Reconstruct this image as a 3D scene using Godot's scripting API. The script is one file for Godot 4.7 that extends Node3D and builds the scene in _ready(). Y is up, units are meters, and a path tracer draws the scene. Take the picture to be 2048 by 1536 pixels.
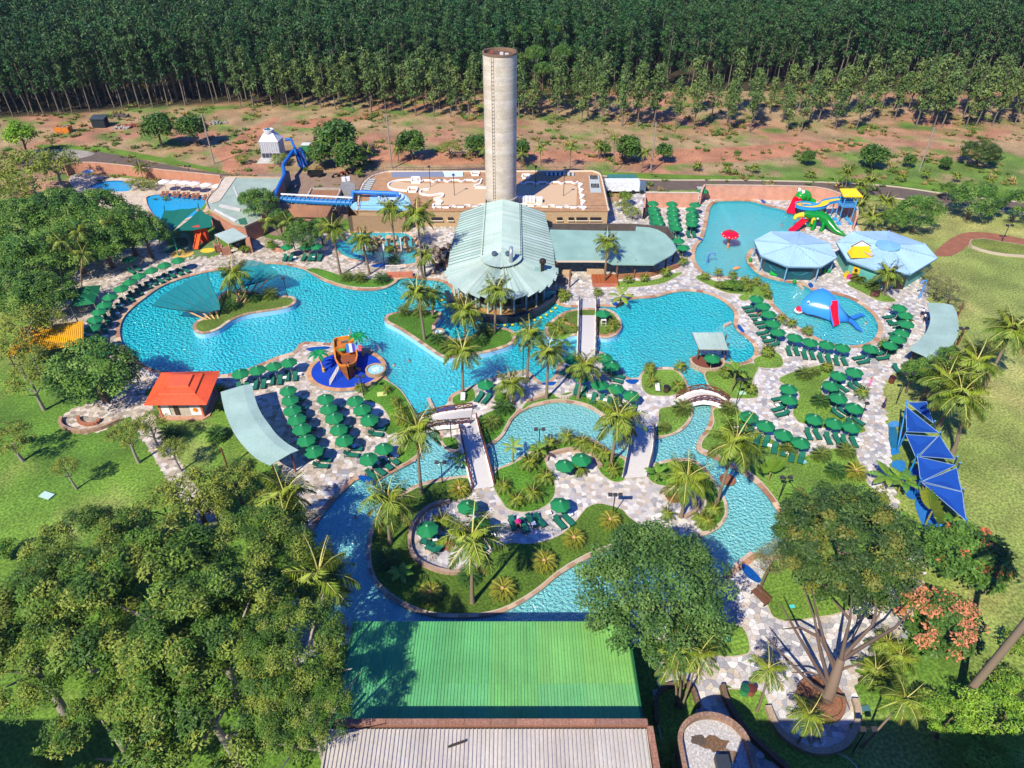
extends Node3D
# Survey of a water park: x to the right of the photograph, z towards the camera, metres.
var rng := RandomNumberGenerator.new()
var M := {}
var ORD := ["first","second","third","fourth","fifth","sixth","seventh","eighth","ninth","tenth","eleventh","twelfth","thirteenth","fourteenth","fifteenth","sixteenth","seventeenth","eighteenth","nineteenth","twentieth"]

func L(a: Array) -> PackedVector2Array:
	var o := PackedVector2Array()
	for i in range(0,a.size(),2):
		o.append(Vector2(a[i],a[i+1]))
	return o

func L3(a: Array) -> PackedVector3Array:
	var o := PackedVector3Array()
	for i in range(0,a.size(),3):
		o.append(Vector3(a[i],a[i+1],a[i+2]))
	return o

func C(r: float, g: float, b: float, gain := 0.8) -> Color:   # the colour a sunlit surface shows, turned into a base colour
	var l := Color(r / 255.0,g / 255.0,b / 255.0).srgb_to_linear()
	return Color(l.r*gain,l.g*gain,l.b*gain)

func up(p: Vector2,y := 0.0) -> Vector3:
	return Vector3(p.x,y,p.y)

func smooth(p: PackedVector2Array,n := 4,closed := true) -> PackedVector2Array:
	var o := PackedVector2Array()
	var k := p.size()
	for i in (k if closed else k - 1):
		var a := p[(i - 1+k) % k] if closed or i > 0 else p[0]
		var b := p[i]
		var c := p[(i+1) % k]
		var d := p[(i+2) % k] if closed or i+2 < k else p[k - 1]
		for j in n:
			o.append(b.cubic_interpolate(c,a,d,float(j) / n))
	if not closed:
		o.append(p[k - 1])
	return o

func grow(p: PackedVector2Array,d: float) -> PackedVector2Array:
	var best := PackedVector2Array()
	for q in Geometry2D.offset_polygon(p,d,Geometry2D.JOIN_ROUND):
		if q.size() > best.size():
			best = q
	var o := PackedVector2Array()
	for v in best:
		if o.is_empty() or o[o.size() - 1].distance_to(v) > 0.12:
			o.append(v)
	return o

func area(p: PackedVector2Array) -> float:
	var s := 0.0
	for i in p.size():
		s += p[i].cross(p[(i+1) % p.size()])
	return s*0.5

func bounds(p: PackedVector2Array) -> Rect2:
	var r := Rect2(p[0],Vector2.ZERO)
	for v in p:
		r = r.expand(v)
	return r

func ring2(c: Vector2,rx: float,ry: float,n := 24,turn := 0.0) -> PackedVector2Array:
	var o := PackedVector2Array()
	for i in n:
		var a := TAU*i / n+turn
		o.append(c+Vector2(cos(a)*rx,sin(a)*ry))
	return o

class MB:
	var v := PackedVector3Array()
	var n := PackedVector3Array()
	var c := PackedColorArray()
	var col := Color.WHITE
	func t(a: Vector3,b: Vector3,d: Vector3,out := Vector3.ZERO) -> void:
		var m := (d - a).cross(b - a)
		if m.length_squared() < 1e-14:
			return
		m = m.normalized()
		if out != Vector3.ZERO and m.dot(out) < 0.0:
			var s := b
			b = d
			d = s
			m = -m
		v.append(a); v.append(b); v.append(d)
		n.append(m); n.append(m); n.append(m)
		c.append(col); c.append(col); c.append(col)
	func q(a: Vector3,b: Vector3,d: Vector3,e: Vector3,out := Vector3.ZERO) -> void:
		t(a,b,d,out)
		t(a,d,e,out)
	func ts(a: Vector3,b: Vector3,d: Vector3,na: Vector3,nb: Vector3,nd: Vector3) -> void:
		var m := (d - a).cross(b - a)
		if m.length_squared() < 1e-14:
			return
		if m.dot(na+nb+nd) < 0.0:
			v.append(a); v.append(d); v.append(b)
			n.append(na); n.append(nd); n.append(nb)
		else:
			v.append(a); v.append(b); v.append(d)
			n.append(na); n.append(nb); n.append(nd)
		c.append(col); c.append(col); c.append(col)
	func box(at: Vector3,size: Vector3,b := Basis.IDENTITY) -> void:
		var h := size*0.5
		for ax in 3:
			var i := b[ax]*h[ax]
			var j := b[(ax+1) % 3]*h[(ax+1) % 3]
			var k := b[(ax+2) % 3]*h[(ax+2) % 3]
			for s in [1.0,-1.0]:
				q(at+i*s - j - k,at+i*s+j - k,at+i*s+j+k,at+i*s - j+k,i*s)
	func beam(a: Vector3,b: Vector3,w: float,h: float) -> void:
		var d := b - a
		var l := d.length()
		if l < 1e-5:
			return
		d /= l
		var side := d.cross(Vector3.UP)
		if side.length() < 0.01:
			side = Vector3.RIGHT
		side = side.normalized()
		box((a+b)*0.5,Vector3(l,h,w),Basis(d,side.cross(d).normalized(),side))
	func tube(p: PackedVector3Array,r: Array,sides := 6,cap := true) -> void:
		var prev := PackedVector3Array()
		var pn := PackedVector3Array()
		var side := Vector3.ZERO
		for i in p.size():
			var d := (p[mini(i+1,p.size() - 1)] - p[maxi(i - 1,0)]).normalized()
			if side == Vector3.ZERO:
				side = d.cross(Vector3(0.31,0.2,0.93)).normalized()
			side = (side - d*side.dot(d)).normalized()
			var o := d.cross(side)
			var ra: float = r[mini(i,r.size() - 1)]
			var now := PackedVector3Array()
			var nn := PackedVector3Array()
			for k in sides:
				var m := side*cos(TAU*k / sides)+o*sin(TAU*k / sides)
				now.append(p[i]+m*ra)
				nn.append(m)
			if i > 0:
				for k in sides:
					var l := (k+1) % sides
					ts(prev[k],prev[l],now[l],pn[k],pn[l],nn[l])
					ts(prev[k],now[l],now[k],pn[k],nn[l],nn[k])
			if cap and (i == 0 or i == p.size() - 1) and ra > 0.005:
				var outd := -d if i == 0 else d
				for k in range(1,sides - 1):
					t(now[0],now[k],now[k+1],outd)
			prev = now
			pn = nn
	func lathe(at: Vector3, prof: PackedVector2Array, seg := 24, squash := Vector2.ONE) -> void:   # profile of (radius, height)
		for i in prof.size() - 1:
			var a := prof[i]
			var b := prof[i+1]
			var e := b - a
			var m := Vector2(e.y,-e.x).normalized()
			for k in seg:
				var u := TAU*k / seg
				var w := TAU*(k+1) / seg
				var cu := Vector3(cos(u)*squash.x,0,sin(u)*squash.y)
				var cw := Vector3(cos(w)*squash.x,0,sin(w)*squash.y)
				var nu := (Vector3(cos(u),0,sin(u))*m.x+Vector3.UP*m.y).normalized()
				var nw := (Vector3(cos(w),0,sin(w))*m.x+Vector3.UP*m.y).normalized()
				var p0 := at+cu*a.x+Vector3.UP*a.y
				var p1 := at+cw*a.x+Vector3.UP*a.y
				var p2 := at+cw*b.x+Vector3.UP*b.y
				var p3 := at+cu*b.x+Vector3.UP*b.y
				ts(p0,p1,p2,nu,nw,nw)
				ts(p0,p2,p3,nu,nw,nu)
	func flat(p: PackedVector2Array,y: float) -> void:
		var ix := Geometry2D.triangulate_polygon(p)
		for i in range(0,ix.size(),3):
			t(Vector3(p[ix[i]].x,y,p[ix[i]].y),Vector3(p[ix[i+1]].x,y,p[ix[i+1]].y),Vector3(p[ix[i+2]].x,y,p[ix[i+2]].y),Vector3.UP)
	func prism(p: PackedVector2Array,y0: float,y1: float,top := true) -> void:
		if top:
			flat(p,y1)
		var s := 0.0
		for i in p.size():
			s += p[i].cross(p[(i+1) % p.size()])
		for i in p.size():
			var a := p[i]
			var b := p[(i+1) % p.size()]
			var e := b - a
			var o := Vector3(e.y,0,-e.x)*(1.0 if s > 0.0 else -1.0)
			q(Vector3(a.x,y0,a.y),Vector3(b.x,y0,b.y),Vector3(b.x,y1,b.y),Vector3(a.x,y1,a.y),o)
	func leaf(p: Vector3,d: Vector3,nrm: Vector3,ln: float,w: float,k: Color) -> void:
		var s := d.cross(nrm).normalized()*w*0.5
		var mid := p+d*ln*0.5+nrm*ln*0.08
		var tip := p+d*ln
		var m := (d.cross(s)).normalized()
		if m.dot(nrm) < 0.0:
			m = -m
		var a := mid+s
		var b := mid - s
		var f := (tip - p).cross(a - p)
		if f.dot(m) < 0.0:
			var x := a
			a = b
			b = x
		v.append(p); v.append(a); v.append(tip); v.append(p); v.append(tip); v.append(b)
		for i in 6:
			n.append(m)
			c.append(k)
	func mesh() -> ArrayMesh:
		var a := []
		a.resize(Mesh.ARRAY_MAX)
		a[Mesh.ARRAY_VERTEX] = v
		a[Mesh.ARRAY_NORMAL] = n
		a[Mesh.ARRAY_COLOR] = c
		var o := ArrayMesh.new()
		if v.size():
			o.add_surface_from_arrays(Mesh.PRIMITIVE_TRIANGLES,a)
		return o

const UP := Vector3.UP
const DN := Vector3.DOWN
const O3 := Vector3.ZERO
func V3(x: float,y: float,z: float) -> Vector3: return Vector3(x,y,z)
func V2(x: float,y: float) -> Vector2: return Vector2(x,y)
func A3(a: Array) -> PackedVector3Array: return PackedVector3Array(a)
func A2(a: Array) -> PackedVector2Array: return PackedVector2Array(a)

func put(called: String,mesh: Mesh,m: Material,parent: Node = null,at := O3) -> MeshInstance3D:
	var o := MeshInstance3D.new()
	o.name = called
	o.mesh = mesh
	o.material_override = m
	o.position = at
	(parent if parent else self).add_child(o,true)
	return o

func part(called: String,b: MB,m: Material,parent: Node = null) -> MeshInstance3D:
	return put(called,b.mesh(),m,parent)

func tag(o: Node,label := "",category := "",group := "",kind := "") -> Node:
	if label: o.set_meta("label",label)
	if category: o.set_meta("category",category)
	if group: o.set_meta("group",group)
	if kind: o.set_meta("kind",kind)
	return o

func thing(called: String,label: String,category: String,at := O3,turn := 0.0,group := "") -> Node3D:
	var o := Node3D.new()
	o.name = called
	add_child(o,true)
	o.position = at
	o.rotation.y = turn
	tag(o,label,category,group)
	return o

func copy(src: Node3D,label: String,at: Vector3,turn := 0.0,size := 1.0) -> Node3D:
	var o: Node3D = src.duplicate()
	o.name = src.get_meta("stem")
	add_child(o,true)
	o.position = at
	o.rotation.y = turn
	o.scale = Vector3.ONE*size
	o.set_meta("label",label)
	o.remove_meta("stem")
	return o

func noise_tex(seed_: int,freq: float,lo: float,hi: float,size := 512,octaves := 4,kind := FastNoiseLite.TYPE_SIMPLEX_SMOOTH,normal := false,bump := 4.0) -> NoiseTexture2D:
	var f := FastNoiseLite.new()
	f.seed = seed_
	f.noise_type = kind
	f.frequency = freq
	f.fractal_octaves = octaves
	if octaves == 1:
		f.fractal_type = FastNoiseLite.FRACTAL_NONE
	var t := NoiseTexture2D.new()
	t.width = size
	t.height = size
	t.seamless = true
	t.generate_mipmaps = false
	t.as_normal_map = normal
	t.bump_strength = bump
	if not normal:
		var g := Gradient.new()
		g.set_color(0,Color(lo,lo,lo))
		g.set_color(1,Color(hi,hi,hi))
		t.color_ramp = g
	t.noise = f
	return t

func mat(key: String, rough := 0.85, tex: Texture2D = null, metres := 4.0, tex2: Texture2D = null, metres2 := 17.0) -> StandardMaterial3D:   # vertex colours times one or two world-mapped patterns
	var m := StandardMaterial3D.new()
	m.resource_name = key
	m.vertex_color_use_as_albedo = true
	m.roughness = rough
	m.metallic_specular = 0.4
	if tex:
		m.albedo_texture = tex
		m.uv1_triplanar = true
		m.uv1_world_triplanar = true
		m.uv1_scale = Vector3.ONE / metres
	if tex2:
		m.detail_enabled = true
		m.detail_blend_mode = BaseMaterial3D.BLEND_MODE_MUL
		m.detail_albedo = tex2
		m.detail_uv_layer = BaseMaterial3D.DETAIL_UV_2
		m.uv2_triplanar = true
		m.uv2_world_triplanar = true
		m.uv2_scale = Vector3.ONE / metres2
	M[key] = m
	return m

func nb(k: Color) -> MB:
	var b := MB.new()
	b.col = k
	return b

func vary(k: Color,by := 0.12) -> Color:
	var f := 1.0+rng.randf_range(-by,by)
	return Color(k.r*f*(1.0+rng.randf_range(-by,by)*0.3),k.g*f,k.b*f*(1.0+rng.randf_range(-by,by)*0.3))

func _ready() -> void:
	rng.seed = 20417
	var cam := Camera3D.new()
	cam.name = "camera"
	cam.fov = 56.78
	cam.near = 0.5
	cam.far = 3000.0
	cam.position = V3(0,60,0)
	cam.rotation_degrees = V3(-37.4,0,0)
	add_child(cam)
	cam.current = true
	var we := WorldEnvironment.new()
	we.name = "environment"
	var env := Environment.new()
	var sm := ProceduralSkyMaterial.new()
	sm.sky_top_color = Color(0.16,0.36,0.75)
	sm.sky_horizon_color = Color(0.62,0.74,0.88)
	sm.sky_curve = 0.12
	sm.ground_bottom_color = Color(0.25,0.3,0.2)
	sm.ground_horizon_color = Color(0.5,0.55,0.5)
	sm.sky_energy_multiplier = 1.0
	var sky := Sky.new()
	sky.sky_material = sm
	env.background_mode = Environment.BG_SKY
	env.sky = sky
	env.tonemap_mode = Environment.TONE_MAPPER_LINEAR
	env.tonemap_exposure = 1.65
	env.fog_enabled = true
	env.fog_light_color = Color(0.72,0.8,0.88)
	env.fog_density = 0.00006
	env.sdfgi_enabled = true
	env.ssao_enabled = true
	env.ssil_enabled = true
	we.environment = env
	add_child(we)
	var sun := DirectionalLight3D.new()
	sun.name = "sun"
	sun.light_color = Color(1.0,0.965,0.9)
	sun.light_energy = 1.6
	sun.light_angular_distance = 0.5
	sun.shadow_enabled = true
	add_child(sun)
	sun.look_at_from_position(O3,V3(0.53*0.695,-0.719,-0.85*0.695))
	materials()
	setting()
	buildings()
	park_things()
	planting()
	people()

func materials() -> void:
	var fine := noise_tex(1,0.02,0.8,1.0,512,5)
	var blot := noise_tex(2,0.012,0.86,1.0,512,4)
	var grass := noise_tex(3,0.06,0.5,1.0,1024,5)
	var patch := noise_tex(4,0.01,0.74,1.0,512,4)
	mat("matte",0.9,fine,3.0,blot,13.0)
	mat("paint",0.45,blot,5.0)
	mat("gloss",0.22)
	mat("plain",0.7)
	mat("stone",0.85,fine,1.6)
	mat("soil",0.95,grass,26.0,patch,37.0)
	mat("lawn",0.95,grass,22.0,patch,31.0)
	mat("rock",0.9,noise_tex(9,0.03,0.66,1.0,512,5,FastNoiseLite.TYPE_CELLULAR),3.0,fine,2.0)
	mat("roof",0.6,noise_tex(5,0.015,0.9,1.0,512,4),2.5,blot,29.0)
	mat("metal",0.35).metallic = 0.5
	mat("cloth",0.8,fine,1.0)
	var cl: StandardMaterial3D = M["cloth"]
	cl.backlight_enabled = true
	cl.backlight = Color(0.25,0.25,0.25)
	var net := mat("net",0.85)
	net.transparency = BaseMaterial3D.TRANSPARENCY_ALPHA
	net.albedo_color = Color(1,1,1,0.8)
	var lf := mat("leaf",0.55)
	lf.backlight_enabled = true
	lf.backlight = Color(0.45,0.45,0.4)
	lf.metallic_specular = 0.35
	mat("bark",0.9,fine,0.8)
	var tile_ripple_light := noise_tex(6,0.075,0.6,1.0,512,2,FastNoiseLite.TYPE_CELLULAR)  # tile mottle whose pale cells also paint ripple light into the pool floor
	mat("pool_tile",0.5,tile_ripple_light,7.0,blot,23.0)
	var speck := noise_tex(8,0.12,0.62,1.0,512,1,FastNoiseLite.TYPE_CELLULAR)
	mat("mosaic",0.5,speck,9.0)
	var wave := noise_tex(7,0.05,0,1,1024,3,FastNoiseLite.TYPE_SIMPLEX_SMOOTH,true,9.0)
	for w in [["deep_water",Color(0.03,0.60,0.66),0.62,2.6,31.0],["river_water",Color(0.27,0.68,0.65),0.5,1.8,24.0],["kids_water",Color(0.03,0.60,0.66),0.5,2.2,28.0],["still_water",Color(0.01,0.42,0.72),0.6,0.3,22.0],["foam_water",Color(0.35,0.72,0.85),0.7,0.9,22.0]]:
		var m := StandardMaterial3D.new()
		m.resource_name = w[0]
		m.transparency = BaseMaterial3D.TRANSPARENCY_ALPHA
		var k: Color = w[1]
		k = k.linear_to_srgb()
		m.albedo_color = Color(k.r,k.g,k.b,w[2])
		m.roughness = 0.06
		m.normal_enabled = true
		m.normal_texture = wave
		m.normal_scale = w[3]
		m.uv1_triplanar = true
		m.uv1_world_triplanar = true
		m.uv1_scale = Vector3.ONE / float(w[4])
		M[w[0]] = m

var water_line := PackedVector2Array()
var kids_line := PackedVector2Array()
var fall_line := PackedVector2Array()
var plaza := PackedVector2Array()
var islands: Array[PackedVector2Array] = []
var lawns: Array[PackedVector2Array] = []

func struct(called: String,b: MB,m: Material,parent: Node = null) -> MeshInstance3D:
	var o := part(called,b,m,parent)
	if parent == null:
		o.set_meta("kind","structure")
	return o

func slab(called: String,p: PackedVector2Array,holes: Array,m: Material,k: Color,y := 0.0,depth := 1.7) -> void:
	# ground sheet with thickness, pools cut out
	var b := nb(k)
	var keyed := p
	for h: PackedVector2Array in holes:
		keyed = keyhole(keyed,h)
	b.flat(keyed,y)
	b.col = k
	var o := struct(called,b,m)
	o.set_meta("kind","structure")

func keyhole(outer: PackedVector2Array,hole: PackedVector2Array) -> PackedVector2Array:
	var h := hole.duplicate()
	if (area(outer) > 0.0) == (area(h) > 0.0):
		h.reverse()
	var hi := 0
	for i in h.size():
		if h[i].x > h[hi].x:
			hi = i
	var s := h[hi]
	var order := range(outer.size())
	order.sort_custom(func(a,b): return outer[a].distance_squared_to(s) < outer[b].distance_squared_to(s))
	var oi := -1
	for cand in order:
		var e := outer[cand]
		var ok := true
		for k in outer.size():
			var k2 := (k+1) % outer.size()
			if outer[k].is_equal_approx(e) or outer[k2].is_equal_approx(e):
				continue
			if Geometry2D.segment_intersects_segment(s,e,outer[k],outer[k2]) != null:
				ok = false
				break
		if ok:
			for k in h.size():
				var k2 := (k+1) % h.size()
				if k == hi or k2 == hi:
					continue
				if Geometry2D.segment_intersects_segment(s,e,h[k],h[k2]) != null:
					ok = false
					break
		if ok:
			oi = cand
			break
	if oi < 0:
		return outer
	var o := PackedVector2Array()
	for i in oi+1:
		o.append(outer[i])
	var nudge := V2(0.0004,0.0007)
	for i in h.size()+1:
		o.append(h[(hi+i) % h.size()]+(nudge if i == h.size() else Vector2.ZERO))
	o.append(outer[oi]+nudge)
	for i in range(oi+1,outer.size()):
		o.append(outer[i])
	return o

func coping(root: Node3D,p: PackedVector2Array,width: float,y: float,step: float,singly: int,tones: Array,inside := false) -> void:
	# edge stones laid round a pool, each one cut to the curve
	var pts := p
	if (area(pts) > 0.0) == inside:
		pts = p.duplicate()
		pts.reverse()
	var total := 0.0
	var run := PackedFloat32Array([0.0])
	for i in pts.size():
		total += pts[i].distance_to(pts[(i+1) % pts.size()])
		run.append(total)
	var n := int(total / step)
	var rest := MB.new()
	var made := 0
	var k := 0
	var near := []
	var corners := []
	for i in n+1:
		var s := total*i / n
		if i == n: s = total - 0.001
		while k < pts.size() - 1 and run[k+1] < s:
			k += 1
		var a := pts[k]
		var b := pts[(k+1) % pts.size()]
		var u := (s - run[k]) / maxf(run[k+1] - run[k],0.001)
		var a0 := pts[(k - 1+pts.size()) % pts.size()]
		var b1 := pts[(k+2) % pts.size()]
		var d := ((b - a0).normalized().lerp((b1 - a).normalized(),u)).normalized()
		corners.append([a.lerp(b,u),V2(d.y,-d.x)])
	for i in n:
		near.append(i)
	near.sort_custom(func(x,z): return corners[x][0].y > corners[z][0].y)
	var alone := {}
	for i in mini(singly,n):
		alone[near[i]] = true
	for i in n:
		var a: Vector2 = corners[i][0]
		var b: Vector2 = corners[i+1][0]
		var oa: Vector2 = corners[i][1]*width
		var ob: Vector2 = corners[i+1][1]*width
		var gap := (b - a)*0.02
		var blk := MB.new() if alone.has(i) else rest
		blk.col = vary(tones[rng.randi() % tones.size()],0.16)
		var yy := y+rng.randf_range(-0.008,0.008)
		var c := [a+gap,b - gap,b - gap+ob,a+gap+oa]
		blk.q(up(c[0],yy),up(c[1],yy),up(c[2],yy),up(c[3],yy),UP)
		blk.q(up(c[0],yy),up(c[1],yy),up(c[1],yy - 0.12),up(c[0],yy - 0.12),up(-oa))
		blk.q(up(c[2],yy),up(c[3],yy),up(c[3],yy - 0.12),up(c[2],yy - 0.12),up(oa))
		if alone.has(i):
			part("coping_stone",blk,M.stone,root)
	if rest.v.size():
		part("coping_stones",rest,M.stone,root).set_meta("kind","stuff")

func basin(root: Node3D,p: PackedVector2Array,y0: float,y1: float,k: Color) -> void:
	var b := nb(k)
	var s := 1.0 if area(p) > 0.0 else -1.0
	for i in p.size():
		var e := p[(i+1) % p.size()] - p[i]
		b.q(up(p[i],y0),up(p[(i+1) % p.size()],y0),up(p[(i+1) % p.size()],y1),up(p[i],y1),V3(-e.y,0,e.x)*s)
	part("pool_wall",b,M.pool_tile,root)

func water(called: String,p: PackedVector2Array,y: float,m: Material) -> void:
	var b := MB.new()
	b.flat(p,y)
	struct(called,b,m)

func sroot(called: String) -> Node3D:
	var o := Node3D.new()
	o.name = called
	add_child(o,true)
	o.set_meta("kind","structure")
	return o

func lawn(p: PackedVector2Array,k: Color,y := 0.07,kerb := true,round := 3) -> void:
	var q := smooth(p,round) if round > 1 else p
	lawns.append(q)
	if kerb:
		var b := nb(C(206,190,168))
		b.prism(grow(q,0.14),-0.02,y - 0.02)
		struct("lawn_kerb",b,M.stone)
	var g := nb(k)
	g.prism(q,-0.01,y)
	struct("lawn",g,M.lawn)

var forest_edge := L([-185.29,-186.88,-150.94,-194.33,-139.24,-197.36,-120.8,-201.36,-102.51,-207.39,-75.75,-212.72,-56.38,-216.74,-38.83,-217.25,-3.57,-219.84,26.4,-222.48,54.16,-226.26,73.3,-229.59,123.02,-237.69,165.46,-243.15,209.31,-247.54,261.93,-251.41])
var open_row := L([-78.29,-206.91,-60.15,-207.86,-45.28,-204.11,-22.5,-199.57,-3.27,-197.79,10.28,-196.05,27.37,-191.79,40.23,-189.31,55.15,-185.68,73.52,-186.48,88.27,-187.68,108.6,-189.31,135.58,-190.96,170.74,-193.48])
func line_z(l: PackedVector2Array,x: float) -> float:
	if x <= l[0].x: return l[0].y
	for k in l.size() - 1:
		if x < l[k+1].x:
			return lerpf(l[k].y,l[k+1].y,(x - l[k].x) / (l[k+1].x - l[k].x))
	return l[l.size() - 1].y

var dirt_noise := FastNoiseLite.new()
func land_colour(x: float,z: float) -> Color:
	var n := dirt_noise.get_noise_2d(x,z)
	var n2 := dirt_noise.get_noise_2d(x*3.1+400.0,z*3.1)
	var n3 := dirt_noise.get_noise_2d(x*0.45 - 900.0,z*0.9)
	var green := C(108,152,50,1.25)
	var bright := C(130,170,60,1.25)
	var straw := C(194,164,120,1.25)
	var red := C(202,144,112,1.25)
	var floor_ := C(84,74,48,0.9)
	var near := z > -141.0 - 0.02*absf(x)
	if near:
		var g := green.lerp(bright,clampf(n*1.6+0.45,0,1))
		var dry := clampf((n2+n)*1.2 - 0.25,0,0.55)
		if x > 40.0: dry = clampf(dry+0.45+n3*0.5,0,0.92)
		return g.lerp(C(194,190,112,1.25),dry)
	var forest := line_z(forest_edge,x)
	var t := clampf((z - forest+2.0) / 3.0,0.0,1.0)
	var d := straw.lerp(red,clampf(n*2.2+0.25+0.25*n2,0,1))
	var lean := clampf((x - 30.0) / 60.0,0.0,1.0)*clampf((z+176.0) / 12.0,0.0,1.0)
	d = d.lerp(green,clampf(n2*2.6 - 0.35+lean*1.6+clampf((-x - 55.0) / 60.0,0.0,0.5),0,0.9))
	if z > -150.0 and x > 25.0:
		d = d.lerp(bright,0.75)
	var edge := exp(-pow((z - line_z(open_row,x)+1.5) / 2.2,2.0))*clampf(n2*3.0+0.7,0.0,1.0)
	d = d.lerp(C(96,150,44,1.0),edge*0.9)
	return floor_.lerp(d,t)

func setting() -> void:
	dirt_noise.seed = 77
	dirt_noise.frequency = 0.03
	dirt_noise.fractal_octaves = 4
	plaza = smooth(L([-73.21,-95.08,-76.45,-110.59,-71.91,-118.19,-67.71,-123.76,-54.74,-116.22,-49.72,-125.48,-43.89,-123.33,-33.29,-127.23,-21.96,-129.48,7.45,-129.48,22.71,-142.17,27.53,-146.46,39.89,-146.46,41.13,-149.8,53.64,-147.56,66.14,-146.18,72.33,-142.17,66.86,-125.48,71.02,-107.92,68.09,-101.22,66.51,-95.08,58.15,-84.48,54.21,-81.05,51.81,-78.02,50.15,-74.38,48.05,-67.8,45.67,-61.48,44.5,-57.77,43.63,-54.32,43.64,-50.73,43.57,-48.7,41.51,-44.89,38.23,-40.26,36.44,-38.12,34.01,-37.34,31.88,-35.83,30.15,-31.84,28.42,-29.33,25.91,-28.18,23.9,-28.34,22.86,-29.58,22.29,-31.39,21.9,-33.11,20.33,-33.86,18.83,-33.95,19.03,-31.84,19.99,-29.25,21.72,-26.63,19.14,-26.05,18.11,-28.42,16.04,-30.43,13.5,-30.52,12.66,-32.74,13.16,-37.6,10.17,-38.38,-15.26,-38.38,-18.97,-36.08,-20.85,-38.12,-21.88,-44.29,-23.01,-50.73,-23.24,-53.58,-24.94,-57.38,-27.52,-60.22,-28.8,-62.34,-33.58,-68.77,-38.42,-74.92,-40.81,-78.48,-45.99,-78.02,-50.01,-77.68,-50.11,-71.76,-51.94,-68.96,-54.68,-68,-57.54,-69.26,-59.04,-70.95,-58.24,-73.32,-54.2,-75.46,-54.3,-78.82,-60.07,-86.13,-65.97,-91.5]),3)
	water_line = smooth(L([-60.52,-92.2,-61.39,-95.08,-61.52,-97.78,-60.72,-101.7,-59.39,-105.68,-56.94,-108.45,-52.38,-111.32,-48.14,-112.43,-44.87,-113.36,-42.7,-113.92,-38.76,-112.8,-36.42,-111.5,-33.72,-108.8,-31.34,-106.88,-27.47,-104.83,-23.68,-104.33,-21.13,-105.34,-19.62,-107.4,-19.41,-108.45,-16.93,-108.62,-14.96,-107.92,-12.35,-107.57,-10.48,-105.34,-9.89,-102.84,-8.85,-99.33,-7.11,-97.02,-4.66,-95.38,-1.89,-94.79,0.87,-95.23,3.03,-96.72,4.7,-99.17,6.59,-101.38,7.42,-99.95,8.75,-99.01,10.93,-99.01,13.56,-99.33,17.51,-99.17,18.56,-101.06,20.46,-101.7,23.57,-102.03,26.39,-103.5,29.02,-104.16,31.94,-103.67,34.16,-101.7,35.32,-99.01,35.47,-96.72,34.62,-93.92,34.71,-91.78,35.58,-90.12,36.06,-88.49,35.97,-86.78,35.33,-85.23,33.97,-83.97,32.61,-83.48,30.78,-83.97,30.34,-83.35,28.91,-84.73,26.46,-85.23,25.84,-83.97,26,-82.62,26.81,-81.65,27.07,-80.57,27.26,-79.17,27.12,-77.57,26.86,-75.46,26.52,-73.32,25.75,-70.75,24.82,-68.87,23.44,-66.86,22.89,-65.37,23.17,-64.37,24.45,-63.75,25.29,-62.86,26.27,-61.91,27.61,-60.8,28.58,-59.31,29.31,-57.54,29.73,-55.82,29.91,-54.32,29.64,-52.49,29.11,-50.73,28.48,-49.17,27.68,-48.44,26.03,-48.97,25.38,-48.9,24.33,-47.92,23.1,-47.21,20.67,-45.2,17.71,-43.1,14.39,-41.09,10.32,-39.61,5.96,-38.75,-1.13,-38.49,-8.22,-38.65,-13.55,-39.5,-16.59,-40.37,-18.83,-41.83,-20.55,-43.99,-21.5,-46.13,-21.95,-48.05,-22.01,-49.91,-21.75,-52.14,-21.21,-54.24,-20.36,-56.44,-19.43,-58.17,-18.62,-59.55,-17.91,-60.22,-16.38,-59.14,-15.34,-60.05,-14.4,-60.97,-12.8,-62.17,-11.71,-63.21,-11.24,-64.55,-11.2,-66.67,-11.64,-68.57,-12.24,-70.55,-13.15,-72.9,-14.6,-75.57,-16.42,-78.02,-17.49,-79.75,-18.18,-81.17,-18.21,-82.86,-18.91,-84.73,-20.24,-86.26,-21.52,-87.3,-24.29,-88.23,-28.9,-88.76,-31.64,-88.9,-32.06,-87.17,-32.66,-86,-34.04,-85.36,-35.75,-83.85,-37.96,-82.01,-40.09,-80.81,-41.32,-80.69,-44.15,-80.69,-48.15,-81.17,-50.93,-81.89,-53.07,-83.11,-55.76,-85.36,-57.57,-87.17,-59.21,-89.57]),3)
	kids_line = smooth(L([40.83,-138.08,42.22,-140.61,44.35,-141.65,50.18,-141.52,52.29,-139.34,54.66,-137.93,56.73,-135.97,57.62,-133.67,57.21,-130.86,55.74,-127.23,52.38,-124.18,47.98,-122.07,44.8,-120.21,43.06,-117.99,42.25,-115.45,42.15,-113.17,42.78,-110.41,44.34,-108.45,47.48,-106.88,49.45,-106.36,50.55,-104.33,53.11,-103.5,56.02,-101.38,57.36,-97.63,57.09,-93.63,55.57,-90.67,53.87,-88.9,50.89,-87.9,47.54,-88.9,44.65,-92.77,43.28,-97.48,42.73,-100.27,42.93,-103.83,42.61,-106.88,40.16,-108.62,37.4,-109.33,35.01,-109.16,33.39,-111.32,33.09,-115.84,34.4,-120.62,36.04,-123.33,37.16,-126.35,38.33,-129.94,39.71,-134.63]),3)
	fall_line = L([-30.58,-126.66,-20.42,-126.44,-18.4,-123.76,-17.43,-118.19,-17.33,-113.92,-19.96,-113.55,-22.67,-114.11,-24.39,-114.49,-26.06,-115.45,-27.26,-115.07,-29.2,-115.84,-31.41,-117.7,-32.78,-120.21,-33.18,-122.28,-31.55,-123.12])
	# terrain
	var near_pools := [water_line,kids_line,fall_line]
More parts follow.
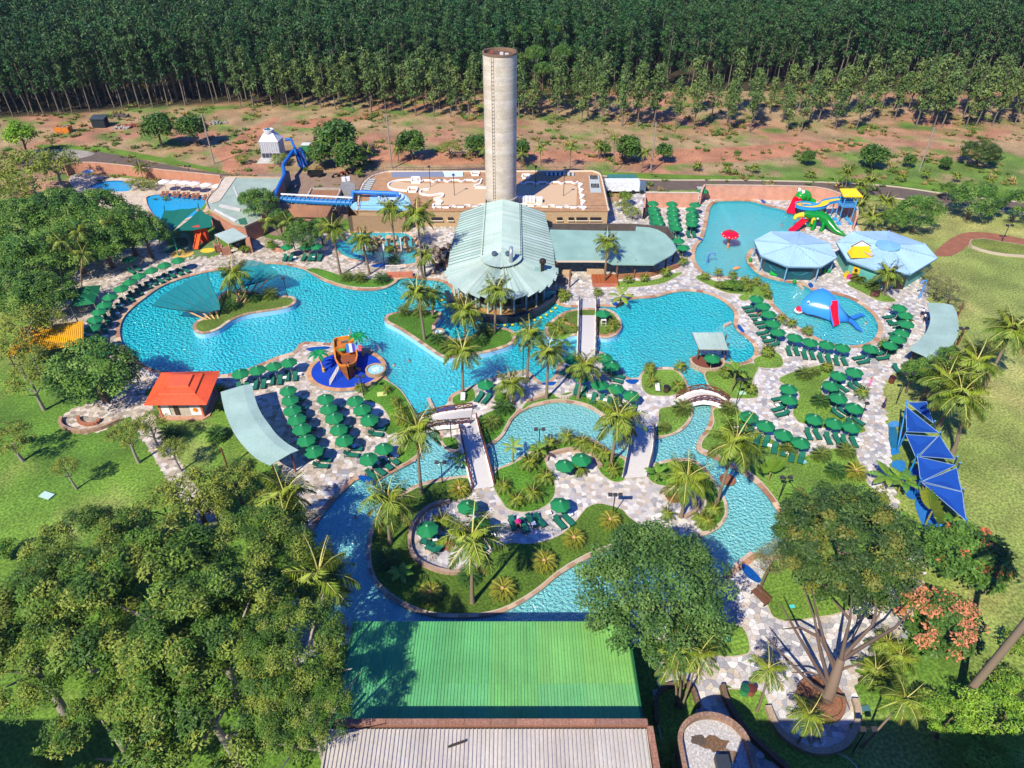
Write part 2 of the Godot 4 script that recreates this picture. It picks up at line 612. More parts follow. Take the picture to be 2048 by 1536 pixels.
	var deck := smooth(L([-99.59,-155.63,-94.8,-156.24,-84.19,-153.85,-72.72,-151.51,-63.05,-149.23,-62.06,-141.65,-62.6,-134.15,-66.68,-127.23,-73.31,-130.86,-85.2,-139.08,-94.51,-147.56]),3)
	var deep_line := smooth(L([-77.38,-143.22,-74.68,-145.37,-70.25,-144.69,-64.06,-143.22,-63.18,-139.08,-63.43,-135.36,-67.69,-130.63,-71.28,-133.2]),3)
	var splash_line := smooth(L([-92.06,-149.23,-91.28,-151.8,-88.37,-152.97,-85.11,-152.09,-83.02,-149.51,-82.81,-147,-86.59,-147]),3)
	var b := MB.new()
	var s := 2.0
	var pb := bounds(plaza)
	var db := bounds(deck)
	var cols := {}
	for ix in range(-150,150):
		for iz in range(-112,8):
			var x0 := ix*s
			var z0 := iz*s
			var inside := true
			for cpt in [V2(x0,z0),V2(x0+s,z0),V2(x0,z0+s),V2(x0+s,z0+s)]:
				if not ((pb.has_point(cpt) and Geometry2D.is_point_in_polygon(cpt,plaza)) or (db.has_point(cpt) and Geometry2D.is_point_in_polygon(cpt,deck))):
					inside = false
			if inside:
				continue
			var pt := []
			for dd in [[0,0],[1,0],[1,1],[0,1]]:
				var key := Vector2i(ix+dd[0],iz+dd[1])
				if not cols.has(key):
					cols[key] = land_colour(key.x*s,key.y*s)
				pt.append([V3(key.x*s,-0.03,key.y*s),cols[key]])
			for tri in [[0,1,2],[0,2,3]]:
				for i in tri:
					b.v.append(pt[i][0])
					b.n.append(UP)
					b.c.append(pt[i][1])
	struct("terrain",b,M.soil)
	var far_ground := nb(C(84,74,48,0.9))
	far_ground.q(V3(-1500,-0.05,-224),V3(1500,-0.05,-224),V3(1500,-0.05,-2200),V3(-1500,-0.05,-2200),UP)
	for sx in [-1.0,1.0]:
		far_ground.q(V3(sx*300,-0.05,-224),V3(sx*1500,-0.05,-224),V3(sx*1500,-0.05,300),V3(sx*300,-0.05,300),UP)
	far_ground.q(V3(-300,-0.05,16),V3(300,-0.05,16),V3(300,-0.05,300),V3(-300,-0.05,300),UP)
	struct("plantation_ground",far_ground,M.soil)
	# road and yards
	var rd := nb(C(120,104,92))
	var road_top := L([-116.04,-165.07,-112.66,-172.23,-99.99,-171.17,-83.81,-164.09,-65.72,-157.15,-45.65,-156.24,-14.27,-159.93,-2.77,-160.56,19.83,-155.63,30.68,-152.97,52.84,-152.67,74.38,-150.94,84.4,-148.67,95.52,-143.76,106.76,-140.61,123.39,-134.15])
	var road_low := L([-113.74,-160.88,-103.96,-163.76,-86.54,-160.25,-76.83,-155.63,-64.57,-153.26,-43.69,-147.56,-35.96,-152.67,-13.97,-155.63,-2.7,-155.63,19.25,-149.8,29.8,-147.28,51.7,-148.39,72.48,-145.91,81.81,-142.7,90.83,-139.59,104.03,-135.85,119.72,-128.8])
	var rp := smooth(road_top,3,false)
	var rl := smooth(road_low,3,false)
	rl.reverse()
	var whole := rp.duplicate()
	whole.append_array(rl)
	rd.flat(whole,0.0)
	struct("road",rd,M.matte)
	for line: PackedVector2Array in [smooth(L([19.29,-155.94,30.73,-153.26,52.91,-152.97,74.49,-151.23,84.52,-148.95,95.65,-144.02,106.91,-140.87,123.55,-134.39]),3,false),smooth(L([80.56,-143.22,89.29,-139.85,103.89,-135.6,119.57,-128.57]),3,false)]:
		var kb := nb(C(214,200,178))
		for i in line.size() - 1:
			kb.beam(up(line[i],0.06),up(line[i+1],0.06),0.3,0.16)
		struct("road_kerb",kb,M.stone)
	var yard := nb(C(168,140,116))
	yard.flat(L([-66.92,-155.63,-45.92,-157.45,-30.37,-159.93,-25.5,-157.76,-32.32,-144.29,-32.7,-134.63,-36.32,-123.33,-46.36,-125.48,-50.86,-134.63,-48.78,-142.17,-46.38,-149.8]),0.006)
	struct("service_yard",yard,M.matte)
	var sand := nb(C(224,214,196))
	sand.flat(smooth(L([-116.13,-171.87,-109.54,-173.29,-100.87,-170.48,-103.72,-166.4,-111.19,-167.07]),3),0.006)
	struct("pale_gravel",sand,M.soil)
	var track := nb(C(222,156,116,1.1))
	track.flat(smooth(L([-74.01,-172.58,-71.02,-175.44,-69.48,-186.88,-67.63,-191.79,-65.7,-196.92,-63.21,-197.79,-64.28,-186.88,-63.99,-172.58,-63.6,-162.47,-62.41,-155.63,-65.79,-155.63,-67.85,-164.09]),3),-0.012)
	track.flat(smooth(L([-38.82,-168.42,-32.24,-172.58,-19.9,-171.17,-2.9,-170.48,15.39,-172.58,31.87,-168.42,32.15,-162.47,18.4,-165.07,-2.81,-163.76,-19.1,-162.47,-31.13,-165.07]),3),-0.012)
	track.flat(smooth(L([33.6,-171.87,48.68,-174,71.97,-177.64,87.26,-178.38,88.63,-174,74.75,-171.17,56.14,-165.07,41.72,-163.76,33.31,-162.47]),3),-0.014)
	track.flat(smooth(L([-62.09,-193.48,-52.31,-197.79,-36.22,-199.57,-43.51,-194.33,-53.12,-189.31]),3),-0.012)
	struct("red_soil",track,M.soil)
	var brown := nb(C(172,112,84))
	brown.flat(smooth(L([77.13,-117.6,83.07,-123.76,88.42,-126.79,94.45,-125.48,100.28,-120.83,99.05,-118.79,90.92,-122.49,87.38,-122.91,83.15,-119.2,79.67,-116.81]),3),0.004)
	struct("brick_path",brown,M.matte)
	lawn(smooth(L([85.39,-121.24,88.79,-122.91,98.57,-117.99,97.39,-116.03,89.68,-116.81,86.17,-118.79]),2),C(150,165,70,1.0),0.5,true,1)
	var bright := nb(C(128,170,52,1.0))
	bright.flat(smooth(L([-118.42,-176.17,-101.62,-174.72,-82.62,-167.07,-66.99,-159.31,-65.93,-157.45,-81.34,-163.76,-99.67,-170.48,-111.62,-172.58]),3),-0.008)
	bright.flat(L([20.1,-158.38,40.22,-156.24,60.2,-155.04,82.18,-153.85,96.1,-150.37,110.1,-146.46,127.47,-140.1,124.05,-135.12,107.2,-141.39,95.92,-144.56,84.76,-149.51,74.71,-151.8,53.07,-153.55,30.82,-153.85,19.92,-156.54]),-0.008)
	struct("roadside_lawn",bright,M.lawn)
	# the paved park with its pools cut out
	slab("pavement_bed",plaza,[water_line,kids_line,fall_line],M.matte,C(216,206,194))
	slab("sun_deck",deck,[deep_line,splash_line],M.matte,C(232,212,184),0.004)
	var red_stone := [C(196,150,116),C(206,168,132),C(178,128,98),C(214,184,150),C(190,160,130)]
	var main_pool := sroot("main_pool")
	basin(main_pool,water_line,-1.5,-0.03,C(92,190,214))
	var fl := nb(C(40,196,206,0.85))
	fl.flat(bounds_poly(water_line),-1.4)
	part("pool_floor",fl,M.pool_tile,main_pool)
	var rf := nb(C(176,226,214,0.85))
	rf.flat(L([-26.79,-64.55,-11.39,-68.57,-9.35,-70.25,-1.64,-76.01,10.73,-77.12,17.69,-68.77,24.27,-74.38,27.97,-74.38,36.94,-65.01,27.47,-36.58,-21.39,-36.58]),-0.85)
	part("pool_floor",rf,M.pool_tile,main_pool)
	var shelf := nb(C(214,216,196))
	shelf.prism(smooth(L([-45.4,-115.26,-42.7,-113.92,-37.66,-112.98,-36.16,-111.14,-38.01,-110.05,-40.35,-109.69,-43.02,-111.5]),3),-1.3,-0.5)
	shelf.prism(smooth(L([-31.76,-88.09,-29.16,-89.98,-25.32,-89.71,-21.64,-88.09,-21.43,-86.78,-31.44,-86.78]),3),-1.3,-0.45)
	shelf.prism(smooth(L([33.57,-95.08,31.5,-92.91,31.72,-90.53,33.67,-89.17,35.94,-89.17,35.93,-95.08]),3),-1.3,-0.5)
	shelf.prism(smooth(L([33.05,-92.91,32.66,-91.92,33.4,-90.53,35.46,-90.25,35.43,-94.35]),3),-0.6,-0.35)
	shelf.prism(smooth(L([-19.81,-106.88,-18.92,-108.62,-10.66,-107.92,-10.48,-105.34,-12.95,-104.5,-17.99,-104.5]),3),-1.3,-0.5)
	part("pool_step",shelf,M.stone,main_pool)
	coping(main_pool,water_line,0.68,0.04,1.05,120,red_stone)
	var kp := sroot("kids_pool")
	basin(kp,kids_line,-0.8,-0.03,C(92,170,200))
	var kf := nb(C(150,226,220,1.0))
	kf.flat(bounds_poly(kids_line),-0.6)
	part("pool_floor",kf,M.mosaic,kp)
	coping(kp,kids_line,0.75,0.04,1.1,0,red_stone)
	var fp := sroot("waterfall_pool")
	basin(fp,fall_line,-0.8,-0.03,C(140,210,225))
	var ff := nb(C(160,228,226,0.9))
	ff.flat(bounds_poly(fall_line),-0.6)
	part("pool_floor",ff,M.pool_tile,fp)
	coping(fp,fall_line,0.7,0.04,1.0,0,[C(222,190,160),C(232,206,178),C(206,168,136)])
	var dp := sroot("deep_pool")
	basin(dp,deep_line,-1.5,0.0,C(30,140,215))
	basin(dp,splash_line,-1.0,0.0,C(30,110,200))
	var dfl := nb(C(20,150,226,0.85))
	dfl.flat(bounds_poly(deep_line),-1.3)
	part("pool_floor",dfl,M.pool_tile,dp)
	dfl = nb(C(30,40,150))
	dfl.flat(bounds_poly(splash_line),-0.9)
	part("pool_floor",dfl,M.pool_tile,dp)
	var slope := nb(C(60,160,225))
	slope.prism(L([-87.24,-152.67,-85.69,-152.67,-83.26,-150.08,-82.53,-148.11,-83.89,-147,-86.05,-147]),-0.95,-0.7)
	part("pool_step",slope,M.pool_tile,dp)
	coping(dp,deep_line,0.6,0.04,1.2,0,[C(236,214,184),C(226,196,164)])
	water("main_pool_water",water_line,-0.24,M.deep_water)
	water("river_water",Geometry2D.intersect_polygons(water_line,L([-28.03,-64.55,-11.39,-68.57,-9.35,-70.25,-1.64,-76.01,10.73,-77.12,17.69,-68.77,24.38,-74.92,28.09,-74.92,38.18,-65.01,28.22,-36.08,-22.18,-36.08]))[0],-0.234,M.river_water)
	water("kids_pool_water",kids_line,-0.15,M.kids_water)
	water("waterfall_pool_water",fall_line,-0.15,M.kids_water)
	water("deep_pool_water",deep_line,-0.2,M.still_water)
	water("splash_pool_water",splash_line,-0.2,M.still_water)
	# islands standing in the main pool
	var tan_ := [C(206,176,146),C(190,156,124),C(216,192,166),C(176,140,112)]
	var g1 := C(112,150,44,1.0)
	for isl in [
		["canopy_island",L([-49.07,-91.92,-48.17,-90.67,-46.65,-90.25,-44.85,-91.5,-43.76,-93.92,-42.02,-95.67,-39.5,-96.57,-36.7,-97.48,-35.28,-98.55,-35.05,-100.27,-36.26,-101.54,-38.24,-101.54,-40.81,-102.19,-42.9,-102.84,-45.65,-103.67,-47.66,-103.17,-48.31,-100.58,-47.6,-97.48,-48.36,-94.79,-49.29,-93.63]),0.6,true,C(120,150,50,1.0)],
		["wedge_island",L([-19.73,-93.63,-19.9,-95.38,-19.07,-96.27,-17.54,-96.72,-14.06,-97.02,-11.73,-96.87,-11,-95.67,-11.46,-93.63,-11.88,-92.06,-11.13,-90.53,-9.85,-89.71,-8.59,-88.9,-6.72,-89.17,-5.63,-90.25,-4.92,-91.5,-2.7,-92.06,-0.46,-91.64,0.53,-90.25,0.53,-88.49,-0.45,-87.04,-2.94,-85.62,-5.76,-84.6,-8.57,-83.97,-9.95,-83.97,-11.52,-85.36,-14.17,-88.23,-17.28,-91.5]),0.6,true,C(96,150,40,1.0)],
		["bridge_islet",L([5.01,-91.92,5.03,-90.53,5.74,-89.17,6.94,-89.03,8.09,-89.44,9.57,-89.98,11.08,-89.84,12.49,-89.57,14.34,-89.17,15.98,-90.25,16.91,-92.2,17.01,-94.35,16.53,-96.27,15.32,-97.63,13.73,-97.78,10.92,-97.78,8.46,-96.87,6.78,-95.08,5.6,-93.34]),0.5,true,C(120,150,50,1.0)],
		["central_plaza",L([-10.3,-72.17,-10.06,-73.32,-8.57,-73.95,-8.67,-75.24,-8.13,-76.34,-7.08,-77.12,-4.8,-78.59,-3.44,-79.75,-1.7,-80.57,1.14,-81.65,2.42,-81.41,4.25,-78.71,5.93,-80.34,6.2,-81.53,6.64,-83.23,7.72,-84.48,9.98,-85.36,12.26,-86.26,12.95,-86.52,14.52,-84.6,15.11,-83.48,15.73,-81.41,16.11,-79.98,17.94,-79.98,18.22,-80.93,18.75,-81.65,20.41,-82.25,22.68,-82.49,23.74,-81.65,24.32,-79.87,24.43,-77.91,24.35,-75.46,24.19,-73.32,23.55,-71.15,22.5,-69.45,21.04,-68.19,19.52,-67.52,18.07,-67.14,16.5,-67.23,14.9,-67.52,13.78,-68.77,11.29,-72.17,9.94,-73.43,8.25,-74.17,6.26,-74.49,4.63,-74.17,2.67,-73.43,0.99,-72.17,0.07,-70.85,-0.45,-69.45,-1.2,-67.52,-2.44,-65.92,-3.48,-65.28,-5.19,-64.55,-6.29,-64.37,-7.67,-64.73,-8.6,-65.65,-9.08,-66.86,-9.47,-68.57,-9.87,-70.25]),0.0,false,g1],
		["river_island",L([-5.12,-60.63,-3.83,-61.06,-2.35,-61.82,-1.75,-61.82,-0.24,-62.69,1.23,-63.92,2.48,-65.01,3.88,-65.92,5.09,-66.57,6.39,-67.23,7.92,-67.52,9.62,-67.33,10.76,-66.67,11.87,-65.28,12.94,-64.37,14.18,-63.48,15.55,-62.78,16.85,-62.51,19.3,-63.39,22.05,-63.39,23.32,-61.65,24.05,-59.55,24.38,-57.7,24.54,-56.21,24.27,-54.61,23.4,-53.07,22.3,-52.14,20.93,-51.36,19.67,-50.8,17.01,-50.39,13.75,-50.18,10.45,-49.51,7.01,-47.66,4.78,-46.07,2.87,-44.23,0.79,-42.63,-1.22,-41.6,-3.36,-41.15,-6.17,-41.09,-8.34,-41.37,-10.6,-42.29,-12.68,-43.75,-14.13,-45.38,-14.96,-47.01,-15.47,-49.24,-15.64,-51.29,-15.37,-53.36,-14.73,-55.06,-13.77,-56.36,-12.5,-58.09,-10.93,-59.23,-8.42,-60.13]),0.0,false,g1]]:
		var p := smooth(isl[1],3)
		islands.append(p)
		var root := sroot(isl[0])
		var h: float = isl[2]
		var wall := nb(C(150,206,240) if h > 0.0 else C(150,214,228))
		wall.prism(p,-1.5,h - 0.1,false)
		part("island_wall",wall,M.plain,root)
		var inner := grow(p,-0.5)
		var top := nb(isl[4] if isl[3] else C(216,206,194))
		top.prism(inner if isl[3] else p,h - 0.3,h+(0.02 if isl[3] else 0.0))
		part("island_lawn" if isl[3] else "pavement_bed",top,M.lawn if isl[3] else M.matte,root)
		coping(root,p,0.55,h+0.04,1.0,90 if isl[0] == "river_island" else 40,tan_,true)
	# lawns among the paving
	var lg := C(124,162,58,1.35)
	var ld := C(98,152,42,1.3)
	for p: PackedVector2Array in [L([-36.16,-111.5,-34.43,-112.06,-30.98,-110.23,-28.16,-108.62,-22.98,-108.1,-20.23,-108.1,-21.23,-106.02,-23.84,-105.34,-27.65,-105.85,-31.55,-107.92,-33.96,-109.87]),L([-18.09,-79.52,-15.39,-77.01,-13.11,-72.59,-12.04,-69.95,-11.59,-68,-12.56,-67.61,-14.86,-68.19,-15.76,-67.8,-16.57,-69.45,-15.82,-70.55,-17.36,-73.53,-18.62,-74.38,-19.85,-74.92,-20.37,-76.78,-18.8,-78.71]),L([-14.06,-65.92,-12.88,-67.04,-11.62,-67.04,-11.44,-64.73,-13.55,-62.34,-14.02,-64.1]),
			L([-4.61,-70.15,-4.07,-71.46,-2.58,-72.59,-1.27,-73.64,0.4,-73.32,0.4,-72.28,-0.39,-70.95,-0.9,-69.45,-1.53,-67.8,-2.64,-66.48,-3.5,-65.92,-3.92,-67.33]),L([-8.77,-67.04,-7.66,-67.33,-6.93,-66.76,-6.71,-65.19,-7.51,-65.19,-8.38,-65.92]),L([-8,-75.35,-6.71,-76.56,-5.45,-77.46,-5.03,-75.79,-5.33,-74.7,-7.56,-73.85]),L([-2.44,-75.24,-1.64,-76.56,-0.55,-76.01,-0.54,-74.49,-1.88,-74.27]),
			L([1.33,-72.8,2.29,-74.81,4.65,-76.45,6.2,-76.01,8.64,-76.78,9.65,-76.56,12.26,-75.24,14.22,-74.7,14.84,-71.56,14.65,-68.57,13.96,-69.75,11.66,-72.59,10.12,-74.06,8.3,-74.81,6.29,-75.14,4.66,-74.81,2.68,-74.06])]:
		lawn(p,ld)
	for p: PackedVector2Array in [L([18.56,-80.81,19.66,-81.53,22.55,-81.77,23.49,-81.05,24,-79.63,24.11,-77.68,23.93,-76.45,21.87,-76.01,21.15,-75.79,18.81,-76.01,18.05,-77.34,18.11,-79.17]),L([19.44,-72.38,20.11,-73.22,21.94,-73.43,23.61,-73.11,23.2,-71.36,22.17,-69.75,20.47,-68.19,18.53,-67.61,18.43,-68.19,19.18,-70.85]),
			L([27.34,-80.81,29.29,-82.86,30.78,-83.35,32.57,-82.74,34.75,-83.35,35.24,-82.25,34.25,-80.45,33.43,-78.71,33.68,-77.57,33.62,-76.34,32.87,-75.35,29.41,-75.35,28.81,-76.23,27.54,-77.57]),L([35.52,-84.6,38.49,-86.26,39.36,-84.98,38.94,-82.86,37.68,-82.25,35.49,-82.37,35.07,-83.48]),L([37.33,-79.28,39.41,-80.93,42.29,-82.13,44.48,-82.86,45.94,-82.13,44.87,-80.22,43.44,-79.05,42.53,-77.23,42.24,-74.81,42.85,-72.59,43.77,-71.15,45.16,-69.85,44.51,-68.19,38.04,-69.85,37.1,-71.15,37.22,-72.59,39,-75.46,39.02,-77.23]),
			L([26.92,-73.01,30.12,-72.8,30.75,-68.96,33.03,-66.67,35.37,-63.96,37.38,-64.46,39.92,-65.19,41.79,-65.19,42.22,-63.75,41.93,-60.97,41.74,-58.98,42.18,-57.77,42.53,-55.82,42.28,-52.85,42,-49.71,40.2,-47.4,36.59,-44.29,32.65,-41.83,28.96,-41.04,26.91,-40.7,25.49,-41.15,25.28,-42.63,25.08,-44.59,25.87,-46.13,27.28,-47.79,28.59,-48.31,29.44,-50.05,30.08,-52.14,30.46,-54.46,30.36,-56.21,29.95,-57.93,29.3,-59.8,28.34,-61.31,27.05,-62.6,25.15,-64.37,24.05,-65.01,23.61,-65.55,24.14,-66.86,25.4,-68.57,26.36,-70.55]),L([57.07,-106.28,58.27,-107.4,60.73,-105.85,62.66,-102.19,62.79,-100.74,60.88,-100.58,59.85,-101.38,58.62,-103.5]),L([17.95,-107.22,24.15,-107.83,27.13,-109.69,29.74,-110.59,28.49,-109.05,26.05,-106.93,23.52,-106.02,20.53,-105.44,17.74,-105.44]),L([31.75,-108.45,33.05,-109.69,34.66,-107.57,36.85,-107.05,40.83,-107.57,42.69,-104.16,42.8,-101.06,40.97,-101.87,38.45,-103.01,36.01,-103.57,33.67,-105.85]),L([37.83,-102.52,39.08,-102.84,39.27,-101.7,38.24,-100.9,37.54,-101.38]),
			L([18.48,-40.65,20.07,-40.21,22.08,-39.99,22.19,-37.7,21.33,-37.09,19.32,-36.99,17.71,-37.5]),L([18.88,-33.58,20.1,-33.67,22.14,-33.48,22.39,-32.2,22.52,-30.69,23.52,-29.12,24.85,-28.09,27.1,-28.01,27.8,-26.63,23.16,-26.05,21.84,-27.02,20.71,-28.83,19.53,-30.74,19.02,-32.52]),L([12.56,-30.52,12.8,-32.52,13.59,-33.58,15.76,-33.76,15.99,-31.84,15.03,-30.74,13.94,-29.46,12.98,-27.61])]:
		lawn(p,lg)
	lawn(L([-1.86,-61.23,-0.24,-62.25,1.34,-63.48,2.59,-64.55,4.11,-65.46,5.38,-66.11,6.67,-66.67,7.95,-66.95,9.51,-66.76,10.52,-66.11,11.62,-64.73,12.76,-63.83,13.7,-63.04,13.34,-60.22,13.11,-59.72,12.13,-59.47,10.94,-60.47,10.36,-61.82,9.78,-64.1,7.75,-65.01,5.43,-64.55,4.02,-63.13,4.64,-60.63,5,-58.17,4.34,-56.29,2.94,-55.14,1.13,-54.76,-0.51,-55.29,-1.26,-56.67,-1.8,-57.77,-2.18,-59.31]),ld)
	lawn(L([-8.19,-59.55,-5.33,-60.05,-4.64,-57.77,-5.96,-56.67,-7.26,-56.36,-9.23,-55.44,-10.48,-53.8,-11.12,-51.64,-10.9,-49.71,-9.95,-47.79,-8.17,-46.63,-6.53,-46.13,-4.74,-46.19,-3.23,-47.33,-1.97,-49.37,-0.21,-50.25,1.72,-50.12,3.72,-50.6,5.5,-51.57,7.1,-53.36,8.43,-55.29,9.79,-55.98,11.13,-55.67,12.41,-55.06,13.1,-53.87,15.1,-51.99,17.12,-51.01,13.84,-50.8,10.24,-50.05,6.78,-48.18,4.54,-46.51,2.63,-44.65,0.6,-43.1,-1.33,-42.06,-3.37,-41.6,-6.21,-41.54,-8.24,-41.83,-10.4,-42.75,-12.37,-44.11,-13.75,-45.57,-14.52,-47.21,-14.99,-49.24,-15.13,-51.15,-14.88,-53.07,-14.26,-54.54,-13.52,-55.75,-12.25,-57.46,-10.75,-58.66]),C(108,146,44,1.0))
	lawn(L([16.19,-60.22,16.87,-61.91,19.19,-62.78,21.75,-62.78,22.97,-61.14,23.66,-59.14,23.96,-57.38,24.12,-56.13,23.88,-54.61,23.13,-53.36,22.19,-52.64,20.94,-51.92,20.59,-52.85,21.12,-54.32,22.15,-55.98,22.04,-57.62,20.38,-58.58,17.23,-58.98]),ld)
	# left path that winds down between the trees
	var lp := nb(C(206,196,184))
	lp.flat(smooth(L([-51.46,-74.92,-49.11,-75.46,-46.02,-69.75,-42.09,-65.01,-37.16,-58.98,-32.02,-53.58,-30.89,-50.39,-32.17,-50.18,-34.55,-52.85,-38.94,-57.77,-44.21,-64.1,-48.61,-69.75]),3),0.004)
	struct("pavement_bed",lp,M.matte)
	paving()

func bounds_poly(p: PackedVector2Array) -> PackedVector2Array:
	return grow(p,0.05)

func paving() -> void:
	# crazy paving: every flagstone a clipped Voronoi cell
	var root := sroot("pavement")
	var dry := [grow(water_line,0.35),grow(kids_line,0.35),grow(fall_line,0.3)]
	var dryb := []
	for d in dry: dryb.append(bounds(d))
	var land := []
	for i in [3,4]:
		land.append(grow(islands[i],-0.35))
	var landb := []
	for d in land: landb.append(bounds(d))
	var green := []
	for l in lawns: green.append([grow(l,-0.5),bounds(l)])
	var left_path := smooth(L([-51.46,-74.92,-49.11,-75.46,-46.02,-69.75,-42.09,-65.01,-37.16,-58.98,-32.02,-53.58,-30.89,-50.39,-32.17,-50.18,-34.55,-52.85,-38.94,-57.77,-44.21,-64.1,-48.61,-69.75]),2)
	var s := 0.58
	var pb := bounds(plaza)
	var nx := int(pb.size.x / s)+3
	var nz := int(pb.size.y / s)+3
	var pts := PackedVector2Array()
	pts.resize(nx*nz)
	for j in nz:
		for i in nx:
			pts[j*nx+i] = pb.position+V2(i - 1+rng.randf_range(-0.46,0.46),j - 1+rng.randf_range(-0.46,0.46))*s
	var white := [C(222,216,208),C(206,200,194),C(190,186,184),C(228,222,212),C(172,170,172),C(214,200,182),C(236,232,224),C(198,184,168)]
	var warm := [C(210,198,180),C(224,212,196),C(192,176,154),C(204,186,166),C(178,164,144),C(230,218,204),C(160,150,136),C(214,198,176)]
	var chosen := []
	for j in range(2,nz - 2):
		for i in range(2,nx - 2):
			var p := pts[j*nx+i]
			if not Geometry2D.is_point_in_polygon(p,plaza) and not Geometry2D.is_point_in_polygon(p,left_path):
				continue
			var wet := false
			for k in dry.size():
				if dryb[k].has_point(p) and Geometry2D.is_point_in_polygon(p,dry[k]):
					wet = true
			if wet:
				for k in land.size():
					if landb[k].has_point(p) and Geometry2D.is_point_in_polygon(p,land[k]):
						wet = false
			if wet:
				continue
			var grassy := false
			for g in green:
				if g[1].has_point(p) and Geometry2D.is_point_in_polygon(p,g[0]):
					grassy = true
					break
			if not grassy:
				chosen.append(j*nx+i)
	chosen.sort_custom(func(a,b): return pts[a].y > pts[b].y)
	var rest := MB.new()
	var tone := FastNoiseLite.new()
	tone.frequency = 0.08
	for idx in chosen.size():
		var c: int = chosen[idx]
		var p := pts[c]
		var poly := [p+V2(-1,-1),p+V2(1,-1),p+V2(1,1),p+V2(-1,1)]
		for dj in range(-2,3):
			for di in range(-2,3):
				if (di == 0 and dj == 0) or absi(di)+absi(dj) > 3:
					continue
				var o := pts[c+dj*nx+di]
				var nrm := o - p
				var lim := nrm.dot((o+p)*0.5)
				var cut := []
				var m := poly.size()
				for k in m:
					var a: Vector2 = poly[k]
					var b: Vector2 = poly[(k+1) % m]
					var da := nrm.dot(a) - lim
					var dbb := nrm.dot(b) - lim
					if da <= 0.0:
						cut.append(a)
					if (da < 0.0) != (dbb < 0.0) and da != dbb:
						cut.append(a.lerp(b,da / (da - dbb)))
				poly = cut
				if poly.size() < 3:
					break
			if poly.size() < 3:
				break
		if poly.size() < 3:
			continue
		var w := clampf((-p.x - 2.0) / 26.0+tone.get_noise_2d(p.x,p.y)*0.7,0.0,1.0)
		var pal: Array = warm if rng.randf() < w else white
		var k := vary(pal[rng.randi() % pal.size()],0.1)
		var y := 0.016+rng.randf_range(0.0,0.006)
		var alone := idx < 260
		var b := MB.new() if alone else rest
		b.col = k
		var inset := []
		for v: Vector2 in poly:
			inset.append(p+(v - p)*(1.0 - 0.014 / maxf(v.distance_to(p),0.1)))
		for q in range(1,inset.size() - 1):
			b.t(up(inset[0],y),up(inset[q],y),up(inset[q+1],y),UP)
		if alone:
			for q in inset.size():
				var a2: Vector2 = inset[q]
				var b2: Vector2 = inset[(q+1) % inset.size()]
				b.q(up(a2,y),up(b2,y),up(b2,-0.01),up(a2,-0.01),up((a2+b2)*0.5 - p))
			part("flagstone",b,M.stone,root)
	part("flagstones",rest,M.stone,root).set_meta("kind","stuff")

func ribbed(b: MB,a: Vector3,e: Vector3,f: Vector3,d: Vector3,n: int,h: float) -> void:
	# corrugated sheet: ribs run from edge a-e to edge d-f
	var up_ := (f - a).cross(e - d)
	if up_.y < 0.0: up_ = -up_
	up_ = up_.normalized()
	var cross := PackedFloat32Array([0.0,0.28,0.42,0.58,0.72])
	var high := PackedFloat32Array([0.0,0.0,1.0,1.0,0.0])
	var pa := a
	var pd := d
	var base := b.col
	for i in n:
		b.col = vary(base,0.07)
		for k in range(1,6):
			var u := (i+(cross[k] if k < 5 else 1.0)) / n
			var hh := high[k]*h if k < 5 else 0.0
			var na := a.lerp(e,u)+up_*hh
			var nd := d.lerp(f,u)+up_*hh
			b.q(pa,na,nd,pd,up_)
			pa = na
			pd = nd

func wall_run(b: MB,p: PackedVector2Array,y0: float,y1: float,thick: float,closed := false) -> void:
	var n := p.size()
	for i in (n if closed else n - 1):
		var a := p[i]
		var c := p[(i+1) % n]
		var m := (c - a).normalized().orthogonal()*thick*0.5
		b.q(up(a+m,y0),up(c+m,y0),up(c+m,y1),up(a+m,y1),up(m))
		b.q(up(a - m,y0),up(c - m,y0),up(c - m,y1),up(a - m,y1),up(-m))
		b.q(up(a+m,y1),up(c+m,y1),up(c - m,y1),up(a - m,y1),UP)
		if not closed and (i == 0 or i == n - 2):
			var e := a if i == 0 else c
			b.q(up(e+m,y0),up(e - m,y0),up(e - m,y1),up(e+m,y1),up((a - c) if i == 0 else (c - a)))

func sheet(b: MB,p: PackedVector3Array,thick: float) -> void:
	# a slab over a polygon whose corners may be at different heights
	var flat2 := PackedVector2Array()
	for v in p: flat2.append(V2(v.x,v.z))
	var ix := Geometry2D.triangulate_polygon(flat2)
	var dn := DN*thick
	for i in range(0,ix.size(),3):
		b.t(p[ix[i]],p[ix[i+1]],p[ix[i+2]],UP)
		b.t(p[ix[i]]+dn,p[ix[i+1]]+dn,p[ix[i+2]]+dn,DN)
	var s := 1.0 if area(flat2) > 0.0 else -1.0
	for i in p.size():
		var a := p[i]
		var c := p[(i+1) % p.size()]
		b.q(a,c,c+dn,a+dn,V3(c.z - a.z,0,a.x - c.x)*s)

func post(parent: Node,called: String,a: Vector3,c: Vector3,r: float,k: Color,m: Material = null) -> void:
	var b := nb(k)
	b.tube(A3([a,c]),[r],7)
	part(called,b,m if m else M.plain,parent)

func buildings() -> void:
	tower()
	golf_building()
	nave()
	pavilion()
	octagons()
	west_buildings()
	kiosk_and_shades()
	foreground()
	walls()
	bridges()

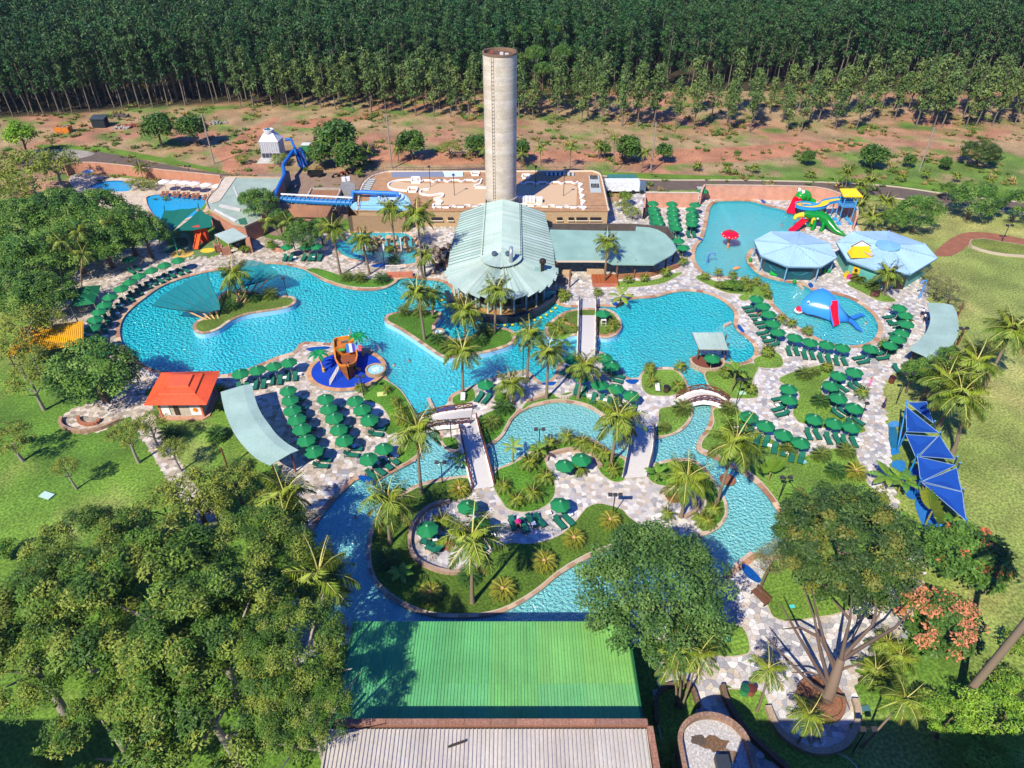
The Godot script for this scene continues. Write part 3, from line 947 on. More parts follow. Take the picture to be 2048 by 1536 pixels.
func tower() -> void:
	var at := V3(-2.1,0,-131.6)
	var t := thing("water_tower","tall round concrete water tower of stacked rings rising behind the green roof","tower",at)
	var base := nb(C(214,208,196))
	base.lathe(O3,A2([V2(3.05,0),V2(3.05,5.2),V2(3.2,5.2),V2(3.2,5.5),V2(2.95,5.5)]),40)
	part("base",base,M.matte,t)
	for i in 7:
		var a := PI*(0.12+0.127*i)
		var w := nb(C(40,46,52))
		w.box(V3(cos(a)*3.06,4.55,sin(a)*3.06),V3(0.7,0.75,0.08),Basis(UP,PI / 2 - a))
		part("window",w,M.plain,t)
	var n := 32
	var rh := (31.0 - 5.5) / n
	var meshes := []
	for k in 5:
		var rb := nb([C(240,226,204),C(246,232,212),C(234,220,198),C(240,228,208),C(248,236,218)][k])
		rb.lathe(O3,A2([V2(2.9,0),V2(2.95,0.03),V2(2.95,rh - 0.03),V2(2.91,rh)]),44)
		meshes.append(rb.mesh())
	for i in n:
		put("concrete_ring",meshes[rng.randi() % 5],M.matte,t,V3(0,5.5+rh*i,0))
	var deck := nb(C(120,92,72))
	deck.lathe(O3,A2([V2(2.7,30.75),V2(0,30.8)]),36)
	part("roof",deck,M.matte,t)
	var rim := nb(C(150,120,96))
	rim.lathe(O3,A2([V2(2.9,30.95),V2(3.05,31.0),V2(3.05,31.3),V2(2.75,31.3),V2(2.7,30.75)]),40)
	part("rim",rim,M.matte,t)
	for s in [[0.3,0.2],[-1.4,-0.8],[1.2,0.9]]:
		var hx := nb(C(226,224,218) if s[0] > 0 else C(150,90,66))
		hx.box(V3(s[0],31.0,s[1]),V3(0.6,0.4,0.5))
		part("hatch",hx,M.paint,t)
	for a in [0.2,2.7]:
		post(t,"beacon",V3(cos(a)*2.9,31.2,sin(a)*2.9),V3(cos(a)*2.9,32.0,sin(a)*2.9),0.07,C(70,70,74))
	var lad := nb(C(150,140,126))
	for i in 40:
		lad.box(V3(-1.25,6+i*0.62,2.76),V3(0.4,0.05,0.05))
	lad.beam(V3(-1.45,5.6,2.68),V3(-1.45,30.9,2.68),0.05,0.05)
	lad.beam(V3(-1.05,5.6,2.82),V3(-1.05,30.9,2.82),0.05,0.05)
	part("ladder",lad,M.plain,t)

func wavy(a: Vector2,c: Vector2,n: int,depth: float) -> PackedVector2Array:
	var o := PackedVector2Array()
	var m := (c - a).normalized().orthogonal()
	for i in n:
		for k in 7:
			var u := (i+k / 7.0) / n
			o.append(a.lerp(c,u)+m*depth*pow(sin(PI*k / 7.0),0.6)*(1.0 if i % 2 == 0 else 0.1))
	o.append(c)
	return o

func golf_building() -> void:
	var h := 3.4
	var t := thing("golf_terrace_building","low stone building with brown tiled mini golf terrace around the tower","building")
	var out := smooth(L([-29.77,-129.08,-30.69,-136.11,-30.72,-142.38,-29.33,-146.82,-26.78,-149.11]),3,false)
	out.append_array(smooth(L([17.34,-149.4,18.6,-147.96,18.9,-144.57,18.6,-129.08]),3,false))
	var wl := nb(C(244,208,160))
	wl.prism(grow(out,-0.1),-0.1,h - 0.25,false)
	part("stone_wall",wl,M.rock,t)
	var rf := nb(C(204,158,114))
	rf.prism(out,h - 0.25,h)
	part("terrace",rf,M.matte,t)
	var lane := nb(C(220,188,148))
	lane.flat(L([-25.58,-142.76,-25.02,-144.23,-20.76,-142.76,-16.95,-142.76,-6.54,-142.76,-4.95,-140.47,-4.73,-132.13,-13.78,-131.54,-15.11,-130.38,-15.09,-135.74,-18.14,-136.98,-18.65,-139.5,-22.35,-139.18,-24.93,-139.82]),h+0.006)
	lane.flat(L([1.08,-142.1,12.21,-142.1,13.38,-140.79,12.54,-130.96,13.76,-129.81,1.01,-130.96]),h+0.006)
	part("paved_lane",lane,M.stone,t)
	var kerb := C(244,240,232)
	var runs := [wavy(L([-20,-144.02,-229.11,-356.94])[0],L([-6.92,-144.3,-229.11,-356.94])[0],9,-0.9),wavy(L([1.67,-142.93,-229.11,-356.94])[0],L([13.66,-143.2,-229.11,-356.94])[0],9,-0.9),wavy(L([13.7,-142.38,-229.11,-356.94])[0],L([13.51,-129.31,-229.11,-356.94])[0],9,0.8),wavy(L([-15.09,-129.78,-229.11,-356.94])[0],L([-5.07,-130.96,-229.11,-356.94])[0],7,0.7),wavy(L([1.56,-131.2,-229.11,-356.94])[0],L([13.93,-129.78,-229.11,-356.94])[0],9,0.7),
		smooth(L([-17,-139.18,-18.33,-138.86,-18.51,-136.98,-16.34,-136.05,-14.08,-136.98,-13.94,-135.13,-15.35,-134.52,-15.15,-133.62,-13.92,-133.32,-13.95,-132.13,-15.24,-131.84,-15.35,-130.38]),3,false),smooth(L([-19.88,-144.42,-23.43,-144.14,-25.36,-142.55,-25.39,-140.71,-24.2,-139.18,-21.31,-138.3]),4,false),L([-6.35,-144.77,-6.64,-142.1,-7.69,-141.12,-7.65,-140.14,-5.04,-140.02])]
	for r in runs:
		var b := nb(kerb)
		wall_run(b,r,h,h+0.32,0.3)
		part("kerb_wall",b,M.plain,t)
	for p in [L([-21.16,-145.66,-19.58,-145.66,-19.07,-142.83,-20.95,-142.83]),L([-21.17,-140.08,-19.42,-140.08,-19.37,-137.94,-20.99,-137.94]),L([-8.64,-148.78,-7.06,-148.78,-7.08,-146.96,-8.63,-146.96]),L([2.27,-147.17,3.91,-147.17,3.72,-145.31,2.12,-145.31])]:
		var b := nb(kerb)
		wall_run(b,p,h,h+0.35,0.3,true)
		part("skylight_kerb",b,M.plain,t)
	# grey pitched light strip along the back, railings, stair wells
	var back := nb(C(168,172,176))
	sheet(back,L3([-25.89,3.7,-148.32,-14.89,3.7,-148.61,-14.41,3.5,-146.27,-25.38,3.5,-145.99]),0.2)
	part("roof_light",back,M.metal,t)
	var back2 := nb(C(196,220,240))
	sheet(back2,L3([-14.78,3.72,-148.56,-10.5,3.72,-148.56,-10.39,3.52,-146.5,-14.29,3.52,-146.22]),0.2)
	part("roof_light",back2,M.gloss,t)
	for st in [L([-30.88,-138.41,-30.44,-145.13,-28.65,-145.13,-28.93,-137.64]),L([16.37,-146.82,18.28,-146.82,18,-137.64,15.98,-137.64]),L([7.09,-148.82,13.53,-148.82,13.39,-146.82,7.01,-146.82])]:
		var b := nb(C(92,82,72))
		b.flat(st,h+0.008)
		part("stair_well",b,M.matte,t)
		for i in 7:
			var u := (i+0.5) / 7.0
			var bb := nb(C(176,182,176))
			bb.beam(up(st[0].lerp(st[1],u),h+0.1),up(st[3].lerp(st[2],u),h+0.1),0.5,0.12)
			part("stair_step",bb,M.plain,t)
	var rail := nb(C(84,80,78))
	for i in out.size() - 1:
		var a := out[i]
		var c := out[i+1]
		rail.beam(up(a,h+1.0),up(c,h+1.0),0.05,0.05)
		rail.beam(up(a,h+0.55),up(c,h+0.55),0.04,0.04)
		var n := int(a.distance_to(c) / 2.0)+1
		for k in n:
			rail.beam(up(a.lerp(c,float(k) / n),h),up(a.lerp(c,float(k) / n),h+1.0),0.05,0.05)
	rail.beam(up(out[0],h+1.0),up(out[out.size() - 1],h+1.0),0.05,0.05)
	part("railing",rail,M.plain,t)
	var copin := nb(C(226,206,178))
	wall_run(copin,out,h,h+0.22,0.35)
	part("parapet",copin,M.plain,t)
	for w in L3([-14.57,1.3,-127.97,-11.93,1.3,-127.97,9.24,1.3,-127.64,11.46,1.3,-127.64,13.53,1.3,-127.64,16.21,1.3,-127.64]):
		var b := nb(C(44,44,50))
		var wide := 2.1 if w.x < -13 or absf(w.x - 6.4) < 1.5 or w.x > 12.3 else 1.0
		b.box(V3(w.x,1.75,-128.95),V3(wide,0.6,0.1))
		var wn := part("window",b,M.gloss,t)
		var fr := nb(C(232,214,186))
		fr.box(V3(w.x,1.37,-128.93),V3(wide+0.3,0.12,0.3))
		part("sill",fr,M.plain,wn)
	# things standing on the terrace
	var k := 0
	for p in L3([-16.77,3.4,-140.78,-11.55,3.4,-136.37,4.84,3.4,-140.78,10.33,3.4,-136.11]):
		floodlight(p,4.2,["black floodlight pole by the looped kerb left of the tower","black floodlight pole on the terrace nearest the tower's left side","black floodlight pole in the tower's shadow on the terrace","black floodlight pole on the terrace right of the tower"][k],1)
		k += 1
	var lock := thing("white_cabinet","row of white cabinets at the right foot of the tower","cabinet",V3(2.76,3.4,-133.13))
	for i in 5:
		var b := nb(C(236,238,240))
		b.box(V3(-1.4+i*0.72,0.6,0),V3(0.66,1.2,0.7))
		part("cabinet_door",b,M.paint,lock)
	var tbl := nb(C(240,238,232))
	tbl.box(V3(2.6,0.5,0.1),V3(1.2,1.0,1.0))
	part("counter",tbl,M.paint,lock)

func nave() -> void:
	# folded green metal roof with a raised central strip and a rounded end
	var t := thing("restaurant_pavilion","large restaurant building under a folded pale green metal roof with rounded front","building")
	var cx := -1.75
	var zc := -104.6
	var zb := -126.6
	var ro := 8.9
	var ri := 3.15
	var ye := 3.7
	var yi := 5.5
	var k := [C(180,204,192),C(172,198,186),C(186,208,198),C(176,200,190)]
	var n := 21
	for i in n:
		var z0 := lerpf(zb,zc,float(i) / n)
		var z1 := lerpf(zb,zc,(i+1.0) / n) - 0.1
		var u := clampf(1.0 - (z0 - zb) / 14.0,0.0,1.0)
		var wide := ro - 0.9*u
		for s in [-1.0,1.0]:
			var b := nb(vary(k[rng.randi() % 4],0.07))
			var e := 0.3
			sheet(b,A3([V3(cx+s*ri,yi+e,z0),V3(cx+s*ri,yi - 0.05,z1),V3(cx+s*wide,ye,z1),V3(cx+s*wide,ye+e,z0)]),0.05)
			part("roof_plate",b,M.roof,t)
			var b2 := nb(vary(k[rng.randi() % 4],0.05))
			var zm := lerpf(z0,z1,0.42)
			var up1 := V3(0,0.42,0)
			var ri2: float = cx+s*(ri+0.25)
			sheet(b2,A3([V3(cx,6.5,z0),V3(cx,6.5,zm)+up1,V3(ri2,5.65,zm)+up1,V3(ri2,5.65,z0)]),0.05)
			sheet(b2,A3([V3(cx,6.5,zm)+up1,V3(cx,6.5,z1),V3(ri2,5.65,z1),V3(ri2,5.65,zm)+up1]),0.05)
			part("upper_roof_plate",b2,M.roof,t)
			var sm := nb(C(112,140,132))  # added dark strip: the shade between folded plates, put in as colour
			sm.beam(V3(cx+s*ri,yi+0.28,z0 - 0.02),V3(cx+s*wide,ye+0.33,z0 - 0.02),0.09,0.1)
			part("fold_shade_strip",sm,M.roof,t)
			sm = nb(C(112,140,132))  # upper plates too: fold shade painted as a darker strip
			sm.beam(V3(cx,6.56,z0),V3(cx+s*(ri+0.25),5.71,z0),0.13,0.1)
			part("fold_shade_strip",sm,M.roof,t)
	var clere := nb(C(126,168,156))
	for s in [-1.0,1.0]:
		clere.q(V3(cx+s*ri,yi - 0.2,zb),V3(cx+s*ri,yi - 0.2,zc),V3(cx+s*ri,6.2,zc),V3(cx+s*ri,6.2,zb),V3(s,0,0))
	part("clerestory_wall",clere,M.roof,t)
	var m := 26
	for i in m:
		var a0 := PI*i / m
		var a1 := PI*(i+1.0) / m+0.015
		var p := func(a: float,r: float,y: float) -> Vector3: return V3(cx+cos(a)*r,y,zc+sin(a)*r*1.04)
		var e0 := 0.0
		var e1 := 0.36
		if i < m / 2:
			e0 = 0.36
			e1 = 0.0
		var rr := ro+(0.5 if i % 2 == 0 else 0.2)
		var b := nb(vary(k[rng.randi() % 4],0.07))
		sheet(b,A3([p.call(a0,ri,yi+e0),p.call(a1,ri,yi+e1),p.call(a1,rr,ye+e1),p.call(a0,rr,ye+e0)]),0.05)
		part("roof_plate",b,M.roof,t)
		var b2 := nb(vary(k[rng.randi() % 4],0.07))
		sheet(b2,A3([V3(cx,6.95,zc),p.call(a1,ri+0.25,6.1+e1*0.5),p.call(a0,ri+0.25,6.1+e0*0.5)]),0.05)
		part("upper_roof_plate",b2,M.roof,t)
	for s in [-1.0,1.0]:
		var v := nb(C(92,110,120))
		v.lathe(O3,A2([V2(0.45,0),V2(0.45,0.25),V2(0.3,0.38),V2(0,0.4)]),16)
		var o := part("roof_vent",v,M.metal,t)
		o.position = V3(cx+s*1.1,6.95,zc+0.6)
		o.rotation.x = 0.5
	var body := nb(C(150,172,160))
	var foot := A2([V2(cx - 6.6,zb),V2(cx - 6.9,zc)])
	for i in range(1,12):
		foot.append(V2(cx - cos(PI*i / 12)*6.9,zc+sin(PI*i / 12)*6.6))
	foot.append_array(A2([V2(cx+6.9,zc),V2(cx+6.6,zb)]))
	body.prism(foot,0,3.6,false)
	part("wall",body,M.matte,t)
	var inn := nb(C(66,58,52))
	for i in 12:
		var a := PI*(i+0.5) / 12
		var g := nb(C(54,60,62))
		g.box(V3(cx+cos(a)*6.95,1.9,zc+sin(a)*6.65),V3(1.35,2.1,0.1),Basis(UP,PI / 2 - a))
		part("window",g,M.gloss,t)
		post(t,"column",V3(cx+cos(a+0.13)*8.0,0,zc+sin(a+0.13)*7.8),V3(cx+cos(a+0.13)*8.0,3.9,zc+sin(a+0.13)*7.8),0.16,C(176,206,200))
	var bar := nb(C(206,158,92))
	var bar2 := nb(C(46,52,70))
	var bp := PackedVector2Array()
	for i in 25:
		var a := PI*(0.06+0.88*i / 24)
		bp.append(V2(cx+cos(a)*9.2,zc+sin(a)*9.9))
	wall_run(bar2,bp,-0.5,0.95,0.8)
	part("bar_counter",bar2,M.paint,t)
	for i in bp.size(): bp[i] = V2(cx,zc)+(bp[i] - V2(cx,zc))*0.9
	bp.append(V2(cx,zc))
	bar.flat(bp,0.05)
	part("bar_floor",bar,M.matte,t)
	var fan := thing("exhaust_duct","curved silver exhaust pipe on the folded green roof near the ridge","duct",V3(cx+1.6,6.0,zc+2.2))
	var d := nb(C(176,184,190))
	d.tube(L3([0,-0.2,0,0,1.5,0,0,2.2,-0.25,0,2.4,-0.8,0,2.2,-1.3]),[0.32],10)
	part("pipe",d,M.metal,fan)
	var d2 := nb(C(150,190,178))
	d2.box(V3(0,-0.3,0.2),V3(0.9,0.7,0.9))
	part("base",d2,M.roof,fan)
	var f2 := thing("roof_fan","dark round topped exhaust fan on the right slope of the green roof","fan",V3(cx+6.7,4.3,zc+1.8))
	var g2 := nb(C(70,60,52))
	g2.lathe(O3,A2([V2(0.35,0),V2(0.35,1.6),V2(0.55,1.7),V2(0.55,2.2),V2(0.3,2.4),V2(0,2.42)]),14)
	part("stack",g2,M.metal,f2)
	var g3 := nb(C(158,196,184))
	g3.box(V3(-0.8,0.2,0.3),V3(1.0,1.3,0.9))
	part("duct_box",g3,M.roof,f2)
	# stools of the swim-up bar
	for i in 22:
		var a := PI*(0.1+0.8*i / 21)
		var st := thing("bar_stool","yellow topped bar stool, %s from the right along the swim-up counter" % (ORD[i] if i < 20 else ["twenty-first","twenty-second"][i - 20]),"stool",V3(cx+cos(a)*10.3,-1.3,zc+sin(a)*11.0),0.0,"stools at the swim-up bar")
		var p := nb(C(232,214,40))
		p.lathe(O3,A2([V2(0,1.22),V2(0.24,1.22),V2(0.26,1.3),V2(0.2,1.34),V2(0,1.34)]),10)
		part("seat",p,M.paint,st)
		post(st,"stem",O3,V3(0,1.25,0),0.06,C(190,196,200))
	var gl := thing("glass_pool_wall","tall pale green glass screen at the water's edge right of the bar","screen")
	var gp := nb(C(120,200,190))
	for q in [[V3(5.02,0,-101.22),V3(7.09,0,-101.54)],[V3(7.09,0,-101.54),V3(7.41,0,-104.83)]]:
		var a: Vector3 = q[0]
		var c: Vector3 = q[1]
		gp.beam(a+UP*0.7,c+UP*0.7,0.08,1.8)
	part("panel",gp,M.paint,gl)

func pavilion() -> void:
	var t := thing("green_roof_pavilion","open restaurant pavilion with flat sage green roof and rounded right end","pavilion")
	var rf := nb(C(152,190,176))
	sheet(rf,L3([6.85,4.3,-118.73,14.48,4.3,-118.32,22.19,4.3,-118.11,22.42,4.6,-119.34,24.89,4.6,-118.93,26.15,4.5,-118.31,27.37,4.3,-116.89,28.32,4,-114.52,28.56,3.8,-111.84,27.66,3.6,-110.54,25.67,3.45,-108.81,23.92,3.3,-107.3,20.31,3.3,-107.39,16.95,3.3,-107.48,16.1,3.4,-108.27,13.22,3.4,-108.37,6.53,3.4,-108.37]),0.22)
	part("roof",rf,M.roof,t)
	var fas := nb(C(206,190,168))
	var pr := L3([6.53,3.3,-108.38,13.23,3.3,-108.38,16.11,3.3,-108.29])
	for i in pr.size() - 1: fas.beam(pr[i],pr[i+1],0.12,0.3)
	part("fascia",fas,M.plain,t)
	for p in L3([7.57,0,-107.92,9.72,0,-105.34,15.76,0,-106.53,17.88,0,-107.92,21.07,0,-108.62,24.15,0,-109.51,26.92,0,-111.5,28.74,0,-114.3]):
		post(t,"column",p,p+UP*3.45,0.16,C(120,88,66))
	var bw := nb(C(108,100,94))
	wall_run(bw,L([7.57,-123.33,22.32,-123.33,28.73,-122.07,29.09,-118.79]),0,3.3,0.25)
	part("back_wall",bw,M.matte,t)
	var low := nb(C(214,150,106))
	wall_run(low,L([18.01,-108.27,24.09,-109.16,26.77,-110.59,29.38,-112.43]),0,0.85,0.3)
	part("brick_parapet",low,M.rock,t)
	var cnt := nb(C(230,196,156))
	cnt.box(V3(14.47,0,-110.05)+UP*0.5,V3(2.9,1.0,0.8))
	part("counter",cnt,M.matte,t)
	cnt = nb(C(230,196,156))
	cnt.box(V3(9.19,0,-109.16)+UP*0.5,V3(1.6,1.0,1.2))
	part("counter",cnt,M.matte,t)
	var tp := nb(C(160,130,112))
	tp.box(V3(7.94,0,-106.88)+UP*0.7,V3(2.6,0.12,2.0))
	part("table_top",tp,M.matte,t)
	var pl := thing("planter_box","square salmon planter with slatted wooden deck at the palm foot","planter",V3(15.83,0,-107.22))
	var pb := nb(C(214,128,104))
	pb.box(V3(0,0.3,0),V3(4.3,0.6,3.4))
	part("box",pb,M.matte,pl)
	for i in 14:
		var s := nb(vary(C(178,96,50),0.14))
		s.box(V3(-1.95+i*0.3,0.63,0),V3(0.26,0.06,3.1))
		part("slat",s,M.stone,pl)

func octagons() -> void:
	var blue := C(174,212,242)
	var a8 := L3([43.36,3.1,-116.76,47.39,3.1,-120.45,52.8,3.1,-120.45,56.45,3.1,-115.76,55.86,3.1,-110.22,51.93,3.1,-106.79,46.35,3.1,-106.97,42.96,3.1,-110.96])
	var ap := V3(48.77,4.7,-111.84)
	var t := thing("octagonal_play_house","open octagonal shelter with pale blue corrugated roof beside the kids pool","shelter")
	octagon(t,a8,ap,blue)
	for i in 8:
		var e := a8[i].lerp(V3(ap.x,a8[i].y,ap.z),0.06)
		post(t,"post",V3(e.x,0,e.z),e,0.12,C(130,180,220),M.paint)
	var core := PackedVector2Array()
	for e in a8:
		var w := e.lerp(ap,0.2)
		core.append(V2(w.x,w.z))
	var wb := nb(C(36,92,104))
	wb.prism(core,0,2.9,false)
	part("wall",wb,M.paint,t)
	var wv := nb(C(30,130,150))
	for i in 8:
		var u: Vector2 = core[i].lerp(core[(i+1) % 8],0.2)
		var v: Vector2 = core[i].lerp(core[(i+1) % 8],0.8)
		var o := (u+v)*0.5 - V2(ap.x,ap.z)
		o = o.normalized()*0.06
		var wm := nb(C(40,140,160))
		var arc := PackedVector3Array()
		for k in 9:
			arc.append(up(u.lerp(v,k / 8.0)+o,1.5 - 0.5*sin(PI*k / 8.0)))
		wm.tube(arc,[0.06],5)
		part("painted_wave",wm,M.paint,t)
	var b8 := L3([57.65,3.3,-115.55,62.2,3.3,-120.03,68.91,3.3,-120.24,73.15,3.3,-114.96,72.79,3.3,-109.65,65.74,3.3,-104,60.9,3.3,-104.85,57.08,3.3,-108.92])
	var bp := V3(64.68,4.9,-111.53)
	var t2 := thing("octagonal_kids_club","octagonal turquoise kids clubhouse with pale blue corrugated roof and yellow dormer","building")
	octagon(t2,b8,bp,blue)
	var c2 := PackedVector2Array()
	for e in b8:
		var w := e.lerp(bp,0.1)
		c2.append(V2(w.x,w.z))
	var w2 := nb(C(120,200,182))
	w2.prism(c2,0,3.2,false)
	part("wall",w2,M.matte,t2)
	var cap := nb(C(140,198,224))
	cap.lathe(bp+UP*-0.3,A2([V2(2.0,0),V2(2.0,0.22),V2(0,0.4)]),24)
	part("roof_cap",cap,M.roof,t2)
	# doors and windows on the sunny faces
	var doors := [[6,7,0.72,C(236,190,30),1.1,2.3,"door"],[6,7,0.3,C(96,178,166),2.6,1.1,"window"],[5,6,0.6,C(210,120,92),1.5,1.9,"window"],[5,6,0.15,C(60,52,48),1.6,2.2,"doorway"]]
	for d in doors:
		var a: Vector2 = c2[d[0]]
		var c: Vector2 = c2[d[1]]
		var p := a.lerp(c,d[2])
		var dirn := (c - a).normalized()
		var o := dirn.orthogonal()
		if o.dot(p - V2(bp.x,bp.z)) < 0: o = -o
		var bb := nb(d[3])
		var y: float = d[5]*0.5 if d[6] != "window" else 1.5
		bb.box(up(p+o*0.05,y),V3(d[4],d[5],0.1),Basis(up(dirn),UP,up(o)))
		var dd := part(d[6],bb,M.paint,t2)
		if d[6] == "door":
			var rr := nb(C(70,40,24))
			rr.lathe(O3,A2([V2(0.3,0),V2(0.3,0.06),V2(0,0.06)]),14)
			var oo := part("porthole",rr,M.gloss,dd)
			oo.position = up(p+o*0.1,1.75)
			oo.basis = Basis(up(dirn),up(o),-UP)
	for s in [[0.95,C(240,206,40)],[0.84,C(220,60,160)]]:
		var p: Vector2 = c2[6].lerp(c2[7],s[0])
		var o := (p - V2(bp.x,bp.z)).normalized()*0.35
		var w3 := nb(s[1])
		for j in 4:
			var arc := PackedVector3Array()
			for i in 6:
				arc.append(up(p+o,0.0)+V3((j - 1.5)*0.22+sin(i*1.7+j)*0.1,i*(0.26 if s[0] > 0.9 else 0.18),0.1))
			w3.tube(arc,[0.13,0.13,0.12,0.1,0.08,0.05],6)
		part("painted_coral",w3,M.paint,t2)
	var dm := thing("roof_dormer","yellow fabric dormer opening in the blue octagonal roof","dormer",V3(59.54,4.2,-109.92))
	var y := nb(C(250,204,20))
	y.q(V3(-2.1,-0.35,1.4),V3(1.5,-0.3,1.3),V3(1.6,0.75,-0.9),V3(-1.2,0.75,-0.9),V3(0,1,1))
	y.q(V3(-2.1,-0.35,1.4),V3(-1.2,0.75,-0.9),V3(-2.0,-0.2,-0.8),V3(-2.1,-0.4,1.2),V3(-1,0.3,0))
	part("canopy",y,M.cloth,dm)
	var w4 := nb(C(232,226,220))
	w4.t(V3(-1.3,0.72,-0.92),V3(0.2,1.5,-1.2),V3(1.7,0.72,-0.92),V3(0,0.5,1))
	w4.q(V3(-1.4,0.0,-1.1),V3(1.7,0.0,-1.1),V3(1.7,0.74,-0.95),V3(-1.4,0.74,-0.95),V3(0,0,-1))
	part("gable",w4,M.plain,dm)
	var fr := nb(C(120,92,70))
	fr.beam(V3(-1.5,0.7,-0.9),V3(0.2,1.6,-1.2),0.12,0.12)
	fr.beam(V3(0.2,1.6,-1.2),V3(1.9,0.7,-0.9),0.12,0.12)
	part("rafter",fr,M.plain,dm)
	var fl := nb(C(196,176,160))
	fl.q(V3(0.2,0.3,0.3),V3(1.6,0.0,0.6),V3(1.9,0.15,1.1),V3(1.2,-0.1,1.3),V3(0,1,0.3))
	part("flap",fl,M.cloth,dm)

func octagon(t: Node3D,e: PackedVector3Array,ap: Vector3,k: Color) -> void:
	for i in 8:
		var a := e[i]
		var c := e[(i+1) % 8]
		var b := nb(vary(k,0.03))
		var n := int(a.distance_to(c) / 0.4)
		var dirn := (c - a).normalized()
		var l := a.distance_to(c)
		var foot := (ap - a).dot(dirn)
		for j in n:
			# every rib runs straight up the slope until it meets a hip
			var s0 := l*j / n
			var s1 := l*(j+0.6) / n
			var s2 := l*(j+0.8) / n
			var s3 := l*(j+1.0) / n
			var prev := O3
			var prevb := O3
			var ss := [s0,s1,s2,s3]
			var hh := [0.0,0.0,0.07,0.0]
			for q in 4:
				var s: float = ss[q]
				var u: float = s / foot if s < foot else (l - s) / (l - foot)
				var base := a+dirn*s
				var slope := ap - (a+dirn*foot)
				var top: Vector3 = base+slope*u+UP*hh[q]
				base += UP*hh[q]
				if q > 0:
					b.q(prevb,base,top,prev,UP)
				prev = top
				prevb = base
		part("roof_panel",b,M.roof,t)
		var hip := nb(C(176,216,232))
		hip.beam(a+UP*0.08,ap+UP*0.08,0.3,0.06)
		part("hip_cap",hip,M.roof,t)
		var fa := nb(C(120,160,180))
		fa.beam(a+DN*0.12,c+DN*0.12,0.1,0.22)
		part("fascia",fa,M.paint,t)

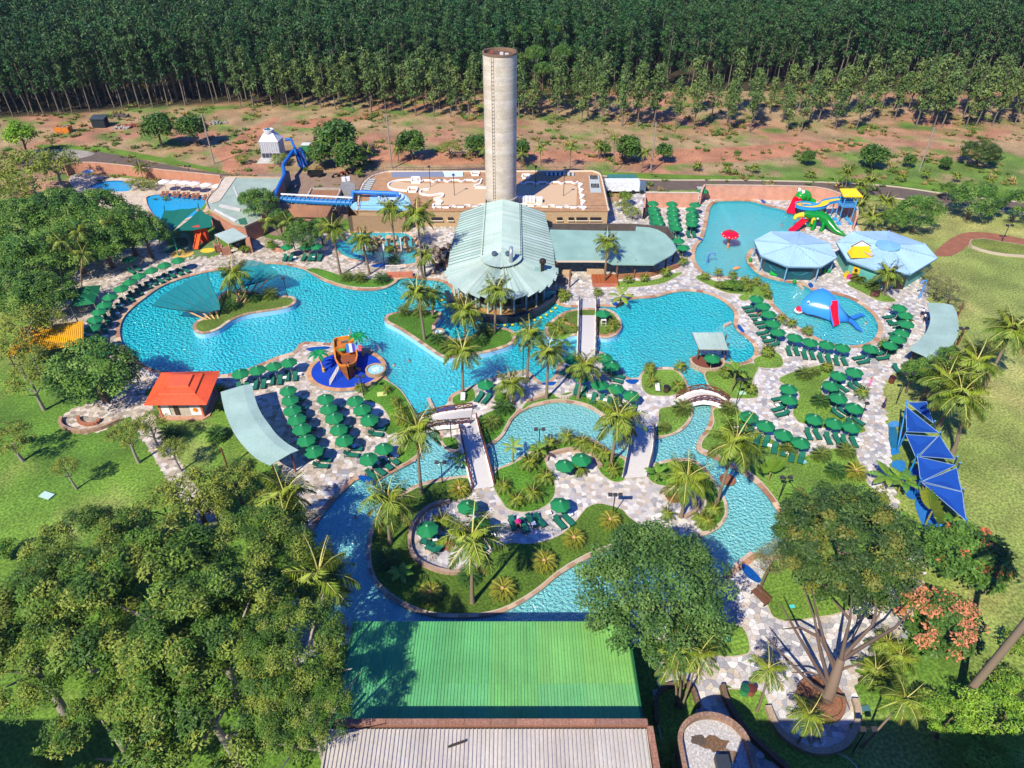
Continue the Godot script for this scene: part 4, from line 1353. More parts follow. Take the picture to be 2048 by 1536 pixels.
func west_buildings() -> void:
	# long changing-room block with a worn green flat roof
	var t := thing("changing_room_block","flat roofed salmon block with worn pale green roof and white strips","building")
	var h := 3.2
	var p := smooth(L([-60.57,-133.6,-60.79,-136.59,-60.54,-140.74,-61.06,-146.2,-57.54,-146.48]),3,false)
	p.append_array(L([-48.34,-146.2,-48.23,-144.53,-48.69,-138.39,-48.36,-131.66,-47.32,-125.2,-49.43,-122.14,-51.55,-123.01,-55.64,-127,-58.68,-129.77]))
	var w := nb(C(210,148,120))
	w.prism(grow(p,-0.1),0,h - 0.2,false)
	part("wall",w,M.matte,t)
	var r := nb(C(176,196,176))
	r.prism(p,h - 0.2,h)
	part("roof",r,M.roof,t)
	for s in [[L([-60.93,-146.77,-58.5,-146.48,-57.96,-134.1,-59.05,-132.63,-60.34,-134.1,-60.56,-137.1]),C(236,220,196)],[L([-57.4,-132.39,-52.62,-130.24,-52.46,-129.07,-57.2,-131.19]),C(232,228,218)],[L([-57.67,-130.24,-55.17,-127.91,-51.69,-124.98,-51.95,-124.32,-57.63,-129.53]),C(244,242,236)],[L([-57.62,-141.27,-57.31,-141.27,-54.64,-135.59,-54.94,-135.59]),C(236,234,228)],[L([-51.66,-125.2,-50.61,-126.09,-49.22,-123.01,-50.68,-123.22]),C(62,128,100)]]:
		var b := nb(s[1])
		b.prism(s[0],h+0.005,h+0.12)
		part("roof_strip",b,M.matte,t)
	var par := nb(C(226,190,156))
	wall_run(par,p,h,h+0.25,0.2,true)
	part("parapet",par,M.matte,t)
	var lw := nb(C(210,150,124))
	wall_run(lw,L([-62.14,-132.25,-57.2,-128.12,-52.54,-123.76,-49.02,-120.83,-47.7,-118.19]),0,2.4,0.3)
	part("yard_wall",lw,M.matte,t)
	var e := thing("entrance_shelter","small salmon kiosk with tilted sage roof beside the playground","shelter")
	var er := nb(C(184,204,192))
	sheet(er,L3([-54.22,3,-119.41,-51.46,3.3,-121.61,-47.87,3.1,-118.38,-50.72,2.8,-116.27]),0.2)
	part("roof",er,M.roof,e)
	var ew := nb(C(206,146,120))
	wall_run(ew,L([-54.95,-119.6,-54.05,-117.99,-53.12,-118.79,-52.63,-117.01,-51.36,-117.6]),0,1.5,0.25)
	wall_run(ew,L([-48.4,-118.39,-47.42,-118.19]),0,3.0,0.3)
	part("wall",ew,M.matte,e)
	for q in L3([-53.51,0,-118.59,-49.46,0,-119.8,-51.36,0,-117.6]):
		post(e,"column",q,q+UP*2.9,0.14,C(196,140,116))
	# brown tiled service roofs with the blue pipe
	var s1 := thing("service_roof","brown tiled service roof in a grey frame below the yard","roof")
	var rb := nb(C(186,136,94))
	ribbed(rb,V3(-41.18,2.9,-135.55),V3(-35.42,2.9,-135.3),V3(-35.06,3.2,-139.43),V3(-41.05,3.2,-139.69),30,0.05)
	part("tiled_roof",rb,M.roof,s1)
	var fr := nb(C(214,196,176))
	wall_run(fr,L([-41.13,-135.59,-41.2,-140.34,-35.11,-140.21,-35.03,-134.59]),0.0,3.4,0.3)
	part("parapet",fr,M.matte,s1)
	var s2 := thing("pump_room_roof","wider brown tiled roof in front of the blue pipe","roof")
	var r2 := nb(C(190,138,96))
	ribbed(r2,V3(-41.68,2.6,-127.88),V3(-35.63,2.6,-127.43),V3(-35.42,2.9,-132.36),V3(-45.32,2.9,-133.33),40,0.05)
	part("tiled_roof",r2,M.roof,s2)
	var w2 := nb(C(206,150,124))
	w2.prism(L([-41.63,-128.33,-35.75,-127.87,-35.79,-133.28,-45.45,-134.25]),0,2.5,false)
	part("wall",w2,M.matte,s2)
	var u := thing("plant_room","grey flat roofed plant room with two white air units","building")
	var ub := nb(C(160,160,156))
	ub.prism(L([-35.71,-144.02,-33.2,-143.47,-32.01,-140.25,-31.98,-136.62,-35.24,-139.98]),0,3.4)
	part("wall",ub,M.matte,u)
	for q in L3([-35.18,3.4,-144.02,-34.29,3.4,-144.3]):
		var ab := nb(C(236,238,240))
		ab.box(q+UP*0.4,V3(0.8,0.8,0.6))
		part("air_unit",ab,M.paint,u)
	var wr := thing("grey_side_wall","sloping grey rendered wall beside the worn green roof","wall")
	var wb := nb(C(150,152,140))
	wall_run(wb,L([-49.83,-142.96,-49.22,-151.51]),0,2.8,1.2)
	part("wall",wb,M.matte,wr)
	# steel truss
	var tr := thing("steel_stair_frame","white and grey steel stair frame between pump room and waterfall","frame")
	var tb := nb(C(190,192,196))
	for i in 6:
		var a := V3(-36.62,0,-136.09)+V3(i*0.55,0,0)
		tb.beam(a,a+V3(0.9,2.8,-1.8),0.1,0.1)
		tb.beam(a+V3(0.9,0,0),a+V3(0,2.6,-1.4),0.08,0.08)
	tb.beam(V3(-36.62,0,-136.09)+V3(0,1.2,-0.8),V3(-36.62,0,-136.09)+V3(4,1.2,-0.8),0.12,0.12)
	tb.beam(V3(-36.62,0,-136.09)+V3(0,2.6,-1.5),V3(-36.62,0,-136.09)+V3(4,2.7,-1.7),0.12,0.12)
	part("truss",tb,M.metal,tr)
	# cooling tower
	var c := thing("cooling_tower","white cooling tower with tapered top and louvred base by the red track","cooling tower",V3(-56.49,0,-166.4))
	var cb := nb(C(206,208,214))
	cb.prism(A2([V2(-2.2,1.5),V2(2.2,1.5),V2(2.5,-1.8),V2(-2.2,-1.8)]),0,4.6)
	part("casing",cb,M.paint,c)
	for i in 5:
		var g := nb(C(60,70,82))
		g.box(V3(-1.7+i*0.85,1.4,1.54),V3(0.7,1.0,0.1))
		part("louvre",g,M.plain,c)
	for i in 9:
		var rbx := nb(C(184,186,194))
		rbx.box(V3(-2.1+i*0.52,3.3,1.53),V3(0.06,2.4,0.08))
		part("rib",rbx,M.paint,c)
	var tp := nb(C(232,234,240))
	var lo := [V3(-2.25,4.6,1.55),V3(2.25,4.6,1.55),V3(2.55,4.6,-1.85),V3(-2.25,4.6,-1.85)]
	var hi := [V3(-1.1,6.2,0.5),V3(1.1,6.2,0.5),V3(1.1,6.2,-1.0),V3(-1.1,6.2,-1.0)]
	for i in 4:
		tp.q(lo[i],lo[(i+1) % 4],hi[(i+1) % 4],hi[i],(lo[i]+lo[(i+1) % 4])*V3(1,0,1)+UP)
	part("hood",tp,M.paint,c)
	var fn := nb(C(220,222,226))
	fn.lathe(V3(0,6.2,-0.25),A2([V2(1.15,0),V2(1.2,0.7),V2(1.0,0.75),V2(0.9,0.3),V2(0,0.3)]),20)
	part("fan_ring",fn,M.paint,c)
	var mo := nb(C(70,130,136))
	mo.box(V3(0,6.9,-0.25),V3(0.6,0.5,0.6))
	mo.beam(V3(-1.1,6.8,-0.25),V3(1.1,6.8,-0.25),0.12,0.12)
	part("motor",mo,M.paint,c)
	var pad := nb(C(228,220,208))
	pad.box(V3(0.2,0.06,0.6),V3(7,0.12,5))
	part("plinth",pad,M.matte,c)
	var bluep := C(30,110,196)
	var pipe := thing("blue_pipeline","thick blue pipe from the cooling tower down across the green roof","pipe")
	var pb := nb(bluep)
	pb.tube(L3([-52.99,4.6,-166.44,-51.59,4.6,-166.44,-50.35,4,-163.75,-49.13,3.4,-160.17]),[0.3],8)
	pb.tube(L3([-50.12,3.6,-161.56,-50.25,3.4,-152.96,-48.5,3.4,-147.38,-47.78,3.6,-138.7,-47.34,3.4,-134.61,-47.69,2.9,-134.8]),[0.42],8)
	part("pipe_run",pb,M.paint,pipe)
	for i in 6:
		var a: Vector3 = L3([-49.82,3.6,-162.22,-49.26,3,-162.29,-49.08,3,-163.95,-48.3,2.5,-162.71,-48.98,2,-160.85,-48.48,1.6,-161.32])[i]
		var v := nb(C(24,84,176))
		v.tube(A3([a+UP*0.6,a,a+V3(0.4,-0.9,0.6),V3(a.x+0.7,0.2,a.z+1.0)]),[0.35],7)
		part("pump_pipe",v,M.paint,pipe)
	var p2 := thing("blue_slide_flume","long blue flume running across in front of the brown roofs","water slide")
	var fb := nb(C(28,120,190))
	var fl := L3([-45.88,3.4,-134.36,-41.96,3.4,-133.75,-37.87,3.4,-133.13,-33.86,3.4,-132.77,-31.35,3.4,-132.52])
	fb.tube(fl,[0.62],8)
	part("flume",fb,M.paint,p2)
	for i in 16:
		var q := fl[0].lerp(fl[4],(i+0.5) / 16.0)+UP*0.1
		var rg := nb(C(90,170,220))
		rg.box(q,V3(0.12,1.25,1.3))
		part("flange",rg,M.paint,p2)
	var rl := nb(C(232,232,228))
	rl.beam(fl[0]+V3(0,0.9,-0.6),fl[4]+V3(0,0.9,-0.6),0.2,0.25)
	part("rail",rl,M.plain,p2)
	var fr2 := nb(C(40,130,226))
	fr2.tube(L3([-31.48,3.2,-133.11,-31.74,4.4,-135.46,-29.17,4.6,-135.1,-25.64,4.6,-134.72,-22.72,4.4,-134.96,-22.59,3.6,-134.13]),[0.42],8)
	part("frame_pipe",fr2,M.paint,p2)
	# waterfall wall with the upper blue basin
	var wf := thing("waterfall_wall","rough stained rock wall with waterfall under a pale blue upper basin","wall")
	var wfb := nb(C(212,172,132))
	wfb.prism(L([-31.2,-126.35,-30.54,-127.01,-25.48,-126.79,-20.35,-126.68,-19.41,-129.48,-19.32,-132.25,-32.26,-132.25]),0,3.3,false)
	part("rock_face",wfb,M.rock,wf)
	for i in 34:
		var x := lerpf(-27.6,-17.2,rng.randf())
		var rk := nb(vary(C(228,196,158),0.22))
		var bs := Basis.from_euler(V3(rng.randf(),rng.randf()*3,rng.randf()))
		rk.box(V3(x,rng.randf_range(0.2,3.1),-118.55+rng.randf_range(-0.1,0.2)),V3(rng.randf_range(0.4,1.1),rng.randf_range(0.4,1.3),0.6),bs)
		part("boulder",rk,M.rock,wf)
	for i in 9:
		var x := -26.8+i*1.1
		var st := nb(C(96,78,60) if i % 3 else C(240,240,238))
		st.box(V3(x,1.7,-118.1),V3(rng.randf_range(0.18,0.5),rng.randf_range(2.2,3.2),0.1))
		part("wet_streak" if i % 3 else "falling_water",st,M.paint,wf)
	var bas := nb(C(150,206,232))
	var bpoly := smooth(L([-30.86,-129.78,-31.02,-132.89,-28.28,-133.62,-28.48,-136.11,-25.62,-137.13,-22.86,-137.64,-20.9,-135.61,-19.76,-131.68,-19.88,-129.31,-25.44,-129.08]),3)
	bas.prism(bpoly,3.2,3.46)
	part("basin",bas,M.paint,wf)
	var wtr := MB.new()
	wtr.flat(grow(bpoly,-0.3),3.5)
	part("basin_water",wtr,M.foam_water,wf)
	var sp := nb(C(196,226,240))
	sp.lathe(V3(-24.07,3.4,-134.61),A2([V2(2.6,0),V2(2.6,0.5),V2(2.2,0.5),V2(2.1,0.2),V2(0,0.2)]),24)
	part("spa_basin",sp,M.paint,wf)
	# salmon planter bridge in front of the waterfall pool
	var sb := thing("salmon_planter_wall","low salmon wall with white balustrade in front of the waterfall pool","wall")
	var s3 := nb(C(226,136,104))
	wall_run(s3,L([-21.75,-109.16,-19.41,-109.16,-17.18,-109.33]),-0.2,0.7,0.9)
	part("wall",s3,M.matte,sb)
	for i in 12:
		var q := V3(-22.15,0,-111.32).lerp(V3(-19.69,0,-111.32),i / 11.0)
		post(sb,"baluster",q,q+UP*1.0,0.06,C(226,222,216))
	var rl2 := nb(C(226,222,216))
	rl2.beam(V3(-22.11,1.03,-111.23),V3(-19.49,1.03,-111.23),0.14,0.1)
	part("handrail",rl2,M.plain,sb)
	var rks := thing("rockery","heap of pale and dark boulders with blue seats left of the green roof","rocks")
	for i in 70:
		var q := V3(-11.59,0,-114.87)+V3(rng.randf_range(-2.4,2.2),0,rng.randf_range(-5.0,5.2))
		var b := nb(vary(C(196,176,158) if rng.randf() < 0.5 else C(120,96,84),0.3))
		b.box(q+UP*rng.randf_range(0.2,1.0),V3(rng.randf_range(0.4,1.0),rng.randf_range(0.5,1.1),rng.randf_range(0.4,1.0)),Basis.from_euler(V3(rng.randf(),rng.randf()*3,rng.randf())))
		part("boulder",b,M.rock,rks)
	# skips, sheds and rubble on the rough ground behind
	var shed := thing("dark_shed","small dark shed on the rough ground before the plantation","shed",V3(-108.51,0,-190.55))
	var sb1 := nb(C(44,52,60))
	sb1.box(V3(0,1.1,0),V3(3.4,2.2,2.4))
	part("wall",sb1,M.matte,shed)
	var sb2 := nb(C(70,80,90))
	sheet(sb2,L3([-1.9,2.3,1.4,1.9,2.3,1.4,1.9,2.7,-1.4,-1.9,2.7,-1.4]),0.1)
	part("roof",sb2,M.roof,shed)
	var skip := thing("orange_skip","open orange skip full of rubble on the dry grass","skip",V3(-116.06,0,-186.08))
	var sk := nb(C(226,132,48))
	wall_run(sk,L([-1.8,1.0,1.8,1.0,1.8,-1.0,-1.8,-1.0]),0,1.5,0.12,true)
	part("body",sk,M.paint,skip)
	var sr := nb(C(206,180,150))
	for i in 14: sr.box(V3(rng.randf_range(-1.5,1.5),1.3,rng.randf_range(-0.8,0.8)),V3(0.7,0.5,0.6),Basis(UP,rng.randf()*3))
	part("rubble",sr,M.rock,skip).set_meta("kind","stuff")
	for i in 4:
		var q: Vector3 = [V3(-102.51,0,-188.9),V3(-100.71,0,-190.55),V3(-79.34,0,-193.05),V3(-107.19,0,-198.68)][i]
		var hp := thing("rubble_heap",["white rubble heap beside the red pipes","pale heap with red pipes on the dry grass","small white heap on the bare slope","grey timber pile near the forest edge"][i],"heap",q)
		var hb := MB.new()
		for j in 22:
			hb.col = vary([C(230,224,214),C(196,100,74),C(214,206,196),C(130,122,114)][i],0.25)
			hb.box(V3(rng.randfn(0,1.4),rng.randf()*0.5,rng.randfn(0,0.6)),V3(rng.randf_range(0.3,1.4),0.3,0.4),Basis(UP,rng.randf()*3))
		part("rubble",hb,M.rock,hp).set_meta("kind","stuff")
	var cabin := thing("green_cabinet","tall green utility cabinet with white top beside the blue pumps","cabinet",V3(-48.88,0,-168.42))
	var cbn := nb(C(60,140,96))
	cbn.box(V3(0,1.4,0),V3(1.9,2.8,1.6))
	part("body",cbn,M.paint,cabin)
	var cbt := nb(C(226,232,226))
	cbt.box(V3(0,2.88,0),V3(2.0,0.16,1.7))
	part("top",cbt,M.paint,cabin)
	var lor := thing("parked_truck","white box truck with teal cab top parked on the road behind the terrace","truck",V3(23.44,0,-146.46))
	var lb := nb(C(232,238,244))
	lb.box(V3(0,1.6,0),V3(7.4,2.0,2.3))
	part("cargo_box",lb,M.paint,lor)
	var lc := nb(C(70,130,120))
	lc.box(V3(0.3,1.5,-2.6),V3(6.2,2.2,1.6))
	part("canopy",lc,M.paint,lor)
	var lcab := nb(C(90,110,130))
	lcab.box(V3(4.4,1.2,0),V3(1.3,1.7,2.1))
	part("cab",lcab,M.gloss,lor)
	for x in [-2.6,2.4,4.3]:
		var wh := nb(C(30,30,32))
		wh.tube(A3([V3(x,0.45,1.0),V3(x,0.45,1.25)]),[0.45],12)
		part("wheel",wh,M.plain,lor)
	var trl := thing("black_trailer","small black open trailer parked in the service yard","trailer",V3(-44.16,0,-155.63))
	var tlb := nb(C(34,34,38))
	wall_run(tlb,L([-1.6,0.8,1.6,0.8,1.6,-0.8,-1.6,-0.8]),0.4,1.1,0.1,true)
	tlb.box(V3(0,0.45,0),V3(3.2,0.1,1.6))
	part("body",tlb,M.paint,trl)
	for x in [-0.9,0.9]:
		var wh := nb(C(24,24,26))
		wh.tube(A3([V3(x,0.35,0.8),V3(x,0.35,1.0)]),[0.35],10)
		part("wheel",wh,M.plain,trl)
	for i in 4:
		var q: Vector3 = [V3(-39.48,0,-154.74),V3(-38.41,0,-155.63),V3(-37.29,0,-156.24),V3(-34.47,0,-155.63)][i]
		var mc := thing("motorcycle",["dark motorcycle nearest the black trailer","red motorcycle under the yard tree","red and black motorcycle beside the big tree","blue motorcycle standing alone in the yard"][i],"motorcycle",q,0.5+i*0.4)
		var fb2 := nb([C(50,46,46),C(170,40,40),C(150,36,36),C(44,60,130)][i])
		fb2.tube(L3([-0.6,0.6,0,-0.2,0.8,0,0.3,0.75,0,0.6,0.95,0]),[0.12,0.2,0.22,0.08],6)
		part("body",fb2,M.paint,mc)
		for x in [-0.65,0.65]:
			var wh := nb(C(24,24,26))
			wh.tube(A3([V3(x,0.32,-0.06),V3(x,0.32,0.06)]),[0.32],10)
			part("wheel",wh,M.plain,mc)
		var hb2 := nb(C(90,90,94))
		hb2.beam(V3(0.5,1.0,-0.35),V3(0.5,1.0,0.35),0.05,0.05)
		part("handlebar",hb2,M.metal,mc)

func kiosk_and_shades() -> void:
	var t := thing("orange_kiosk","small kiosk under a stepped bright orange hipped roof","kiosk")
	var k := C(244,104,62)
	var e := L3([-46.9,2.9,-70.18,-38.92,2.9,-70.28,-39.58,2.9,-77.59,-47.45,2.9,-77.24])
	var ctr := (e[0]+e[1]+e[2]+e[3])*0.25
	var lev := []
	for s in [1.0,0.62,0.58,0.36,0.33]:
		var r := []
		for v in e:
			r.append(ctr+(v - ctr)*s)
		lev.append(r)
	var hs := [2.9,3.5,3.72,3.95,4.2]
	for i in 4:
		for j in 5:
			lev[j][i].y = hs[j]
	for j in [0,2]:
		for i in 4:
			var b := nb(k)
			var n := int(lev[j][i].distance_to(lev[j][(i+1) % 4]) / 0.22)
			var m: Vector3 = (lev[j][i]+lev[j][(i+1) % 4])*0.5 - ctr
			b.q(lev[j][i],lev[j][(i+1) % 4],lev[j+1][(i+1) % 4],lev[j+1][i],m*V3(1,0,1)+UP*4)
			for q in n:
				var u := (q+0.5) / n
				b.beam(lev[j][i].lerp(lev[j][(i+1) % 4],u),lev[j+1][i].lerp(lev[j+1][(i+1) % 4],u),0.05,0.06)
			part("roof_slope",b,M.paint,t)
	var top := nb(k)
	for i in 4:
		var m: Vector3 = (lev[3][i]+lev[3][(i+1) % 4])*0.5 - ctr
		top.q(lev[1][i]+DN*0.1,lev[1][(i+1) % 4]+DN*0.1,lev[2][(i+1) % 4]+DN*0.02,lev[2][i]+DN*0.02,m*V3(1,0,1))
		top.q(lev[3][i],lev[3][(i+1) % 4],lev[4][(i+1) % 4],lev[4][i],m*V3(1,0,1))
	top.q(lev[4][0],lev[4][1],lev[4][2],lev[4][3],UP)
	part("roof_lantern",top,M.paint,t)
	var w := nb(C(226,214,196))
	var body := PackedVector2Array()
	for v in e:
		var q := ctr+(v - ctr)*0.68
		body.append(V2(q.x,q.z))
	w.prism(body,0,2.9,false)
	part("wall",w,M.matte,t)
	var pl := nb(C(222,170,140))
	pl.prism(grow(body,0.7),-0.1,0.14)
	part("plinth",pl,M.matte,t)
	var fz: float = maxf(body[0].y,body[1].y)+0.03
	for s in [[0.08,0.5,C(250,250,246),"shutter"],[0.34,0.28,C(70,60,54),"doorway"],[0.8,0.62,C(250,250,246),"sign_board"]]:
		var b := nb(s[2])
		b.box(V3(lerpf(body[0].x,body[1].x,s[0])+0.25,1.25,fz),V3(s[1]*2.2,1.7,0.08))
		var sg := part(s[3],b,M.paint,t)
		if s[3] == "sign_board":
			var d := nb(C(236,140,30))
			d.lathe(O3,A2([V2(0.32,0),V2(0.32,0.05),V2(0,0.05)]),16)
			var o := part("round_emblem",d,M.paint,sg)
			o.position = V3(lerpf(body[0].x,body[1].x,0.8)+0.25,1.3,fz+0.04)
			o.rotation.x = PI / 2
	for i in 4:
		post(t,"column",up(body[i]),up(body[i],2.9),0.18,C(210,110,80))
	# two curved sage shade roofs
	var c1 := thing("curved_shade_roof","long curved sage green shade roof on brown posts over the sunbed plaza","shade roof")
	curved_roof(c1,smooth(Q2(L3([-37.81,3.2,-72.59,-37.06,3.2,-70.87,-35.89,3.2,-68.43,-34.69,3.2,-66.32,-33.39,3.2,-64.29,-31.98,3.2,-62.54,-30.4,3.2,-60.85,-28.92,3.2,-59.62,-27.69,3.2,-58.98])),2,false),smooth(Q2(L3([-34.06,3.5,-73.91,-33.04,3.5,-71.49,-32.09,3.5,-69.51,-30.94,3.5,-67.59,-29.74,3.5,-65.97,-28.37,3.5,-64.17,-26.98,3.5,-62.75,-25.9,3.5,-61.89,-24.91,3.5,-61.2])),2,false),3.2,3.5)
	for p in L3([-34.29,0,-61.91,-31.06,0,-58.58,-27.78,0,-59.64,-25.85,0,-61.14]):
		post(c1,"post",V3(p.x,0,p.z),V3(p.x,3.25,p.z),0.11,C(120,74,54))
	var c2 := thing("curved_shade_roof","curved sage green shade roof at the edge of the right lawn","shade roof")
	curved_roof(c2,smooth(Q2(L3([64.21,3.2,-95.08,63.22,3.2,-91.86,61.99,3.2,-89.23,60.23,3.2,-86.7,58.56,3.2,-84.96,57.08,3.2,-83.59,55.74,3.2,-82.42])),2,false),smooth(Q2(L3([67.71,3.2,-94.12,67.27,3.2,-91.86,65.98,3.2,-88.87,64.73,3.2,-86.35,62.68,3.2,-83.59,60.13,3.2,-81.44,57.43,3.2,-79.67])),2,false),3.2,3.3)
	for p in L3([65.56,0,-95.08,62.76,0,-88.09,59.66,0,-85.23,57.31,0,-83.23,69.98,0,-95.08,66.73,0,-88.09,62.38,0,-82.98,58.85,0,-79.75]):
		post(c2,"post",V3(p.x,0,p.z),V3(p.x,3.1,p.z),0.11,C(120,74,54))
	# gazebo in the right pool
	var gz := thing("square_gazebo","square sage roofed gazebo on a round platform in the right pool","gazebo")
	var gr := nb(C(188,210,196))
	ribbed(gr,V3(26.33,3.1,-82.42),V3(30.45,3.1,-82.3),V3(30.55,3.3,-86.47),V3(26.13,3.3,-86.47),22,0.04)
	part("roof",gr,M.roof,gz)
	var under := nb(C(120,110,100))
	sheet(under,L3([26.34,3.08,-82.45,30.46,3.08,-82.32,30.58,3.26,-86.53,26.15,3.26,-86.53]),0.15)
	part("roof_frame",under,M.matte,gz)
	for p in L3([26.79,0,-83.97,30.78,0,-83.97,31.07,0,-86.13,27.57,0,-86]):
		post(gz,"post",p+DN*0.4,p+UP*3.1,0.13,C(110,84,66))
	var pf := nb(C(130,74,54))
	pf.prism(ring2(L([28.2,-83.48,-242.87,-378.38])[0],2.3,1.9,28),-1.0,0.12)
	part("platform",pf,M.stone,gz)
	var pw := nb(C(214,190,160))
	var arcp := PackedVector2Array()
	for i in 20:
		var a := PI*(-0.1+1.2*i / 19.0)
		arcp.append(L([28.2,-83.48,-242.87,-378.38])[0]+V2(cos(a)*2.4,sin(a)*2.0))
	wall_run(pw,arcp,-0.6,0.45,0.35)
	part("low_wall",pw,M.matte,gz)
	# fan canopies over the left pool
	for cset in [["dark teal fan shaped shade canopy standing left of the island palm",V3(-46.55,0,-94.79),L3([-55.03,3.6,-93.6,-54.27,3.9,-96.18,-52.97,4.1,-98.34,-51.56,4.3,-100.33,-49.15,4.5,-101.66]),L3([-48.18,2.2,-94.4,-47.06,2,-94.29,-46.07,2,-94.72,-45.37,2.2,-94.83,-46.09,3,-96.59])],
			["dark teal fan shaped shade canopy standing right of the island palm",V3(-44.09,0,-99.64),L3([-44.15,4.5,-106.69,-41.68,4.4,-106.11,-39.33,4.2,-104.44,-38.11,3.6,-103.45]),L3([-47.45,2.2,-101.2,-45.4,2,-100.6,-44.44,2.2,-100.73,-43.29,2.6,-101.93])]]:
		var f := thing("fan_canopy",cset[0],"canopy",O3,0.0,"fan canopies on the pool island")
		var outer: PackedVector3Array = cset[2]
		var inner: PackedVector3Array = cset[3]
		var sk := nb(C(24,116,120))
		var n := 12
		var rows := []
		for i in n+1:
			var u := float(i) / n
			var o := curve_at(outer,u)
			var q := curve_at(inner,u)
			rows.append([o,o.lerp(q,0.33)+DN*0.25,o.lerp(q,0.66)+DN*0.3,q])
		for i in n:
			for j in 3:
				sk.q(rows[i][j],rows[i+1][j],rows[i+1][j+1],rows[i][j+1],UP)
		part("shade_cloth",sk,M.net,f)
		var foot: Vector3 = cset[1]
		for i in range(0,n+1,2):
			var rb := nb(C(20,60,62))
			rb.tube(A3([rows[i][0]+DN*0.08,rows[i][1]+DN*0.1,rows[i][2]+DN*0.1,rows[i][3]+DN*0.08]),[0.07],5)
			part("rib",rb,M.paint,f)
		for i in [2,5,8,11]:
			post(f,"timber_strut",foot+V3((i - 6)*0.16,0.3,(i % 3)*0.3),rows[i][1]+DN*0.2,0.13,C(206,164,110))
	# yellow awning among the trees on the left
	var ya := thing("yellow_awning","bright yellow slatted awning half hidden by trees on the left","awning")
	var yb := nb(C(246,182,30))
	ribbed(yb,V3(-70.26,3,-80.61),V3(-61.17,3,-83.94),V3(-63.57,3.4,-89.42),V3(-72.02,3.4,-87.65),34,0.07)
	part("roof",yb,M.paint,ya)
	for p in L3([-71.27,0,-82.37,-66.88,0,-83.6,-63.45,0,-85.49,-65.97,0,-91.5]):
		post(ya,"post",p,p+UP*3.1,0.1,C(120,100,70))
	# green shade sails of the small playground
	var gs := thing("green_shade_sail","pair of dark green shade sails stretched over the small playground","shade sail")
	var sails := [L3([-65.83,3.2,-121.72,-66.11,4.2,-127.25,-63.37,4,-128.4,-59.6,4.6,-127.95,-62.13,3.2,-120.24]),L3([-61.94,3.2,-120.24,-59.3,4.4,-127.49,-56.49,3.8,-125.43,-55.34,3.4,-121.71,-58.82,3,-121.08])]
	for s: PackedVector3Array in sails:
		var b := nb(C(10,112,96))
		var mid := O3
		for v in s: mid += v / s.size()
		mid.y -= 0.35
		for i in s.size():
			var a := s[i]
			var c := s[(i+1) % s.size()]
			var em := (a+c)*0.5
			em = em.lerp(mid,0.08)
			b.t(a,em,mid,UP)
			b.t(em,c,mid,UP)
		part("sail",b,M.cloth,gs)
	for q in [[V3(-64.1,0,-118.39),V3(-66.15,3.3,-122.14)],[V3(-60.57,0,-116.81),V3(-62.78,3.3,-121.08)],[V3(-55.86,0,-122.91),V3(-56.46,3.9,-125.43)],[V3(-68.56,0,-131.09),V3(-66.54,4.6,-128.65)],[V3(-61.26,0,-130.86),V3(-60.11,5,-128.9)]]:
		post(gs,"mast",q[0],q[1],0.09,C(30,140,104))
	# blue shade sails of the right playground
	var bs := thing("blue_shade_sail","row of overlapping royal blue triangular shade sails beside the right lawn","shade sail")
	var hi := 4.2
	var tri := [L3([49.25,4.4,-68.94,52.1,4,-69.57,51.36,3.6,-65.91]),L3([48.91,4.2,-68.4,51.39,3.4,-64.29,47.05,4,-63.85]),L3([46.93,3.8,-63.59,50.84,3.4,-63.64,46.63,3.4,-59.97]),L3([46.85,3.8,-59.82,51.22,3.4,-63.92,51,3.4,-59.75]),L3([46.22,4.2,-59.33,50.58,3.4,-58.74,45.23,3.6,-55.89]),L3([45.02,4.2,-55.39,50.51,3.4,-58.31,49.21,3.4,-54.65]),L3([45.09,3.9,-55.49,49.32,3.3,-54.65,47.74,3.2,-50.59])]
	for s: PackedVector3Array in tri:
		var b := nb(C(16,82,176))
		var mid := (s[0]+s[1]+s[2]) / 3.0+DN*0.3
		for i in 3:
			var em := ((s[i]+s[(i+1) % 3])*0.5).lerp(mid,0.06)
			b.t(s[i],em,mid,UP)
			b.t(em,s[(i+1) % 3],mid,UP)
		var sl := part("sail",b,M.cloth,bs)
		for i in 3:
			var ed := nb(C(150,180,216))
			ed.beam(s[i]+UP*0.02,s[(i+1) % 3]+UP*0.02,0.06,0.04)
			part("edge_cable",ed,M.paint,sl)
	for q in [[V3(47.53,0,-64.55),V3(49.41,4.5,-69.3)],[V3(47.47,0,-64.55),V3(47.24,4.3,-64.11)],[V3(46.48,0,-59.64),V3(46.54,4.2,-59.87)],[V3(46.41,0,-57.38),V3(45.02,4.3,-55.75)],[V3(53.87,0,-68.57),V3(51.57,3.8,-66.08)],[V3(53.85,0,-66.39),V3(51.27,3.8,-64.05)],[V3(53.48,0,-62.34),V3(51.19,3.8,-59.79)],[V3(53.08,0,-61.06),V3(50.89,3.9,-58.7)],[V3(51.81,0,-56.99),V3(49.31,3.8,-54.72)],[V3(49.14,0,-51.57),V3(47.71,3.5,-50.59)]]:
		post(bs,"mast",q[0],q[1],0.1,C(40,140,214),M.paint)

func Q2(p: PackedVector3Array) -> PackedVector2Array:
	var o := PackedVector2Array()
	for v in p: o.append(V2(v.x,v.z))
	return o

func curve_at(p: PackedVector3Array,u: float) -> Vector3:
	var s := u*(p.size() - 1)
	var i := mini(int(s),p.size() - 2)
	var f := s - i
	return p[i].cubic_interpolate(p[i+1],p[maxi(i - 1,0)],p[mini(i+2,p.size() - 1)],f)

